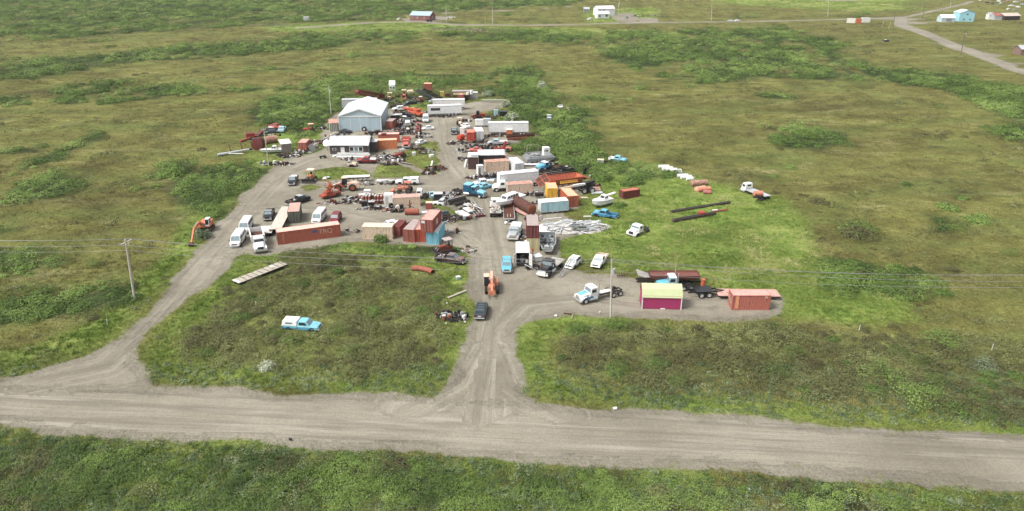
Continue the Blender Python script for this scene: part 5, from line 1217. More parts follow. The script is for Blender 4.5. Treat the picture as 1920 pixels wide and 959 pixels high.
skiff('grey hull lying at the right end of the aluminium scrap', (1100,431), (1080,433), LGREY, Bm=1.2, Hh=.5, z=.45, benches=1, name='grey_hull', flat_bow=False)
one(MB().box((0,0,.12),(4.2,.25,.14),WHITE2), 'white_beam', 'long white beam on the ground below the pale blue trailer', 'beam', P(1036,411), .32)
for k,(px,ln,rz_) in enumerate([((1015,432),3.2,-.9),((1019,440),2.8,-.6)]):
    one(MB().box((0,0,.6),(ln,.9,.08),WHITE2,mat=Matrix.Rotation(.5,4,'X')), 'sheet_metal', ['upper white metal sheet against the right side of the stacked containers','lower white metal sheet against the right side of the stacked containers'][k], 'metal sheet', P(*px), rz_)
heap('loose aluminium scrap between the tarp truck and the stacked containers', (981,449), 1.2, 3.0, 20, .9, [ALU,WHITE2,GREY,DARK,WHITE])
# front left group
truck('white dump truck with an empty rusty bed, nose in the scrub', (480,443), (491,479), WHITE, L=9.2, body='dump', cat='dump truck', name='dump_truck', tandem=True, cabz=-.1)
van('nearest white van with a snub bonnet on the left track', (455,445), (440,467), WHITE)
van('second white van parked behind the nearest one on the left track', (468,421), (456,441), WHITE)
van('white van behind the long red container', (606,405), (592,423), WHITE)
t, L, w = trailer_deck('long wooden flatbed deck beside the olive grey container', [(504,431),(527,429),(548,388),(529,386.5)], 1.25, M('pale_deck',(.52,.47,.40),.85,0,0,.2,2), wheels=2, wx=.12)
t, L, w = trailer_deck('short pale trailer deck behind the white dump truck', [(484,437),(508,437.5),(516,424),(492,423)], .9, M('pale_deck2',(.58,.55,.50),.85,0,0,.15,2), wheels=1, wx=.2, name='small_trailer')
pickup('black pickup with a silver bonnet parked left of the long wooden deck', (508,400), (502,416), BLACK, roof=M('grey_roof',(.22,.22,.23),.4), bedload='junk', crew=False)
pickup('black flatbed pickup parked behind the long wooden deck', (547,385), (572,377), BLACK, bedload='junk', roof=SILV, L=5.8)
suv('dark red hatchback half hidden behind the long red container', (633,411), (626,420), MAROON, L=4.2, rack=False, name='hatchback', cat='hatchback')
pickup('black and silver pickup parked at the bend of the left track', (554,335), (546,352), BLACK, roof=SILV, side2=BLACK, bedload='white', L=5.6)
excavator('orange excavator with a white cab beyond the left track, bucket on the ground', (387,432), 274, M('digger_orange',(.55,.15,.06),.5,0,.18,.2,1.8))
t, L, w = trailer_deck('weathered deck section lying on the scrub in front of the white dump truck', [(435,526),(447,531),(540,496),(524,490)], .55, M('old_deck',(.40,.36,.29),.85,0,0,.35,2), wheels=0, name='loose_deck')
mb = MB()
for i in range(9): mb.box((-L/2+L*(i+.5)/9,0,.56),(.10,w*.95,.05),WOODD)
mb.box((-L/2+.3,0,.58),(.5,w*.9,.06),WHITE2).box((L/2-2.4,.3,.58),(.8,.6,.06),WHITE2).box((0,0,.27),(L*.9,w*.6,.4),DARK); mb.build('crossbar', None, t)
pts = [Vector((*P(x_,y_),z_)) for x_,y_,z_ in ((772,508,.45),(785,508,.5),(797,510,.5),(806,512.5,.5),(812,516,.5))]; o0 = pts[0].copy(); o0.z = 0; pts = [p-o0 for p in pts]
mb = MB(); rgs = []
for i,p in enumerate(pts):
    d_ = (pts[min(i+1,4)]-pts[max(i-1,0)]).normalized(); sd_ = Vector((0,0,1)).cross(d_).normalized(); rgs.append([(p+sd_*math.cos(q)*.48+Vector((0,0,1))*math.sin(q)*.48) for q in np.linspace(0,2*math.pi,14,endpoint=False)])
mb.loft(rgs, M('pipe_rust',(.30,.085,.055),.8,0,0,.3,2.5), caps=False, smooth=True); k = [[c_+(v-c_)*.9 for v in r] for r,c_ in zip(rgs,pts)]; mb.loft([list(reversed(r)) for r in k], RUSTD, caps=False)
one(mb, 'curved_culvert', 'curved rusty red culvert pipe lying in the grass', 'pipe', tuple(o0)); FOOT.append((o0.x+1.5,o0.y,1)); FOOT.append((o0.x+3,o0.y-.5,1))
pickup('dark brown pickup with a silver grille below the rusty track loader', (822,489), (866,495), BROWN, bedload='junk', L=5.6, roof=M('brown_roof',(.16,.13,.13),.4), hood=M('red_brown_hood',(.20,.09,.085),.4))
dozer('rusty red track loader with its blade down above the dark brown pickup', (834,474), 212, M('dozer_red',(.22,.06,.04),.6,0,.3,.2,1.8), roofm=TAUPE, s=.95, name='track_loader', cat='track loader', ropsm=RUSTD)
x, y = P(853,525); cube_thing('small white and blue box in the grass near the entrance track', (859,524), (.7,.5,.5), PALEB, 20, 'cool_box', 'cool box', top=WHITE)
one(MB().cyl((-1.5,-1.0,.15),(1.4,1.5,.35),.16,M('pale_pipe',(.50,.46,.38),.7),10).cyl((-1.52,-1.02,.15),(-1.45,-.95,.16),.12,BLACK,10), 'pale_pipe', 'pale pipe lying in the grass left of the telehandler', 'pipe', P(857,556))
heap('pale rubble and burnt rubbish heap left of the slate suv', (848,597), 2.6, 1.7, 90, .6, [WHITE2,DARK,BLACK,GREY,WOOD], name='rubble_heap', size=(.08,.34))
truck('white stripped cab and chassis between the cream container and the stacked group', (766,427), (744,436), WHITE, L=5.6, body='bare', tandem=False, cabz=-.5, tanks=False, hoodl=1.1)
dead_car('white and black wrecked coupe behind the cream container', (741,424), (722,428), WHITE, roofm=WHITE, sunk=.1)
one(MB().box((0,0,.1),(1.0,.22,.16),BLACK), 'black_pipe', 'short black offcut on the gravel right of the long red container', 'offcut', P(649,432), -.05)
# ================================================================ MIDDLE OF THE YARD
dozer('orange bulldozer with a cream canopy facing the camera', (583,340), -92, ORANGE, roofm=M('cream_canopy',(.70,.55,.42),.5), ropsm=M('cream_canopy'))
wheel_loader('orange wheel loader with a cream cab roof and cream rear bonnet', (648,357), 187, ORANGE, s=1.05, rearm=M('loader_cream',(.66,.46,.34),.5,0,.15,.2), bucket=False)
# orange-red recovery rig with derrick
c, rz, L = span((636,366),(602,374)); RR = M('rig_red',(.34,.065,.035),.6,0,.35,.3,1.8); t = T('drilling_rig', 'red and orange rig with a folded mast in front of the wheel loader', 'drilling rig', c, rz, foot=(L,2.5))
MB().loft([ring8(-L/2,1.0,.4,1.1,.1), ring8(L/2-1,1.0,.4,1.0,.1), ring8(L/2,.9,.5,.9,.15)], RR).build('body', None, t)
MB().box((L*.15,.2,1.3),(1.2,1.4,.7),RR,bev=.1).box((-L*.28,0,1.2),(1.4,1.2,.5),PINKR,bev=.1).build('engine', None, t)
mb = MB()
for s in (-1,1): mb.beam((L*.1,s*.5,1.0),(-.3,s*.4,3.6),.18,.18,ORANGE).beam((-.3,s*.4,3.6),(1.6,s*.4,4.5),.12,.12,ORANGE)
for i in range(5): f = i/4; mb.beam((L*.1+(-.3-L*.1)*f,-.5,1+2.6*f),(L*.1+(-.3-L*.1)*f,.5,1+2.6*f),.10,.10,ORANGE)

for i in range(16): mb.beam((random.uniform(-1,1.4),random.uniform(-.7,.7),random.uniform(1,2.4)),(random.uniform(-1.2,1.2),random.uniform(-.7,.7),random.uniform(1.6,3.6)),.09,.11,ORANGE if i % 2 else RR)
mb.box((-.3,0,2.7),(.7,.9,.4),ORANGE,bev=.1).box((.3,.2,1.7),(.8,.9,.5),RR,bev=.1); mb.build('mast', None, t)
for x in (-L*.3, L*.3):
    for s in (-1,1): wheel(t, x, s*.95, .45, .35)
heap('red and grey scraps on the gravel in front of the red rig', (620,382), 3.0, 1.0, 16, .25, [RUST,RR,ALU,LGREY,PINKR])
mb = MB()
for i in range(6): mb.box((random.uniform(-.5,.5),random.uniform(-.4,.4),.4+random.uniform(-.2,.3)),(random.uniform(.5,1.1),random.uniform(.4,.9),.1),WHITE,mat=Matrix.Rotation(random.uniform(-.6,.6),4,'X') @ Matrix.Rotation(random.uniform(0,3),4,'Z'))
one(mb, 'crumpled_sheet', 'crumpled white sheet in the grass between the bulldozer and the loader', 'metal sheet', P(612,336), foot=.8)
c, rz, L = span((644,342),(694,340)); t = T('beam_trailer', 'long white topped beam trailer behind the wheel loader', 'trailer', c, rz, foot=(L,1.8))
MB().box((0,0,1.35),(L,1.7,.16),WHITE2).build('deck', None, t); mb = MB()
for s in (-1,1): mb.box((0,s*.5,1.1),(L,.14,.35),DARK)
for i in range(6): mb.beam((-L/2+i*L/6,0,.1),(-L/2+(i+.7)*L/6,0,1.1),.14,.14,DARK)
mb.build('frame', None, t)
mb = MB()
for i in range(12): mb.box((random.uniform(-1.6,1.8),random.uniform(-.6,.6),.1+i*.05),(random.uniform(2,3.6),.28,.06),WHITE2,rz=random.gauss(.1,.35))
one(mb, 'plank_stack', 'loose stack of white planks left of the maroon doored pickup', 'plank stack', P(727,342), foot=1.8)
mb = MB()
for i in range(4): mb.box((-.5+i*.3,random.uniform(-.1,.1),.12+i*.04),(2.4,.16,.05),WHITE2,rz=-.9+i*.12)
one(mb, 'splayed_boards', 'splayed grey boards between the beam trailer and the plank stack', 'boards', P(714,341))
pickup('white pickup with a maroon door and a white canopy, nose to the left', (781,346), (749,346), WHITE, canopy=WHITE, door=MAROON, L=5.6)
tractor('salmon orange backhoe behind the peeling cream container', (760,362), 175, M('salmon_orange',(.50,.17,.10),.5,0,.2,.2), s=1.1)
# drum and crate stacks
mb = MB(); k = 0; dx0, dy0 = P(703,382)
D1 = M('drum_red', (.22,.05,.035), .6, 0, .3, .3, 2); D2 = M('drum_black', (.03,.03,.035), .6, 0, .1, .3); D3 = M('drum_white', (.62,.60,.55), .6, 0, .2, .2)
def drum_mesh(m, lid):
    b = MB().lathe((0,0,0),(0,0,.88),[(0,.28),(.02,.29),(.32,.285),(.34,.30),(.36,.285),(.65,.285),(.67,.30),(.69,.285),(.98,.29),(1,.28)], m, 14); return b.mesh('drum')
dm = [drum_mesh(D1,0), drum_mesh(D2,0), drum_mesh(M('drum_rust',(.30,.09,.06),.7,0,.3,.3),0)]; lidm = MB().cyl((0,0,.885),(0,0,.90),.26,D3,14).mesh('lid')
cells = []
for lay in range(2):
    for i in range(9-lay*2):
        for j in range(4-lay): cells.append((lay,i,j))
for lay,i,j in cells:
    if random.random() < .15: continue
    o = O('drum', random.choice(dm)); o.location = (dx0-3.2+i*.66+lay*.7+random.uniform(-.05,.05), dy0-.2+j*.68+lay*.3+random.uniform(-.05,.05), lay*.90); o.rotation_euler = (0,0,random.uniform(0,6))
    tag(o, 'drum in the two tier stack beside the tall white box', 'drum', 'drums stacked beside the tall white box')
    l = O('lid', lidm, o)
FOOT.append((dx0,dy0+1,3))
cube_thing('tall white box between the drum stacks and the peeling cream container', (729.5,381), (1.9,1.9,2.1), WHITE, 3, 'white_locker', 'locker', door=LGREY)
cube_thing('low white chest at the back of the drum stacks', (689,364), (1.4,1.0,.9), WHITE, 0, 'chest_freezer', 'chest freezer')
cube_thing('white cabinet lying left of the drum stacks', (679,371), (1.5,1.1,.8), WHITE2, 25, 'cabinet', 'cabinet')
cube_thing('dark red crate below the white cabinet', (676,376.5), (1.1,1.0,.8), BOXDARK, 5, 'steel_crate', 'crate')
heap('grey boards and sheets left of the dark red crate', (660,374), 2.6, 1.0, 18, .6, [GREY,LGREY,DARK,ALU])
for k,(px,m,lb) in enumerate([((684,387),BLACK,'left of the two black bins below the drums'),((697,387),BLACK,'right of the two black bins below the drums')]):
    cube_thing(lb, px, (1.3,1.0,1.1), m, 4, 'black_bin', 'bin', top=LGREY if k else BLACK)
one(MB().cyl((-2.0,0,.3),(2.2,.1,.3),.16,LGREY,10).cyl((-2.0,.3,.2),(2.2,.4,.2),.12,DARK,10), 'steel_pipes', 'pair of pipes along the gravel in front of the tall white box', 'pipe', P(718,390))
one(MB().box((0,0,.35),(.9,.12,.7),WHITE,mat=Matrix.Rotation(.3,4,'X')), 'white_sheet', 'small white panel at the left end of the pair of pipes', 'panel', P(694,392), .2)
one(MB().lathe((0,-.25,.62),(0,.25,.62),[(0,.35),(0,.62),(1,.62),(1,.35)],RUBBER,16,False), 'lone_tyre_ring', 'black tyre standing at the corner of the peeling cream container', 'tyre', (*P(733,391),0), 1.2, foot=.6)
for k,px in enumerate([(746,393),(751,392),(755,391.5)]):
    one(MB().lathe((0,-.2,.5),(0,.2,.5),[(0,.3),(0,.5),(1,.5),(1,.3)],RUBBER if k else WHITE2,16,False).cyl((0,-.1,.5),(0,.1,.5),.3,WHITE2 if k == 0 else RUSTD,12), 'discarded_rim_ring', ['white rimmed wheel against the front of the peeling cream container','middle loose wheel between the white rimmed wheel and the red barrel tank','loose wheel nearest the red barrel tank'][k], 'wheel', (*P(*px),0), .2*k+1.3*(k>0), foot=.5)
tank('short rusty red barrel tank lying below the peeling cream container', (760,403), (785,403), .68, M('pipe_rust'), bands=2, saddle=False, dome=.1)
one(MB().cyl((0,0,.3),(0,0,2.1),.12,RUSTD,8).beam((-.5,0,1.0),(.8,.1,.4),.14,.14,RUSTD).beam((-.3,0,.2),(.4,0,1.6),.12,.12,RUSTD), 'rusty_winch', 'rusty winch post behind the red barrel tank', 'winch', P(769,393))
cube_thing('pale slab on the ground right of the red barrel tank', (797,400), (1.3,1.0,.25), WHITE2, 15, 'slab', 'slab')
cube_thing('small red roofed hutch in the grass above the stacked containers', (805,391), (1.4,1.2,1.3), BOXRED2, 0, 'hutch', 'hutch', top=CREAM, legs=.1)
heap('mixed scrap and wheels in the grass right of the top stacked container', (848,411), 3.6, 1.4, 34, .7, [ALU,DARK,WHITE2,GREY,RUST,WOOD])
suv('small dark wrecked snowmobile body beside the top stacked container', (836,408), (827,402), SLATE, L=2.6, rack=False, wrecked=True, sunk=.35, name='snowmobile', cat='snowmobile')
# wrecks between the two tracks
t = truck('white cab over truck shell behind the peeling cream container', (800,372), (786,372), WHITE2, L=3.6, body='bare', tandem=False, cabover=True, tanks=False, cabz=-.4, mirror=False)
dead_car('pale blue wrecked car between the cab over shell and the white panelled cab', (812,372), (806,366), PALEB, L=3.4)
cube_thing('black open cab with a white roof panel left of the blue sleeper truck', (822,380), (1.9,1.5,1.7), BLACK, 5, 'open_cab', 'truck cab', top=WHITE, legs=.5)
suv('white bonnet wreck in the grass under the white roofed open cab', (830,384), (817,383), WHITE, L=2.8, rack=False, wrecked=True, sunk=.35, name='car_shell', cat='car shell')
heap('tangled white and black scrap left of the dark log roll', (838,374), 3.2, 1.7, 40, 1.5, [WHITE,BLACK,ALU,DARK,GREY])
for k,(a_,b_,r_) in enumerate([((841,384),(872,376),.62),((853,387),(880,380),.38)]):
    c, rz, L = span(a_, b_); mb = MB()
    for i in range(9): q = i*.7; mb.cyl((-L/2+random.uniform(-.2,.2),math.cos(q)*r_*.6,r_+math.sin(q)*r_*.6),(L/2+random.uniform(-.2,.2),math.cos(q)*r_*.6,r_+math.sin(q)*r_*.6),r_*.45,random.choice([DARK,GREY,M('bark',(.10,.09,.08),.9)]),8)
    one(mb, 'rolled_netting', ['big dark roll of netting below the blue sleeper truck','thinner dark roll of netting above the white slabs'][k], 'netting roll', c, rz, foot=1.2)
for k,(px,dm_,rr) in enumerate([((868,406),(1.7,3.8,.28),32),((879,398),(1.5,2.8,.22),30),((877,389),(1.3,1.5,.2),30)]):
    cube_thing(['largest white insulated slab left of the lattice frame','middle white slab leaning on the lattice frame','smallest white slab behind the other two'][k], px, dm_, WHITE, rr, 'insulated_slab', 'panel', legs=.4, foot=False)
c, rz, L = span((880,385),(901,408)); t = T('lattice_grid', 'flattened lattice frame with planks at the bend of the centre track', 'lattice frame', c, rz, foot=(L,2.5)); mb = MB()
for y in (-1.1,-.4,.4,1.1): mb.beam((-L/2,y,.7),(L/2,y*.9,.5),.10,.10,LGREY)
for i in range(8): mb.beam((-L/2+i*L/7,-1.1,.7),(-L/2+i*L/7+.4,1.1,.6),.08,.08,DARK)
mb.build('frame', None, t); mb = MB()
for i in range(7): mb.box((random.uniform(-L/3,L/3),random.uniform(-.9,.9),.85),(random.uniform(1.5,3.5),.22,.05),random.choice([WHITE2,CREAM,WOOD]),rz=random.gauss(0,.3))
mb.build('plank', None, t); MB().box((L/2-.5,0,.3),(1.0,2.2,.4),BOXDARK).build('base', None, t)
truck('deep blue sleeper semi tractor in the middle of the yard, nose to the right', (852,362), (907,371), NAVY, L=8.6, body='bare', sleeper=1.9, stack=True, rims=RIMW, roof=TEAL, hoodm=TEAL, cabm=NAVY)
for o in list(bpy.data.objects):
    if o.name.startswith('sleeper') and o.parent and 'deep blue' in str(o.parent.get('label','')):
        p = o.parent; MB().box((.7-.95+.3,0,2.86),(1.9,2.0,.12),TEAL,bev=.04).build('sleeper_roof', None, p)
dead_car('light blue car bonnet sticking out behind the blue sleeper truck', (904,354), (913,352), TEAL, L=3.8)
suv('white camper shell on the gravel behind the blue sleeper truck', (905,346), (895,347), WHITE, L=3.4, rack=False, wrecked=True, sunk=.3, name='camper_shell', cat='camper shell')
# ================================================================ HOUSE, HANGAR AND THEIR SURROUNDINGS
BRN = M('dark_siding', (.075,.060,.052), .7, 0, 0, .15, 1.5, streak=True); CORR = M('white_corrugated', (.56,.57,.58), .4, .15, .04, .30, 1.3)
t, w = gable('dark brown house with a white corrugated roof and a white ramp', (619.5,292), (690,292), 7.6, 3.0, 1.5, BRN, CORR, name='brown_house', cat='house', over=.45, base=LGREY,
   openings=[('front',.07,.17,.50,.70,'window'),('front',.29,.39,.20,.78,'door'),('front',.52,.88,.38,.84,'window'),('right',.10,.34,.30,.92,'window')])
mb = MB()   # ramp
mb.box((1.6,-4.6,.45),(8.6,1.5,.14),WHITE2).box((1.4,-6.0,.25),(8.6,1.3,.12),WHITE2).beam((-2.8,-4.6,.45),(-4.4,-4.9,.05),1.3,.1,WHITE2)
o = mb.build('ramp', None, t); mb = MB()
for yy in (-5.35,-6.7):
    mb.box((1.5,yy,1.0),(8.6,.05,.55),WHITE)
    for i in range(7): mb.box((-2.8+i*1.43,yy,.65),(.09,.09,1.2),WHITE)
mb.build('ramp_railing', None, o)
MB().box((w/2+1.0,.9,1.45),(2.0,2.6,2.9),BRN).box((w/2+1.0,.9,3.0),(2.2,2.9,.14),CORR).build('annex', None, t)
mb = MB().box((w/2-.6,-3.4,1.9),(1.0,.6,.5),DARK,bev=.05); mb.build('ventilator', None, t)
x, y = P(614,283); t = T('satellite_dish', 'white round satellite dish at the left corner of the brown house', 'satellite dish', (x,y,0), R(-110)); MB().lathe((.1,0,2.2),(.35,0,2.35),[(0,.05),(.2,.5),(.6,.85),(1,1.0)],WHITE,20,True).build('dish', None, t); MB().cyl((0,0,0),(.0,0,2.2),.07,GREY,8).build('pole', None, t)
HB = M('hangar_blue', (.40,.50,.54), .55, 0, 0, .06, 1.0, streak=True); HR = M('hangar_roof', (.64,.70,.72), .45, .1, 0, .06, .8)
A = Vector(P(637.5,247)); B = Vector(P(715,243.5)); bk_ = Vector(P(733.5,217)); hd = abs((bk_-B).dot(Vector((-(B-A).normalized().y,(B-A).normalized().x))))
print('HANGAR width', (B-A).length, 'depth', hd)
t, w = gable('large blue grey hangar with white trim and four tall sliding doors', (637.5,246.3), (715,245.6), max(15, min(hd, 24)), 4.7, 2.1, HB, HR, name='hangar', cat='hangar', along='end', over=.25)
hy = max(15, min(hd, 24))/2
for i in range(4):
    x0 = -w/2+.35+i*(w-.7)/4; off = .10 if i in (1,2) else .04
    o = MB().box((x0+(w-.7)/8, -hy-off, 2.2), ((w-.7)/4-.05, .10, 4.3), HB).build('sliding_door', None, t)
    mb = MB()
    for j in range(1,5): mb.box((x0+(w-.7)/8-(w-.7)/8+j*(w-.7)/20, -hy-off-.06, 2.2), (.04,.03,4.2), HB)
    mb.box((x0+.06,-hy-off-.06,2.2),(.12,.04,4.3),WHITE if i in (1,2) else HB); mb.build('rib', None, o)
mb = MB().box((0,-hy-.14,4.55),(w+.2,.16,.28),WHITE)
for s in (-1,1): mb.box((s*(w/2+.02),-hy-.10,2.3),(.28,.18,4.6),WHITE).beam((s*(w/2+.25),-hy-.28,4.65),(0,-hy-.28,6.85),.12,.3,WHITE)
mb.build('trim', None, t)
t = box_trailer('long grey trailer box behind the hangar', (642,206), (708,204), M('chalk_grey',(.48,.48,.49),.6,0,.04,.1,1), M('chalk_grey'), Hh=2.8, zb=.6, wheels=(.12,.2))
t, w = gable('narrow shed of white and grey upright boards with a rusty roof', (619,248), (635,247), 3.2, 2.6, .5, M('striped_boards',(.52,.50,.46),.8,0,.15,.3,3,streak=True), M('pink_rust'), name='board_shed', over=.15, single=True)
mb = MB()
for i in range(5): mb.box((-w/2+.3+i*w/5,-1.62,1.3),(.16,.04,2.5),WOODD)
mb.build('batten', None, t)
# containers by the house
container('weathered orange container in front of another, right of the brown house', (705,281), (745,279.5), M('box_orange2',(.56,.20,.09),.55,0,.25,.2,1.2,streak=True), roof=PEACH, L=6.06)
container('second orange container, the one behind the weathered orange one', (709,269), (750,268), M('box_salmon_red'), roof=PINKL, L=6.06)
cube_thing('dark red cap box on the roof of the rear orange container', (720,254), (1.4,.8,.5), BOXDARK, 0, 'roof_box', 'box', z=2.6, foot=False)
truck('red dump truck facing the camera beside the orange containers', (763,268), (761,282), M('truck_red',(.50,.12,.09),.5,0,.1,.15), L=6.2, body='dump', bm=M('truck_red'), cat='dump truck', name='dump_truck', tandem=False, cabz=-.4)
tractor('red tractor with a silver roof below the red dump truck', (751,296), 215, M('tractor_red',(.38,.06,.045),.5,0,.2,.2), roofm=SILV, s=.95)
pickup('low red pickup parked below the white ramp, nose to the left', (703,306), (675,306), MAROON, L=5.2, roof=REDP, hood=REDP, bedload='white')
tractor('small black riding mower with a red bonnet left of the house', (606,297), 200, BLACK, s=.55, cabw=False, arms=False, cat='riding mower', name='riding_mower')
suv('cream and black buggy parked alone on the gravel below the house', (654,312), (667,312), CREAM, L=2.2, rack=False, name='buggy', cat='buggy', sunk=.1)
heap('tangled grey bicycles and motors right of the ramp', (723,297), 3.4, 1.6, 44, 1.3, [GREY,LGREY,DARK,ALU,WHITE2])
heap('white plastic and bits under the house ramp', (655,300), 2.6, .7, 16, .6, [WHITE,WHITE2,DARK])
heap('black wire tangle on the slope below the red tractor', (731,309), 2.6, 1.0, 24, .6, [BLACK,DARK,GREY])
one(MB().cyl((-1.8,.9,.3),(1.8,-.9,.12),.12,DARK,8), 'dark_pole', 'dark pole sloping down the bank below the red tractor', 'pole', P(762,309))
one(MB().lathe((0,0,0),(0,.1,.8),[(0,.5),(.5,.75),(1,.5)],ALU,14), 'silver_drum', 'silver drum beside the black wire tangle', 'drum', P(738,305))
dead_car('black and white wrecked car on the bank right of the red dump truck', (782,272), (796,268), WHITE, roofm=WHITE, L=4)
heap('white and black scrap below the wrecked car on the bank', (787,281), 2.4, 1.6, 24, .8, [WHITE,BLACK,WHITE2,DARK])
heap('grey scrap scattered in the middle of the grassy bank', (800,287), 2.8, 1.6, 24, .6, [GREY,LGREY,WOOD,ALU])
cube_thing('small white crate on the grassy bank', (776,292), (.9,.8,.9), WHITE2, 10, 'white_crate', 'crate')
cube_thing('pale box at the top of the scrap on the bank', (809,295), (1.1,1.0,.6), WHITE2, 30, 'pale_box', 'box')
one(MB().beam((0,0,.3),(.2,2.4,1.2),.35,.15,WHITE), 'white_post', 'white post standing in the scrap on the bank', 'post', P(808,315))
heap('dark axles and red scrap at the right of the grassy bank', (816,318), 3.0, 2.0, 36, 1.0, [DARK,BLACK,RUST,GREY,REDP])
heap('white rubbish at the foot of the grassy bank', (806,327), 2.0, .8, 16, .6, [WHITE,WHITE,BLACK])
# right of the hangar
pickup('white pickup seen side on behind the right corner of the hangar', (764,207), (738,209), WHITE, L=5.6, crew=True)
c, rz, L = span((793,221),(762,213)); t = T('crane_truck', 'orange red crane truck with a lowered jib left of the white house trailer', 'crane truck', c, rz, foot=(L,2.5)); CR = M('crane_red',(.50,.10,.05),.5,0,.25,.2)
MB().box((-.5,0,1.1),(L*.8,2.2,.7),CR,bev=.1).box((-1.6,0,1.9),(2.0,2.0,1.2),CR,bev=.15).build('body', None, t)
mb = MB().beam((-1.5,.2,2.4),(L*.65,.2,1.7),.5,.6,CR).beam((-1.0,-.6,2.0),(L*.5,-.5,1.6),.2,.25,ORANGE); mb.build('jib', None, t)
MB().box((L*.2,-.8,1.7),(1.0,.8,1.1),CREAM,bev=.05).build('cab', None, t)
for x in (-2,1.2):
    for s in (-1,1): wheel(t, x, s*1.0, .6, .4)
container('red brown container against the right wall of the hangar', (722,243), (737,243.5), BOXRED2, end='end', L=4.5, roof=TAUPE)
truck('black faced semi tractor with a white grille in the scrap right of the hangar', (765,229), (765,240), BLACK, L=6, body='bare', tandem=False, cabm=BLACK, hoodm=WHITE2, cabz=-.2)
van('white van facing the camera at the edge of the scrap', (799,222), (798,235), WHITE, L=4.8)
tractor('red tractor facing the camera in the scrap beside the white van', (785,244), -90, REDP, s=.9)
dead_car('white and black sports car shell below the white van', (809,243), (795,244), WHITE, L=4)
truck('black flatbed truck right behind the hangar corner', (745,221), (768,222), BLACK, L=6.5, body='flat', bm=LGREY, tandem=False, cabz=-.3)
cube_thing('white slab topped crate in front of the hangar right wall', (740,224), (2.2,1.6,1.0), DARK, 20, 'pallet_crate', 'crate', top=WHITE, legs=.5)
for k,(px,rx_,ry_,n_) in enumerate([((748,236),3.8,2.2,60),((740,252),4.6,1.4,46),((765,250),4.2,1.5,50),((785,252),3.4,1.0,26),((728,229),2.2,1.2,20)]):
    heap(['black and silver scrap heap beside the red brown container','dark axles and wheels in front of the hangar right corner','low scrap row in front of the black faced tractor','white scraps at the gravel edge below the red tractor','dark scrap against the hangar right wall'][k], px, rx_, ry_, n_, 1.5 if k < 3 else .8, [BLACK,DARK,DARK,GREY,ALU,WHITE2,RUST])
t, L, w = trailer_deck('low black trailer parked across the front of the hangar doors', [(690,256),(722,255),(722,250),(690,250)], .8, DARK, wheels=1, name='low_black_trailer') if False else (None,0,0)
c, rz, L = span((690,254),(718,252)); t = T('bare_chassis', 'black bare truck chassis in front of the hangar doors', 'chassis', c, rz, foot=(L,2)); mb = MB()
for s in (-1,1): mb.box((0,s*.45,.8),(L,.14,.3),BLACK)
mb.box((.6,0,1.1),(1.6,1.4,.5),DARK,bev=.1); mb.build('frame', None, t)
for x in (-L*.3,L*.3):
    for s in (-1,1): wheel(t, x, s*.95, .5, .4)
one(MB().lathe((0,-.22,.72),(0,.22,.72),[(0,.4),(0,.72),(1,.72),(1,.4)],RUBBER,18,False).cyl((0,-.12,.72),(0,.12,.72),.42,WHITE,14), 'leaning_truck_tyre_ring', 'big white centred wheel leaning on the hangar doors', 'wheel', (*P(683,246.5),0), .05)
dead_car('low black car at the left of the hangar doors', (642,250), (655,250), BLACK, L=4)
t = box_trailer('white house trailer with a long dark window beside the grey track', (803,219), (866,217), WHITE, WHITE, Hh=2.7, zb=.8, wheels=(.62,.72,.82), win=[(.08,.36,.42,.74,0)], name='house_trailer')
t = box_trailer('second white trailer tucked behind the white house trailer', (812,207), (872,206), WHITE2, WHITE, Hh=2.6, zb=.9, wheels=(.85,.93), Wd=2.4)
heap('black parts and small boats under the white house trailer', (820,220), 6.5, .8, 30, .5, [BLACK,DARK,ALU,PALEB])
# ================================================================ THE TOP OF THE YARD
lattice_boom('long dark red lattice conveyor rising to the left beyond the hangar', (716,186), (670,178), 1.4, 4.8, 1.8, 1.7, M('dark_red_truss',(.20,.040,.035),.7,0,.3,.3), legs=(.35,), th=.26)
t, w = gable('white camper cab with a pointed top standing in the bushes', (730,171), (741,171), 2.4, 2.3, 1.5, WHITE, WHITE, name='camper_cab', cat='camper', over=.05, openings=[('front',.1,.45,.4,.75,'window',LGREY),('front',.55,.92,.35,.75,'window',PALEB)])
dozer('cream bulldozer among the bushes beyond the hangar', (731,189), -92, M('dozer_cream',(.62,.42,.28),.5,0,.2,.2), roofm=CREAM)
tractor('pale red tractor with a cab beyond the white pickup', (758,185), -85, M('tractor_pale_red',(.48,.16,.12),.5,0,.2,.2), roofm=CREAM, s=1.25)
tank('pale round tank beside the pale red tractor', (765,179), (774,178), 1.0, CREAM, bands=0, saddle=False)
lattice_boom('dark grey conveyor crossing another beyond the house trailer', (826,188), (793,171), .4, 4.2, 1.6, 1.1, DARK, th=.2)
lattice_boom('second dark grey conveyor, the lower one of the crossed pair', (781,172), (806,186), 3.2, .4, 1.4, 1.0, M('grey_truss',(.10,.10,.10),.6,0,.2,.3), th=.2)
cube_thing('red and cream crusher behind the crossed conveyors', (803,172), (3.0,2.2,2.4), BOXRED2, 0, 'crusher', 'crusher', top=PEACH, legs=.8)
dozer('small red machine with a white roof below the crossed conveyors', (788,192), -110, REDP, roofm=WHITE, s=.7, name='track_machine', cat='track machine')
cube_thing('yellow engine set in the bushes right of the crossed conveyors', (829,180), (1.4,1.2,1.6), M('dull_yellow',(.45,.36,.10),.6,0,.2,.2), 0, 'generator', 'generator')
dead_car('pale silver car in front of the crossed conveyors', (805,193), (826,192), SILV, L=4.6)
heap('grey bales and hoops beyond the second white trailer', (839,193), 3.4, 1.4, 40, 1.2, [ALU,LGREY,GREY,WHITE2])
dead_car('black car in the grass beyond the white pickup', (778,195), (760,197), BLACK, L=4.8)
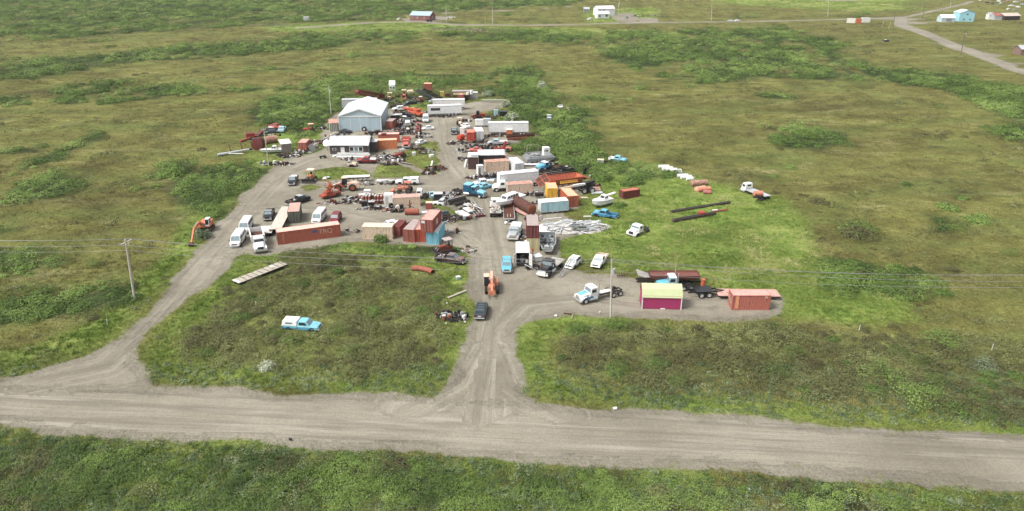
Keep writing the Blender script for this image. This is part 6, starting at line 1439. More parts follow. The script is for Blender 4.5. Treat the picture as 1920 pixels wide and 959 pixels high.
one(MB().loft([[(x,y,z) for y,z in ((-1.4,1.0),(1.4,1.0),(1.4,3.0),(-1.4,3.0))] for x in (-3.2,3.2)], RUSTD).box((0,0,3.06),(6.6,3.0,.1),TAUPE).box((0,-1.42,2.2),(6.0,.06,.9),MOSSY).box((-2.4,0,.5),(.3,2.4,1.0),DARK).box((2.4,0,.5),(.3,2.4,1.0),DARK), 'feed_hopper', 'dark red feed hopper with a grey lid at the far end of the yard', 'hopper', P(865,186), R(2), foot=3)
container('corrugated grey container with white tubs on top at the far right corner', (872,186), (896,185.5), M('grey_corr',(.36,.35,.33),.7,0,.2,.2,1.4,streak=True), roof=WHITE2, L=5.0, Hh=2.3, Wd=2.4)
for k,(px,h_) in enumerate([((877,177.5),.8),((884,177),1.5)]):
    one(MB().cyl((0,0,0),(0,0,h_),.55,WHITE,14), 'white_tub', ['low white tub on the corrugated grey container','tall white tub on the corrugated grey container'][k], 'tub', (*P(*px,2.35),2.35))
container('small red container left of the corrugated grey one', (859,190), (869,190), BOXRED, end='end', L=4, Wd=2.0, Hh=2.3, roof=PINKR)
cube_thing('short brown crate left of the dark red feed hopper', (840,182), (2.0,1.4,1.2), RUSTD, 0, 'brown_crate', 'crate')
one(MB().box((0,0,.9),(8.5,.3,.10),WHITE2).box((0,-.7,.5),(9.0,.3,.08),WOOD).box((.5,.6,.4),(8.0,.3,.08),GREY), 'timber_row', 'row of long grey timbers at the far right of the yard', 'timber', P(925,192), 0, foot=2)
heap('dark and white scrap behind the hangar roof ridge', (748,200), 3.6, 1.0, 30, 1.0, [DARK,WHITE,WHITE2,GREY])
# ================================================================ RIGHT ROW
wheel_loader('red front loader with a cab at the top of the right row', (896,222), 195, REDP, s=.8, bucket=False, roofm=DARK)
heap('brown branches and frames right of the red front loader', (921,222), 4.2, 1.6, 30, 1.3, [WOOD,WOODD,CREAM,DARK])
cube_thing('black open box behind the long white trailer', (944,220), (2.4,1.8,2.0), BLACK, 0, 'black_box', 'box')
cube_thing('pale blue upright shell left of the black open box', (930,220), (1.3,1.1,2.4), PALEB, 8, 'upright_shell', 'shell')
heap('white scraps above the left end of the long white trailer', (938,232), 4.2, 1.0, 34, .9, [WHITE,WHITE2,GREY,ALU])
cube_thing('small white and blue camper box above the grey white container', (899,237), (2.6,1.8,1.7), WHITE, 0, 'camper_box', 'camper', legs=.4)
cube_thing('grey camper box left of the long white trailer roof', (913,237), (2.4,1.8,2.0), LGREY, -3, 'grey_camper_box', 'camper', legs=.4)
t = box_trailer('long white semitrailer at the right edge of the yard', (916,254), (991,253.5), WHITE, WHITE, Hh=2.8, zb=.9, wheels=(.8,.88))
container('bright red container in the right row beside the grey white one', (875,265), (890,265), M('box_bright_red',(.45,.06,.035),.55,0,.15,.15,1.2), end='end', L=4.2, roof=M('roof_salmon',(.55,.22,.16)))
container('grey white container with its front open in the right row', (893,263), (906.5,262.5), M('box_grey_white',(.56,.58,.58),.5,0,.05,.12,1.2,streak=True), end='end', L=5.6, roof=WHITE2, doors=WHITE2)
cube_thing('tall white locker left of the bright red container', (867,256), (1.3,1.3,2.6), WHITE2, 0, 'tall_locker', 'locker')
tank('bright red upright bin at the corner of the right row', (860,264), (868,262), .85, M('box_bright_red'), bands=1, saddle=False, dome=.15)
dead_car('white wrecked car with its bonnet up in the right row', (880,242), (865,236), WHITE, L=4.2)
tractor('cream machine with a dark roof behind the black pickup', (863,236), -70, CREAM, s=1.0, arms=False)
pickup('black pickup facing the camera at the left end of the right row', (853,243), (851,257), BLACK, L=5.2, roof=M('green_grey_roof',(.20,.24,.22),.4), hood=DARK, bedload='junk')
heap('white and brown scraps below the bright red bin', (857,270), 2.8, 1.6, 34, .8, [WHITE,WHITE2,WOOD,DARK])
cube_thing('orange operator cab standing in front of the long white trailer', (955,254), (1.8,1.5,1.3), ORANGE, 0, 'operator_cab', 'machine cab', legs=.5, top=WHITE)
for k,(a_,b_,m_) in enumerate([((951,260),(1000,256),RUSTD),((952,265),(990,262),RUST),((951,269),(977,271),WOOD)]):
    c, rz, L = span(a_, b_); mb = MB()
    for i in range(4):
        for j in range(2): mb.box((random.uniform(-.3,.3),-.6+i*.4,.3+j*.35),(L,.14,.30),m_)
    one(mb, 'beam_stack', ['upper dark rusty beam stack below the orange operator cab','middle rusty beam stack below the orange operator cab','short pale timber below the rusty beam stacks'][k], 'beam stack', c, rz, foot=1.4)
pickup('silver grey pickup with a blue tinted cab below the orange operator cab', (950,272), (917,272), SILV, L=5.8, bedload='white', roof=PALEB)
heap('dark tyres and twisted steel below the silver grey pickup', (915,279), 6.5, 1.5, 70, 1.0, [DARK,BLACK,BLACK,GREY,RUSTD])
heap('black engines between the grey white container and the silver pickup', (905,268), 4.4, 1.3, 40, 1.0, [DARK,BLACK,GREY,RUSTD])
heap('grey scrap and dry grass around the long white trailer front', (925,256), 3.4, 1.0, 24, .8, [GREY,RUST,WOOD,DARK])
c, rz, L = span((925,285),(958,284)); t = T('crane_boom', 'rusty red crane arm behind the white roofed timber shed', 'crane arm', c, rz, foot=(L,1.5)); 
MB().box((-L*.2,0,1.0),(L*.55,.5,.5),REDP).box((L*.12,0,1.6),(.6,.8,2.8),REDP,mat=Matrix.Rotation(.35,4,'Y')).box((L*.35,0,.8),(1.6,1.4,1.0),M('roof_salmon'),bev=.2).build('arm', None, t); 
for s in (-1,1): wheel(t, L*.3, s*.7, .55, .35)
cube_thing('pink red box at the right of the white roofed timber shed', (944,298), (1.6,1.2,1.0), M('roof_salmon'), 0, 'pink_box', 'box')
dead_car('pink red car body above the white roofed timber shed', (897,284), (886,284), M('truck_red'), L=3.6)
t, w = gable('timber shed with a long white roof and dark plank walls', (898,311), (946,310), 3.4, 2.7, .55, WOODD, CORR, name='timber_shed', single=True, over=.2)
t, w = gable('dark plank hut with a patched white roof at the track edge', (878,318), (896,318), 3.2, 3.2, .35, M('red_brown_planks',(.065,.035,.030),.8,0,.1,.35,3,streak=True), WHITE, name='plank_hut', single=True, over=.1)
MB().box((.3,-.9,3.65),(1.8,1.3,.06),LGREY).build('roof_patch', None, t)
one(MB().cyl((0,0,.0),(.5,.3,2.0),.35,WHITE,12), 'white_tube', 'white tube leaning on the left wall of the dark plank hut', 'tube', P(872,314))
container('pink and cream container streaked with rust in front of the timber shed', (911,323), (954,320), M('box_pink_cream',(.66,.50,.38),.6,0,.28,.12,1.3,streak=True), roof=M('pink_rust'), L=6.06)
container('grey white container end-on beside the rusted pink one', (966,326), (982.5,324.5), M('box_grey_white'), end='end', roof=M('pale_grey_roof',(.56,.59,.60),.5,0,.02,.1), L=6.06, doors=M('box_grey_white'))
cube_thing('small white hut beside the rusted pink container', (900,326), (1.5,1.3,2.2), WHITE, 20, 'white_hut', 'hut', door=GREY)
heap('white and black scrap at the foot of the small white hut', (913,334), 4.6, 1.6, 60, 1.0, [WHITE,WHITE,BLACK,DARK,ALU,PALEB])
heap('dark sheets and scrap between the pink container and the white semitrailer', (945,328), 3.6, 1.0, 40, .8, [GREY,DARK,LGREY,ALU])
cube_thing('white slab on the gravel above the camper shell', (917,341), (2.4,1.0,.4), WHITE, 5, 'white_slab', 'slab')
# landing craft
c, rz, L = span((984,304),(1036,300)); t = T('landing_barge', 'grey landing barge with a white wheelhouse full of scrap', 'barge', c, rz, foot=(L,4.5))
MB().loft([ring8(-L/2,2.3,.3,1.3,.05),ring8(L/2-2,2.3,.2,1.3,.05),ring8(L/2,2.0,.8,1.4,.05)], GREY).build('hull', None, t)
mb = MB()
for s in (-1,1): mb.box((-.4,s*2.2,1.6),(L-2.0,.10,.7),LGREY)
mb.build('bulwark', None, t); o = MB().box((L*.22,-.9,2.6),(1.7,1.7,2.6),WHITE,bev=.05).build('wheelhouse', None, t); MB().box((L*.22,-1.77,3.1),(.5,.03,.45),GLASS).box((L*.22-.6,-1.77,3.1),(.3,.03,.35),GLASS).build('window', None, o)
mb = MB()
for i in range(26): mb.box((random.uniform(-L*.42,L*.1),random.uniform(-1.8,1.8),1.5+random.uniform(0,.5)),(random.uniform(.6,2.6),.15,.12),random.choice([ALU,LGREY,DARK,WHITE2]),rz=random.gauss(0,.8))
mb.build('cargo', None, t)
mb = MB(); 
for x in (-L*.35,L*.05): mb.beam((x,2.0,1.4),(x,2.0,4.0),.14,.14,WOOD)
mb.beam((-L*.35,2.0,4.0),(L*.05,2.0,4.0),.14,.14,WOOD); mb.build('gantry', None, t)
one(MB().box((0,0,.5),(8,1.0,.22),WHITE).box((0,0,.25),(7.6,.6,.3),DARK), 'white_girder', 'long white girder right of the grey white container', 'girder', P(1000,312), .0, foot=1)
truck('faded blue truck with a white bonnet below the landing barge', (1032,317), (1012,321), BLUEC, L=5.4, body='bare', tandem=False, hoodm=CYAN, cabm=BLUEC, roof=WHITE, cabz=-.3, tanks=False)
heap('black axles and a white tube right of the faded blue truck', (1052,318), 4.0, 1.4, 36, 1.1, [BLACK,DARK,RUBBER,WHITE2])
c, rz, L = span((1008,332),(1073,323)); mb = MB()
for i in range(6): mb.box((random.uniform(-.6,.6),-1.2+i*.45,.5+(i%3)*.3),(L,.2,.28),random.choice([BLACK,DARK]))
one(mb, 'black_girders', 'stack of long black girders behind the screening plant', 'girder', c, rz, foot=2)
# ================================================================ LEFT CLUSTER
t, w = gable('white roofed grey shed at the left edge of the yard', (529,288), (548,286), 4.4, 2.5, .25, M('brown_grey_wall',(.24,.20,.18),.7,0,.2,.25,2,streak=True), WHITE, name='grey_shed', single=True, over=.1, openings=[('right',.15,.85,.1,.95,'door')])
container('red container with white patches right of the white roofed grey shed', (558,285), (577,285), BOXRED, end='end', L=4.6, roof=PINKR, marks='rods')
one(MB().box((0,0,1.1),(1.6,.08,2.2),GREY,mat=Matrix.Rotation(-.5,4,'Y')), 'leaning_sheet', 'grey panel leaning on the right side of the red container with white patches', 'panel', P(586,285), .2)
heap('white and grey scrap in front of the white roofed grey shed', (542,293), 3.4, 1.8, 60, .7, [WHITE,WHITE2,GREY,DARK])
heap('scrap along the gravel edge below the red container with white patches', (569,287), 2.4, .8, 24, .6, [WHITE2,WHITE,GREY,DARK])
heap('white rubbish strip at the bend of the left track', (520,309), 4.6, 1.0, 50, .4, [WHITE,WHITE2,WHITE,GREY])
heap('pale branches and driftwood beside the striped board shed', (598,268), 3.6, 2.2, 40, .9, [WOOD,M('pale_pipe'),GREY], size=(.8,2.4))
c, rz, L = span((586,276),(634,251)); one(MB().cyl((-L/2,0,.3),(L/2,.2,.5),.13,M('pale_pipe'),8).cyl((-L/2+1,.5,.3),(L/2,.6,.6),.12,WHITE2,8).cyl((-L/2,-.5,.2),(L/2-1,-.3,.4),.12,M('pale_pipe'),8), 'pale_poles', 'bundle of long pale poles pointing to the hangar left corner', 'poles', c, rz)
skiff('white and grey skiff with a small cabin left of the white roofed grey shed', (527,285), (490,287), LGREY, Bm=2.2, Hh=.9, cabin_='short', z=.2, flat_bow=False, name='cabin_skiff', deckm=WHITE2, L=6.0)
tank('fat rusty culvert with a dark red open end', (489,279), (483,283), 1.75, RUSTD, bands=0, saddle=False, dome=.08, name='rusty_culvert', cat='culvert', endm=BOXDARK)
tank('rusty speckled tank behind the fat culvert', (498,271), (519,268), 1.15, M('speckled_rust',(.45,.26,.20),.7,0,.5,.3,2), bands=3, saddle=False, dome=.1)
tank('long thin pinkish red pipe in the grass left of the red engine', (450,268), (472,261), .35, M('pipe_rust'), bands=0, saddle=False, dome=.02, name='red_pipe', cat='pipe')
cube_thing('red twin engine block at the left edge of the wrecks', (470,259), (2.6,1.4,1.4), REDP, 25, 'engine_block', 'engine', top=BOXDARK)
t, L, w = trailer_deck('dark red flat trailer leading up to the wrecks', [(477,255),(484,255),(494,245),(488,244)], .9, BOXDARK, wheels=1, name='red_flat_trailer')
dead_car('red car on top of the row of wrecks at the far left', (524,241), (508,238), REDP, z=.9, L=4.4)
dead_car('white topped black car under the red one in the row of wrecks', (519,246), (497,246), BLACK, roofm=WHITE, L=4.8)
dead_car('black car nearest the power pole in the row of wrecks', (521,251), (498,252), BLACK, L=4.6)
pickup('pale blue grey pickup bonnet towards the camera right of the wrecks', (533,241), (525,254), PALEB, L=5.2, roof=PALEB, hood=PALEB, lamps=False)
tractor('small red tractor in the tall grass left of the board shed', (580,249), 200, REDP, s=1.1, roofm=PINKL, arms=False)
mb = MB().cyl((-4.0,-2.2,.45),(3.2,2.5,.8),.40,LGREY,12,r1=.28).box((-.6,-.9,.5),(6.4,.35,.12),WHITE).cyl((3.2,2.5,.8),(3.9,3.0,.7),.28,DARK,10).beam((-1.4,1.2,0),(-2.0,1.6,2.4),.15,.15,RUSTD).beam((1.4,2.4,0),(.8,3.0,2.6),.15,.15,RUSTD)
one(mb, 'aircraft_float', 'white aircraft float and strut lying in the tundra at the far left', 'aircraft float', P(441,290), foot=2.5)
# ================================================================ RIGHT FIELD AND OUTLIERS
suv('white roofed atv alone in the bushes at the upper right of the yard', (1030,222), (1029,230), SLATE, L=2.9, roof=WHITE, rack=False, name='utility_buggy', cat='atv', hoodm=WHITE)
heap('pale wrecked frames in the tundra beyond the atv', (1067,206), 3.6, .9, 20, .9, [WHITE2,WOODD,CREAM,DARK], size=(.8,2.2))
dead_car('white bonnet in the bushes left of the pale wrecked frames', (1052,203), (1048,200), WHITE, L=2.6, sunk=.4)
pickup('light blue and white pickup sunk in the brush right of the yard', (1146,300), (1170,303), TEAL, L=4.8, side2=WHITE, sunk=.35, hood=TEAL, lamps=False)
cube_thing('grey roofed cab box sunk in the brush left of the blue and white pickup', (1126,305), (1.7,1.4,.8), LGREY, -10, 'cab_box', 'truck cab', top=CREAM)
one(MB().lathe((0,-.2,.85),(0,.2,.85),[(0,.6),(0,.85),(1,.85),(1,.6)],RUBBER,18,False).beam((0,.3,.2),(-.4,.3,2.0),.1,.1,DARK), 'tractor_tyre_ring', 'big black wheel standing alone at the edge of the brush', 'wheel', (*P(1096,327),0), 1.1, foot=.6)
DW = [(1244,317),(1251,320.5),(1259,323),(1267,325),(1272,328.5),(1279,334),(1286,336.5),(1293,339.5)]
for k,p in enumerate(DW):
    c = P(*p); L_ = 2.7 if k not in (4,7) else 1.6
    t = T('white_tank', 'white cylindrical tank lying in the long diagonal row in the grass', 'tank', (*c,0), R(8+random.uniform(-4,4)), 'white tanks lying in a diagonal row', foot=(L_,1.4))
    MB().cyl((-L_/2,0,.55),(L_/2,0,.55),.52,WHITE,16).build('shell', None, t); MB().lathe((-L_/2+.3,0,.55),(-L_/2+.36,0,.55),[(0,.54),(1,.54)],LGREY,16,False).lathe((L_/2-.36,0,.55),(L_/2-.3,0,.55),[(0,.54),(1,.54)],LGREY,16,False).build('band', None, t)
for k,(a_,b_,r_,m_,lb) in enumerate([((1296,350),(1324,348),.75,M('speckled_rust'),'speckled rust and cream tank at the lower end of the white row'),((1304,360),(1320,357),.6,M('tank_peach',(.62,.35,.24),.6,0,.2,.2),'cream and peach tank below the speckled one'),((1308,361),(1331,359),.6,M('tank_orange',(.55,.22,.14),.6,0,.2,.2),'orange tank in front of the cream and peach one'),((1319,364),(1333,365),.5,M('tank_rose',(.36,.13,.11),.6,0,.2,.2),'dull rose tank at the bottom of the tank row')]):
    tank(lb, a_, b_, r_, m_, bands=2, saddle=False, dome=.15)
t = truck('white cab flatbed truck with an orange tank at the edge of the bright grass', (1437,376), (1394,358), WHITE, L=8.0, body='flat', deckm=LGREY, cabover=True, cabz=-.1, tandem=True, sunk=.2, fit=True)
x, y = P(1421,368,1.35); o = T('orange_tank', 'orange tank on the deck of the flatbed truck in the grass', 'tank', (x,y,1.35), R(5)); MB().cyl((-1.0,0,.6),(1.0,0,.6),.6,M('tank_orange'),18).build('shell', None, o); MB().box((0,0,.06),(1.6,1.0,.12),DARK).build('saddle', None, o)
for k,px in enumerate([(1417,371),(1426,370),(1425,376)]):
    one(MB().lathe((0,0,0),(0,0,.3),[(0,.35),(0,.62),(.5,.66),(1,.62),(1,.35)],RUBBER,16,False), 'spare_tyre_ring', ['left tyre lying beside the orange tank on the truck deck','right tyre lying beside the orange tank on the truck deck','tyre lying at the tail of the truck deck'][k], 'tyre', (*P(*px,1.15),1.25))
lattice_boom('long dark conveyor lying in the grass, the upper of two', (1258,399), (1368,381), .15, .15, .7, .35, M('rust_black',(.105,.075,.06),.7,0,.3,.3), legs=(), bays=24)
lattice_boom('shorter dark conveyor with a red head lying below the long one', (1262,416), (1340,402), .15, .15, .9, .45, M('rust_black'), legs=(), bays=16)
one(MB().box((0,0,.5),(1.1,1.3,.8),REDP,bev=.1), 'gearbox', 'red gearbox on the middle of the shorter conveyor', 'gearbox', (*P(1315,406),.2), .2)
one(MB().beam((-1.8,-.3,.3),(1.9,.6,.5),.35,.3,BOXRED2).box((-1.0,0,.6),(1.2,.3,.2),WHITE,rz=.2), 'drive_shaft', 'red and white drive arm at the right end of the shorter conveyor', 'drive arm', (*P(1349,399),.0), foot=1)
# ---- poles and wires
def pole(label, base, top_px=None, h=10., lean=(0,0), arm=None, cans=0, m=None, group=None, thin=.16, brace=False, white_top=False):
    x, y = P(*base); t = T('utility_pole', label, 'utility pole', (x,y,0), 0, group)
    tx, ty = lean; MB().cyl((0,0,0),(tx,ty,h),thin,m or POLEW,10,r1=thin*.62).build('post', None, t)
    if arm:
        a = Vector(arm); MB().beam(Vector((tx,ty,h-.5))-a, Vector((tx,ty,h-.5))+a, .12, .14, M('pale_wood',(.55,.52,.46),.8)).build('crossarm', None, t)
        for f in (-.92,0,.92):
            p = Vector((tx,ty,h-.42))+a*f; MB().lathe(p, p+Vector((0,0,.28)), [(0,.05),(.3,.10),(.6,.06),(1,.09)], M('insulator',(.30,.28,.26),.3), 8).build('insulator', None, t)
        if brace: MB().beam((tx,ty,h-1.4), Vector((tx,ty,h-.55))+a*.55, .05, .05, GREY).beam((tx,ty,h-1.4), Vector((tx,ty,h-.55))-a*.55, .05, .05, GREY).build('brace', None, t)
    for k in range(cans):
        MB().cyl((tx+.35,ty-.1,h-2.4),(tx+.35,ty-.1,h-1.5),.24,LGREY,12).build('transformer', None, t)
    return (x+tx, y+ty, h)
def lean_for(base, top, h):
    x, y = P(*base); X_, Y_ = P(*top, h); return (X_-x, Y_-y)
def height_for(base, top):
    x, y = P(*base); best = (1e9, 8)
    for h in np.arange(5, 16, .1):
        X_, Y_ = P(*top, h); e = abs(Y_-y)
        best = min(best, (e, h))
    return best[1]
h1 = height_for((253,565),(235,449)); h2 = height_for((1145,597),(1147,487)); print('POLES', h1, h2)
pl = pole('leaning power pole with a wide crossarm beside the left track', (253,565), h=h1, lean=lean_for((253,565),(235,449),h1), arm=(.35,1.35,0), brace=True, thin=.20)
pr_ = pole('tall light pole with a transformer at the front edge of the gravel lot', (1145,597), h=h2, lean=lean_for((1145,597),(1147,487),h2), cans=1, thin=.17)
h3 = height_for((504,312),(494,240)); p3 = pole('grey power pole at the bend of the left track near the skiff', (504,312), h=h3, lean=lean_for((504,312),(494,240),h3), thin=.14, arm=(.5,.3,0))
h4 = height_for((621,214),(616,160)); p4 = pole('pale power pole left of the hangar', (621,214), h=h4, lean=lean_for((621,214),(616,160),h4), thin=.15, cans=1)
wm = M('wire_grey', (.30,.30,.30), .5)
def wire(label, a, b, sag, r=.03, ext=True, group='wires strung along the road'):
    a = Vector(a); b = Vector(b); n = 22; pts = []
    for i in range(n+1):
        f = i/n; p = a.lerp(b, f); p.z -= sag*4*f*(1-f); pts.append(p)
    o0 = a.copy(); o0.z = 0
    mb = MB(); 
    rgs = []
    for i,p in enumerate(pts):
        d_ = (pts[min(i+1,n)]-pts[max(i-1,0)]).normalized(); s_ = Vector((0,0,1)).cross(d_).normalized(); u_ = d_.cross(s_)
        rgs.append([p-o0+s_*math.cos(q)*r+u_*math.sin(q)*r for q in (0,2.09,4.19)])
    mb.loft(rgs, wm, smooth=True); one(mb, 'wire', label, 'wire', tuple(o0), group=group)
A0, B0 = Vector(pl), Vector(pr_); dv = (B0-A0); dv.z = 0; LW = dv.length; dv.normalize()
offs = [(.35,1.35,-.42),(-.35,-1.35,-.42),(0,0,.1),(0,0,-1.9)]; offsR = [(0,.5,-.3),(0,-.3,-.3),(0,0,.1),(0,0,-1.9)]
nm = ['highest','second','third','lowest']
for k in range(4):
    oa, ob = Vector(offs[k]), Vector(offsR[k]); g = 'four wires strung between and beyond the two front poles'
    lb = 'thin grey wire strung along the main road between the front poles'
    wire(lb, A0+oa, B0+ob, 1.1, group=g); wire(lb, A0-dv*60+oa, A0+oa, 1.1, group=g); wire(lb, B0+ob, B0+dv*70+oa, 1.1, group=g)
wire('thin service wire from the light pole at the lot to the bend pole', B0+Vector((0,0,-.5)), Vector(p3), 1.5, r=.02, group=None) if False else None
# small posts and litter
for k,(b_,h_) in enumerate([((480.5,578),1.2),((202,612),1.2),((1610,622),1.1),((1858,660),1.3),((608,369),.9)]):
    one(MB().cyl((0,0,0),(.05,0,h_),.045,WHITE if k < 4 else BLACK,8).box((.05,0,h_-.12),(.10,.03,.22),WHITE if k < 4 else BLACK), 'marker_post', ['white marker post in the scrub above the canopy pickup','white marker post left of the left track near the road','white marker post in the scrub right of the far red container','white marker post in the scrub at the far right','thin dark post on the gravel left of the red rig'][k], 'marker post', P(*b_))
for k,(px,s_) in enumerate([((1153,768),.5),((1031,914),.3),((1404,921),.3),((545,826),.35),((1125,587),.3),((1056,518),.3),((1042,594),.4),((836,609),.35),((838,571),.3),((872,606),.3)]):
    lb = ['white box at the road verge below the right scrub','white bottle in the bottom bushes below the centre track','white bottle in the bottom bushes further right','dark rag on the near shoulder of the road','white pebble like litter near the light pole','white lump near the ladder','white litter at the grass edge of the lot','pale bottle in the grass left of the rubble heap','white stick in the grass above the rubble heap','small white stone beside the slate suv'][k]
    one(MB().box((0,0,.12),(s_,s_*.7,.18),WHITE if k != 3 else DARK,bev=.03).box((s_*.2,0,.2),(s_*.5,s_*.4,.14),WHITE if k != 3 else DARK), 'litter', lb, 'litter', (*P(*px),.05), k)

MORE = [((870,228),2.4,1.2,30,'cream and rusty parts at the head of the right row'),((885,248),2.6,1.4,34,'black parts between the wrecked car and the bright red container'),
 ((930,270),3.4,1.0,34,'dark parts above the silver grey pickup'),((893,276),3.6,1.2,44,'black springs and hoses left of the silver grey pickup'),((935,280),5.0,1.0,50,'twisted dark steel above the timber shed roof'),
 ((868,285),2.2,1.6,30,'wheels and white scraps above the dark plank hut'),((868,300),1.6,1.6,20,'broken bits at the track edge beside the dark plank hut'),((895,334),3.0,1.2,36,'white shards on the gravel left of the small white hut'),
 ((932,333),3.6,1.2,46,'blue and white car parts between the hut and the white semitrailer'),((985,330),2.4,.8,20,'dark bits under the long white girder'),((1010,309),3.2,1.0,26,'bits on the gravel below the landing barge'),
 ((1040,309),2.6,1.0,26,'white and black bits right of the landing barge'),((1085,335),3.0,1.0,24,'dark bits at the end of the black girders'),((1110,350),2.4,1.0,24,'rusty bits behind the black wheeled carriage'),
 ((1000,367),2.4,1.0,24,'pinkish rusty bits under the rusted cream box'),((1010,384),2.0,1.0,22,'dark bits beside the pale blue box trailer'),((1000,412),1.8,1.0,20,'rusty bits below the storage tank end'),
 ((962,381),1.6,1.0,18,'dark bits between the cabin boat and the frame trailer'),((820,368),3.0,1.2,36,'black and white bits behind the white roofed open cab'),((845,366),2.6,1.0,30,'black axles left of the blue sleeper truck'),
 ((880,392),2.4,1.4,26,'grey bits under the insulated slabs'),((868,412),2.6,1.0,24,'wood and wheels in the grass below the insulated slabs'),((835,418),2.4,.9,20,'rubber and iron in the grass beside the top container'),
 ((770,378),2.4,.8,18,'salmon parts around the orange backhoe'),((742,397),3.0,.7,26,'small iron along the front of the peeling cream container'),((700,393),4.0,.8,34,'gravel and iron bits below the drum stacks'),
 ((665,381),4.0,.8,26,'grey rubble below the grey boards'),((690,371),2.6,1.0,24,'black hoses and lids around the drum stacks'),((735,346),3.6,.8,24,'grey bits under the plank stack'),
 ((670,347),4.6,.8,34,'dark iron under the long beam trailer'),((716,301),3.6,1.2,40,'tyres and frames between the red pickup and the house'),((745,303),2.2,1.2,24,'black iron beside the silver drum'),
 ((795,258),3.2,1.0,26,'white bits at the gravel edge beside the track'),((755,244),4.6,1.6,60,'rusty engines between the hangar and the tractor'),((770,236),3.6,1.6,50,'black axles behind the black faced tractor'),
 ((748,228),3.2,1.4,40,'black frames right of the white slab topped crate'),((780,229),3.0,1.4,40,'silver and black parts below the crane truck'),((752,214),4.6,1.2,40,'black frames under the white pickup by the hangar'),
 ((800,212),3.0,1.0,24,'dark parts between the crane truck and the house trailer'),((745,203),4.0,1.0,34,'white and black parts beside the hangar roof'),((740,193),3.2,1.0,30,'rusty parts in the bushes behind the hangar'),
 ((775,186),3.2,1.2,30,'rusty parts in the bushes left of the crossed conveyors'),((815,186),3.2,1.2,34,'grey frames under the crossed conveyors'),((700,186),3.0,1.0,24,'dark red iron at the foot of the lattice conveyor'),
 ((850,190),2.6,1.0,24,'hoops and iron left of the small red container'),((640,253),2.6,.8,24,'black iron along the hangar front'),((628,258),3.0,.8,20,'sticks beside the hangar corner'),((705,252),3.6,.8,34,'black axles in front of the hangar doors'),
 ((478,262),2.6,1.0,24,'red iron between the engine block and the culvert'),((508,256),3.2,1.0,24,'grey iron below the row of wrecks'),((590,279),2.2,.9,20,'white bits beside the leaning grey sheet'),((606,243),2.0,1.4,20,'grey boards left of the striped board shed'),
 ((945,300),3.0,1.0,24,'rusty bits right of the timber shed'),((1000,297),2.6,1.0,24,'timber and iron left of the landing barge'),((905,222),3.2,1.0,24,'brown iron below the front loader'),((1032,500),1.6,1.0,16,'white and black parts under the plank deck truck'),((1000,505),1.6,.8,16,'white scraps before the open white box'),
 ((650,436),3.2,1.6,14,'small stones and bits right of the long red container'),((845,436),2.2,.9,12,'bits on the gravel beside the sky blue container'),((880,470),1.8,1.6,12,'stones beside the rusty track loader')]
for px, a_, b_, n_, lb in MORE:
    heap(lb, px, a_, b_, int(n_*.75), .75, None, size=(.15,1.0))
# ================================================================ FAR AWAY
t, w = gable('long red brick coloured house with a blue grey metal roof on the far road', (769,38.5), (806,39.5), 12, 3.6, 2.4, M('far_red_siding',(.23,.10,.085),.7,0,.1,.2,1), M('far_blue_roof',(.36,.46,.50),.5,0,0,.12,1), name='red_house', cat='house', openings=[('front',.06,.16,.45,.75,'window'),('front',.3,.42,.45,.75,'window'),('front',.66,.74,.45,.75,'window'),('right',.4,.6,.4,.7,'window')])
suv('dark parked car against the red far house', (803,41), (808,41), BLACK, L=4.6, rack=False, name='parked_car', cat='car')
pickup('white pickup right of the red far house', (853,35), (839,35), WHITE, L=6)
dead_car('pale car left of the red far house', (752,37), (745,38), WHITE2, L=4.6)
t, w = gable('white two storey house with a front wing on the far road', (1120,30), (1152,29), 8, 5.2, 1.8, M('far_white',(.68,.69,.69),.6,0,0,.08,1), M('far_white_roof',(.72,.72,.72),.5,0,0,.06,1), name='white_house', cat='house', openings=[('front',.1,.2,.6,.8,'window',LGREY),('front',.3,.45,.6,.8,'window',LGREY)])
gable('low white wing in front of the two storey far house', (1120,35), (1142,34.5), 6, 3.4, 1.6, M('far_white'), M('far_white_roof'), name='house_wing', cat='house wing', openings=[('front',.68,.9,.3,.8,'window',GREY),('front',.1,.3,.3,.7,'window',LGREY)])
gable('grey lean-to shed left of the two storey far house', (1095,24), (1105,24), 5, 2.8, 1.2, GREY, LGREY, name='lean_to', cat='shed')
pickup('white van like pickup below the two storey far house', (1102,39), (1110,38), WHITE, L=5.5)
suv('dark blue car in the yard of the two storey far house', (1175,33), (1176,36), SLATE, L=4.8, rack=False, name='parked_car', cat='car')
heap('pale clutter right of the two storey far house', (1215,31), 14, 3.0, 34, 1.5, [WHITE2,DARK,WOOD,GREY], size=(.8,2.6))
BH = M('far_sky_blue',(.32,.58,.66),.55,0,0,.08,1)
t, w = gable('tall light blue two storey house near the far junction', (1797.5,41), (1825,41), 9, 6.2, 1.9, BH, M('far_pale_roof',(.55,.66,.70),.5,0,0,.08,1), name='blue_house', cat='house', along='end', openings=[('front',.28,.38,.18,.32,'window',DARK),('front',.70,.80,.18,.32,'window',DARK),('front',.45,.56,.74,.88,'window',DARK)])
gable('small pale grey garage left of the light blue house', (1765,42), (1790,42), 7, 3.0, 2.0, M('garage_grey',(.42,.50,.52),.6,0,0,.1,1), M('far_white_roof'), name='grey_garage', cat='garage', openings=[('front',.35,.75,.1,.8,'door',GREY)])
gable('dark open sided shed with a pale roof right of the light blue house', (1882,38.5), (1911,38), 8, 3.2, 1.6, WOODD, M('far_tan_roof',(.50,.42,.36),.6,0,.2,.2,1), name='dark_shed', over=.6)
gable('rusty roofed grey shed left of the dark open sided shed', (1864,38), (1882,38), 7, 3.2, 1.6, LGREY, M('far_red_roof',(.32,.12,.10),.6,0,.2,.2,1), name='rusty_roofed_shed')
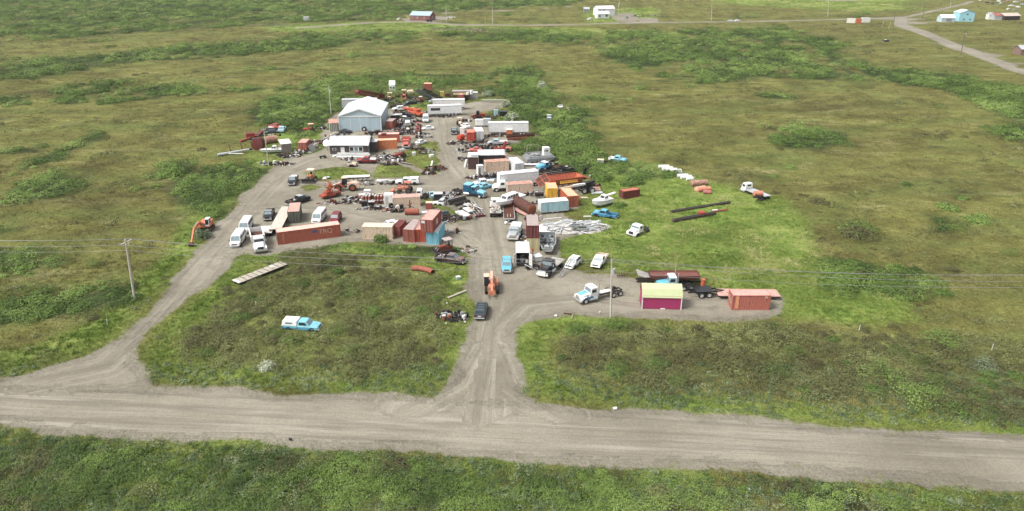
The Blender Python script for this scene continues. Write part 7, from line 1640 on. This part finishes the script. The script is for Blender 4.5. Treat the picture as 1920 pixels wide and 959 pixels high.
gable('small white hut at the left end of the far sheds', (1853,37), (1862,37), 4, 3.6, 1.2, WHITE2, LGREY, name='white_shed')
gable('brown cabin cut off by the right edge of the picture', (1913,104), (1935,104), 7, 3.0, 1.6, M('cabin_brown',(.20,.13,.11),.7), LGREY, name='brown_cabin', cat='cabin')
for k,(a_,b_,m_,lb) in enumerate([((1587,43.5),(1603,44),M('far_cream',(.66,.64,.55),.6),'cream container at the left of the three by the far junction'),((1605,44.5),(1614.5,44.5),ORANGE,'orange container in the middle of the three by the far junction'),((1616,42.5),(1631,42.5),WHITE2,'white container at the right of the three by the far junction')]):
    container(lb, a_, b_, m_, L=(Vector(P(*b_))-Vector(P(*a_))).length, Hh=3.2, ribs=False)
CARS = [((1838,2),WHITE),((1850,6),SLATE),((1862,8),BLACK),((1876,8),SILV),((1896,12),WHITE),((1908,14),WHITE2),((1890,19),WHITE2),((1904,20),GREY),((1872,3),WHITE),((1888,4),REDP),((1904,5),WHITE),((1916,9),SILV),((1860,1),DARK)]
wh = ['leftmost white','slate','black','silver','white','off white','cream white','grey','small white','red','right hand white','silver white','dark']
ps = ['in the far car lot','second in the far car lot','beside the slate one in the far car lot','in the middle of the far car lot','in the upper right of the far car lot','behind the far open shed','in front row of the far car lot','at the right of the front row of the far lot','in the back row of the far car lot','in the back row of the far car lot','in the back row of the far car lot','at the right edge of the far car lot','at the top edge of the far car lot']
for k,(p,m_) in enumerate(CARS):
    dead_car(wh[k]+' car parked '+ps[k], (p[0]-3,p[1]), (p[0]+4,p[1]+(k % 3-1)), m_, L=5.0, cat='car', name='far_car', roofm=WHITE if k % 3 == 0 else None, group='cars in the far lot')
gable('long pale workshop behind the far car lot', (1868,0), (1925,1), 10, 4, 2, M('far_tan_wall',(.42,.38,.34),.7), M('far_white_roof'), name='workshop', cat='workshop')
dead_car('dark and white wreck alone in the tundra below the far junction', (1656,79), (1665,78), DARK, L=5, roofm=WHITE)
dead_car('white car stopped beside the far road', (1378,40.5), (1388,40), WHITE, L=5.2, cat='car', name='white_car')
dead_car('silver car on the far road left of the white one', (1366,40.5), (1374,41), SILV, L=5, cat='car', name='silver_car')
cube_thing('tiny white hut alone beyond the tundra at the upper left', (575,38.5), (4,3,2.4), LGREY, 0, 'tiny_hut', 'hut', top=WHITE)
FP = [((837,43),(836,11),'far power pole right of the red house'),((924,46),(923,14),'far power pole over the dry field'),((1159,41),(1159,15),'far power pole in front of the white two storey house'),((1334,39),(1335,4),'far power pole between the two storey house and the junction'),((1552,32),(1554,-8),'tall far power pole left of the three containers'),((1674,55),(1679,22),'dark far power pole at the road junction'),((1729,36),(1735,6),'dark far power pole just right of the junction'),((1801,105),(1811,56),'far power pole with a transformer beside the right road'),((1782,15),(1784,-8),'far power pole behind the light blue house')]
for b_,t_,lb in FP:
    h_ = height_for(b_, t_); pole(lb, b_, h=h_, lean=lean_for(b_, t_, h_), thin=.20, cans=1 if 'transformer' in lb or '1159' in str(b_) else 0, m=M('dark_pole_wood',(.14,.12,.10),.85) if 'dark' in lb or 'beside' in lb else POLEW)
for k,(px) in enumerate([(909,45),(921,45),(1666,54),(1653,52)]):
    one(MB().beam((0,0,0),(.8,.2,4.5),.12,.12,CREAM), 'stay_post', ['left pale stay post by the far dry field','right pale stay post by the far dry field','right pale stay post at the far junction','left pale stay post at the far junction'][k], 'post', P(*px))
one(MB().cyl((0,0,0),(.6,0,5),.3,WHITE,8,r1=.1), 'flag', 'white flag on a pole behind the two storey far house', 'flag', P(1160,13))
# ---------------------------------------------------------------- ground cover: real leaves and blades
def leaf_mat(name, a, b, c):
    m = bpy.data.materials.new(name); m.use_nodes = True; t = NT(m); bs = t.N['Principled BSDF']
    col = t.ramp(t.a('tint'), [(.0, a), (.5, b), (1., c)])
    t.L.new(col, bs.inputs['Base Color']); bs.inputs['Roughness'].default_value = .75; bs.inputs['Specular IOR Level'].default_value = .2
    return m
def tri_mesh(name, tri, tint, mat, kind='stuff'):
    n = len(tri); me = bpy.data.meshes.new(name)
    me.vertices.add(n*3); me.vertices.foreach_set('co', tri.astype(np.float32).ravel())
    me.loops.add(n*3); me.loops.foreach_set('vertex_index', np.arange(n*3, dtype=np.int32))
    me.polygons.add(n); me.polygons.foreach_set('loop_start', np.arange(0, n*3, 3, dtype=np.int32)); me.polygons.foreach_set('loop_total', np.full(n, 3, np.int32))
    me.update(calc_edges=True)
    at = me.attributes.new('tint', 'FLOAT', 'POINT'); at.data.foreach_set('value', np.repeat(np.clip(tint, 0, 1), 3).astype(np.float32))
    me.materials.append(mat); o = bpy.data.objects.new(name, me); COL.objects.link(o)
    if kind: o['kind'] = kind
    return o
def clear_of(x, y, pad=0):
    ok = np.ones(len(x), bool)
    for fx, fy, fr in FOOT: ok &= (x-fx)**2+(y-fy)**2 > (fr+pad)**2
    return ok
def scatter(y0, y1, dens):
    """random ground points in the part of the view between the distances y0 and y1"""
    w0, w1 = y0*.80+12, y1*.80+12; A = (y1-y0)*(w0+w1); n = int(A*dens)
    y = y0+(y1-y0)*RNG.random(n); x = (RNG.random(n)*2-1)*w1
    k = np.abs(x) < y*.80+12
    return x[k], y[k]
def zg(x, y, g): return np.clip(-g/3, 0, 1)*(fbm(x, y, 12, 51)*.5+fbm(x, y, 3, 52)*.30+.10)*np.clip((390-y)/60, 0, 1)
def leaves(cx, cy, cz, rad, hgt, n, size, tint, tj=.22, shell=.55):
    """n leaf faces in a dome over each centre"""
    m = len(cx); idx = np.repeat(np.arange(m), n); N = m*n
    u = RNG.random(N); ph = RNG.random(N)*2*np.pi; rr = np.sqrt(RNG.random(N))
    lx = rr*np.cos(ph); ly = rr*np.sin(ph); top = np.sqrt(np.clip(1-rr**2, 0, 1))
    lump = .78+.44*hash2(np.floor(ph*1.3+idx*3.1), np.floor(rr*2.4)+idx, 5)
    zz = top*(shell+(1-shell)*u)*lump
    px = cx[idx]+lx*rad[idx]*(.85+.3*u); py = cy[idx]+ly*rad[idx]*(.85+.3*u); pz = cz[idx]+zz*hgt[idx]
    s = size[idx]*(.6+.8*RNG.random(N))
    nrm = np.stack([lx*.9, ly*.9, top+.35], 1)+RNG.normal(0, .36, (N, 3)); nrm /= np.linalg.norm(nrm, axis=1)[:, None]
    a = RNG.normal(0, 1, (N, 3)); a -= (a*nrm).sum(1)[:, None]*nrm; a /= np.linalg.norm(a, axis=1)[:, None]; b = np.cross(nrm, a)
    c = np.stack([px, py, pz], 1)
    tri = np.stack([c+a*s[:, None]*.6, c-a*s[:, None]*.35+b*s[:, None]*.5, c-a*s[:, None]*.35-b*s[:, None]*.5], 1)
    tt = tint[idx]+(RNG.random(N)-.5)*2*tj
    return tri, tt
def blades(cx, cy, cz, n, h, w, spread, tint, tj=.2, lean=.55):
    m = len(cx); idx = np.repeat(np.arange(m), n); N = m*n
    ph = RNG.random(N)*2*np.pi; r = RNG.random(N)*spread[idx]
    px = cx[idx]+r*np.cos(ph); py = cy[idx]+r*np.sin(ph); pz = cz[idx]
    hh = h[idx]*(.55+.6*RNG.random(N)); q = RNG.random(N)*2*np.pi; ww = w[idx]*.5
    l = lean*(.3+RNG.random(N)); wx = np.cos(q)*ww; wy = np.sin(q)*ww
    dx = np.cos(ph+.6)*hh*l+.25*hh; dy = np.sin(ph+.6)*hh*l
    base = np.stack([px, py, pz-.02], 1)
    tri = np.stack([base+np.stack([wx, wy, 0*wx], 1), base-np.stack([wx, wy, 0*wx], 1), base+np.stack([dx, dy, hh], 1)], 1)
    return tri, tint[idx]+(RNG.random(N)-.5)*2*tj
WILLOW = leaf_mat('willow_leaves', (.042,.072,.018), (.115,.182,.038), (.23,.31,.085))
GRASSM = leaf_mat('grass_blades', (.095,.155,.026), (.225,.285,.065), (.42,.39,.18))
SEDGEM = leaf_mat('sedge_blades', (.065,.050,.021), (.138,.130,.038), (.31,.29,.115))
SCRUBM = leaf_mat('scrub_leaves', (.068,.056,.030), (.108,.112,.042), (.20,.22,.085))
SAGEM = leaf_mat('roadside_leaves', (.050,.082,.036), (.110,.150,.068), (.23,.27,.15))
bk = {}
def put(k, t): bk.setdefault(k, []).append(t)
ZONES = [(58, 84, 1.3, 1.0), (84, 130, .95, 1.1), (130, 200, .42, 1.35), (200, 330, .17, 1.9), (330, 560, .055, 3.0), (560, 860, .028, 4.4)]
for (y0, y1, dn, sc) in ZONES:
    near = y1 <= 130
    # willows and other shrubs
    x, y = scatter(y0, y1, dn*(.62 if y1 <= 200 else .95)); f = plan(x, y)
    k = (f['g'] < -.7-.45*sc) & clear_of(x, y, 1.0) & (RNG.random(len(x)) < f['shrub']*.95)
    x1, y1_, g1 = x[k], y[k], f['g'][k]; n = len(x1)
    if n:
        q_ = RNG.random(n)**1.7; size = sc**.75*(.85+1.55*q_)*np.clip((-g1)/3.5, .4, 1); ht = (.75+1.25*q_)*np.clip(sc*.62, .75, 1.6)*np.clip((-g1-.3)/3, .45, 1)
        tint = .47+fbm(x1, y1_, 9, 61)*1.6+(hash2(np.floor(x1*3), np.floor(y1_*3), 7)-.5)*.35+(RNG.random(n)-.5)*.3
        put('willow', leaves(x1, y1_, zg(x1, y1_, g1)-.1, size, ht, 420 if y0 < 80 else 260 if near else 240, np.full(n, .105 if y0 < 80 else .165*sc**.72), tint-(.16 if y0 < 80 else 0), tj=.25, shell=.8))
    # low brown and olive scrub
    x, y = scatter(y0, y1, dn*.9); f = plan(x, y)
    k = (f['g'] < -.6-.4*sc) & clear_of(x, y, .9) & (RNG.random(len(x)) < np.maximum(f['olive']*.8, smin(fbm(x, y, 7, 71), .02, .2)*(1-f['lush'])*.16)*(1-.75*f['shrub'])*(.45+1.6*smin(fbm(x, y, 6, 75), -.1, .15)))
    if y0 > 540: k[:] = False
    x1, y1_, g1 = x[k], y[k], f['g'][k]; n = len(x1)
    if n:
        tint = .55+fbm(x1, y1_, 9, 73)*1.6+(hash2(np.floor(x1*7), np.floor(y1_*7), 9)-.5)*.5+(RNG.random(n)-.5)*.3
        big = RNG.random(n)**1.6
        put('scrub', leaves(x1, y1_, zg(x1, y1_, g1)-.1, sc*(.50+1.25*big), (.28+1.35*big)*sc**.5, 150 if near else 110, np.full(n, .13*sc if near else .17*sc**.75), tint))
    # rounded scrub bushes standing above the rest of the plots
    if near:
        x, y = scatter(y0, y1, .085); f = plan(x, y)
        k = (f['g'] < -2.2) & clear_of(x, y, 1.6) & (RNG.random(len(x)) < f['olive']*.8+.10*(1-f['lush']))
        x1, y1_, g1 = x[k], y[k], f['g'][k]; n = len(x1)
        if n:
            tint = RNG.random(n)*.7+.05; rr_ = .8+1.3*RNG.random(n)**1.4
            kind = RNG.random(n) < .35
            for nm_, mk in (('willow', kind), ('scrub', ~kind)):
                if mk.any(): put(nm_, leaves(x1[mk], y1_[mk], zg(x1, y1_, g1)[mk]-.1, rr_[mk], rr_[mk]*.72, 650, np.full(mk.sum(), .12), tint[mk]*(.55 if nm_ == 'willow' else 1), tj=.2, shell=.85))
    # bright grass
    x, y = scatter(y0, y1, dn*3.6); f = plan(x, y)
    rim = smin(f['g'], -3.5, -.4)*.6
    tuft = (sdist(x, y, YARD) > 0)*smin(fbm(x, y, 7, 85)+.5*fbm(x, y, 2, 86), .02, .22)*.6*smin(lanes(x, y)['tracks'], .9, .3)
    k = ((y1 <= 330) | (f['g'] < -5)) & ((RNG.random(len(x)) < smin(-f['g'], -1.6, .5)**1.5) | (RNG.random(len(x)) < tuft)) & clear_of(x, y, .15) & (RNG.random(len(x)) < np.maximum(np.maximum(f['lush'], tuft*2), rim*(y < 330))*(1-.6*f['shrub']))
    x1, y1_, g1 = x[k], y[k], f['g'][k]; n = len(x1)
    if n:
        dry = smin(fbm(x1, y1_, 12, 81)+.3*fbm(x1, y1_, 3, 82), -.08, .10)
        tint = .28+fbm(x1, y1_, 6, 83)*1.3+fbm(x1, y1_, 2, 84)*.6+.62*dry*smin(g1, -2, -14)+(RNG.random(n)-.5)*.25
        tint = np.where(g1 > -2.5, .25+.3*RNG.random(n), tint)
        put('grass', blades(x1, y1_, zg(x1, y1_, g1), 22 if near else 14, np.full(n, .34)*sc**.45*np.clip((-g1+.4)/2.5, .35, 1)*(.7+.7*RNG.random(n)), np.full(n, .06*sc), np.full(n, .42*sc), tint))
    # sedge and dry tufts everywhere else
    x, y = scatter(y0, y1, dn*2.6); f = plan(x, y)
    k = (f['g'] < (-.2 if y1 <= 330 else -5.)) & clear_of(x, y, .1) & (RNG.random(len(x)) < (1-f['lush'])*(1-f['shrub'])*.8)
    x1, y1_, g1 = x[k], y[k], f['g'][k]; n = len(x1)
    if n:
        tint = .44+fbm(x1, y1_, 16, 91)*1.6+fbm(x1, y1_, 4, 92)*1.2+(RNG.random(n)-.5)*.35
        put('sedge', blades(x1, y1_, zg(x1, y1_, g1), 14 if near else 10, np.full(n, .20)*sc**.5*(.6+.8*RNG.random(n)), np.full(n, .07*sc), np.full(n, .5*sc), tint, lean=.9))
    # grey green herbs along the road
    if y0 < 130:
        x, y = scatter(y0, y1, dn*1.6); rs = -sdist(x, y, ROAD); f = plan(x, y)
        k = (f['g'] < -.3) & (rs > .6) & (RNG.random(len(x)) < np.where(y < 90, .55+.7*smin(fbm(x, y, 8, 95), -.05, .15), .9*(rs < 2.6)*(RNG.random(len(x)) < .6))) & (rs < 14)
        x1, y1_, g1 = x[k], y[k], f['g'][k]; n = len(x1)
        if n: put('sage', leaves(x1, y1_, zg(x1, y1_, g1)-.05, .35+.35*RNG.random(n), .25+.45*RNG.random(n), 40, np.full(n, .13), .45+(RNG.random(n)-.5)*.6+fbm(x1, y1_, 5, 96)))
NAMES = dict(willow=('willow_thicket', WILLOW), scrub=('low_scrub', SCRUBM), grass=('tall_grass', GRASSM), sedge=('tundra_sedge', SEDGEM), sage=('roadside_herbs', SAGEM))
for k, (nm, mt) in NAMES.items():
    tri = np.concatenate([a for a, b in bk[k]]); tt = np.concatenate([b for a, b in bk[k]])
    print('VEG', nm, len(tri)); tri_mesh(nm, tri, tt, mt)
# single bushes one can tell apart: stems and a crown of leaves
PALEL = leaf_mat('pale_leaves', (.12,.155,.085), (.26,.30,.18), (.50,.51,.40))
def bush(label, px, r, h, mat=WILLOW, tint=.5, n=900, size=.17, group=None, name='willow_bush'):
    x, y = P(*px); t = T(name, label, 'bush', (x, y, 0), 0, group)
    mb = MB()
    for i in range(7):
        q = i*.9; mb.cyl((math.cos(q)*.1,math.sin(q)*.1,-.05),(math.cos(q)*r*.55,math.sin(q)*r*.55,h*.62),.035,M('bush_stem',(.10,.075,.05),.9),5,r1=.015)
    mb.build('stem', None, t)
    k = 9; a = RNG.random(k)*6.28; rr = np.sqrt(RNG.random(k))*r*.62
    cx = np.concatenate([[0], np.cos(a)*rr]); cy = np.concatenate([[0], np.sin(a)*rr]); m = k+1
    rad = np.concatenate([[r*.7], r*(.35+.2*RNG.random(k))]); hg = np.concatenate([[h], h*(.55+.4*RNG.random(k))])
    tri, tt = leaves(cx, cy, np.zeros(m), rad, hg, n//m, np.full(m, size), tint+(RNG.random(m)-.5)*.25)
    o = tri_mesh('crown', tri, tt, mat, kind=None); o.parent = t
    return t
BU = [((380,448),2.5,2.3,PALEL,.02,'pale grey green bush in front of the orange excavator','x'),
 ((700,585),2.7,1.5,WILLOW,.45,'round willow bush right of the light blue canopy pickup','w'),((672,668),2.8,1.6,SCRUBM,.5,'brown willow bush in the middle of the scrub near the road','w'),
 ((748,628),2.4,1.3,SCRUBM,.45,'brown bush beside the round one near the entrance track','w'),((436,602),2.2,1.3,WILLOW,.5,'bush left of the light blue canopy pickup','w'),
 ((500,690),1.6,.9,PALEL,.75,'low white flowering bush near the road','f'),((636,514),1.2,1.5,WILLOW,.2,'narrow dark bush between the loose deck and the culvert','w'),
 ((1222,722),3.4,1.7,SCRUBM,.55,'big round olive bush in the scrub above the road','w'),((1090,622),2.6,1.5,WILLOW,.35,'dark willow bush by the lot edge left of the light pole','w'),
 ((1160,615),3.2,1.6,WILLOW,.35,'wide dark willow bush below the light pole','w'),((1290,665),2.4,1.2,SCRUBM,.5,'low olive bush below the magenta shed','w'),
 ((1425,625),2.4,1.4,SCRUBM,.6,'olive bush below the far right red container','w'),((1560,720),4.0,1.9,SCRUBM,.5,'large olive bush in the right scrub','w'),
 ((1730,748),4.2,2.2,WILLOW,.65,'large bright willow bush near the right road verge','w'),((1655,705),3.4,1.9,WILLOW,.55,'large willow bush left of the bright one','w'),
 ((1800,770),2.4,1.2,WILLOW,.3,'small dark bush right of the bright willow bush','w'),((1890,775),2.6,1.2,SCRUBM,.35,'dark brown bush at the right verge','w'),
 ((1845,690),2.8,1.4,PALEL,.1,'grey green bush near the far right marker post','w'),((1770,640),3.4,1.6,WILLOW,.6,'light willow bush above the grey green one','w'),
 ((1015,168),2.6,3.4,PALEL,.75,'pale silvery tall bush beyond the right row','f'),((950,200),2.2,2.6,PALEL,.55,'pale silvery bush at the end of the timber row','f'),
 ((960,225),2.6,2.8,PALEL,.6,'pale silvery bush beside the black open box','f'),((915,180),3.0,2.6,PALEL,.3,'grey green bush right of the corrugated grey container','f'),
 ((325,328),4.2,2.2,WILLOW,.5,'large bush in the tundra left of the skiff','w'),((1775,392),3.0,1.5,WILLOW,.65,'bright low bush alone in the right tundra','w'),
 ((1845,418),4.0,1.6,WILLOW,.65,'bright wide bush in the right tundra','w'),((1615,446),4.6,2.0,SCRUBM,.3,'dark bush in the right tundra beyond the bright grass','w'),
 ((1680,545),6.0,2.2,WILLOW,.25,'very wide dark willow bush at the right beyond the bright grass','w'),((1535,380),2.6,1.2,SCRUBM,.4,'small dark bush right of the flatbed truck','w'),
 ((1200,168),3.0,1.6,WILLOW,.6,'small green bush alone beyond the yard','w'),((1258,330),3.4,1.6,WILLOW,.3,'dark willow bush left of the white tank row','w'),
 ((1185,345),3.6,2.0,WILLOW,.35,'dark willow bush behind the small red container','w'),((1130,338),3.4,2.2,WILLOW,.35,'dark willow bush behind the lone black wheel','w'),
 ((1160,388),1.8,1.0,WILLOW,.3,'low bush right of the cruiser boat','w'),((715,452),1.6,1.7,WILLOW,.35,'leafy bush hiding the corner of the cream container','w'),
 ((625,243),2.6,3.0,WILLOW,.45,'tall bush at the foot of the pale pole left of the hangar','w'),((748,183),2.4,2.2,SCRUBM,.7,'olive bush between the cream bulldozer and the red tractor','w')]
for px, r, h, mt, ti, lb, k in BU:
    bush(lb, px, r, h, mt, ti, n=int(900*min(3, max(1, r*r/6))), size=.15+.0006*max(0, 600-px[1]), name={'w':'willow_bush','f':'silver_bush','x':'grey_bush'}[k])
# ---------------------------------------------------------------- the air: one even, faint haze round the whole place
hz = MB(); hz.box((0, 2500, 80), (9000, 7000, 170)); o = hz.build('haze', None); o['kind'] = 'stuff'
hm = bpy.data.materials.new('haze_air'); hm.use_nodes = True; N, L = nodes_of(hm); N.clear()
out = N.new('ShaderNodeOutputMaterial'); pv = N.new('ShaderNodeVolumePrincipled'); pv.inputs['Color'].default_value = (.93, .95, .98, 1); pv.inputs['Density'].default_value = .00005
L.new(pv.outputs[0], out.inputs['Volume']); o.data.materials.clear(); o.data.materials.append(hm)
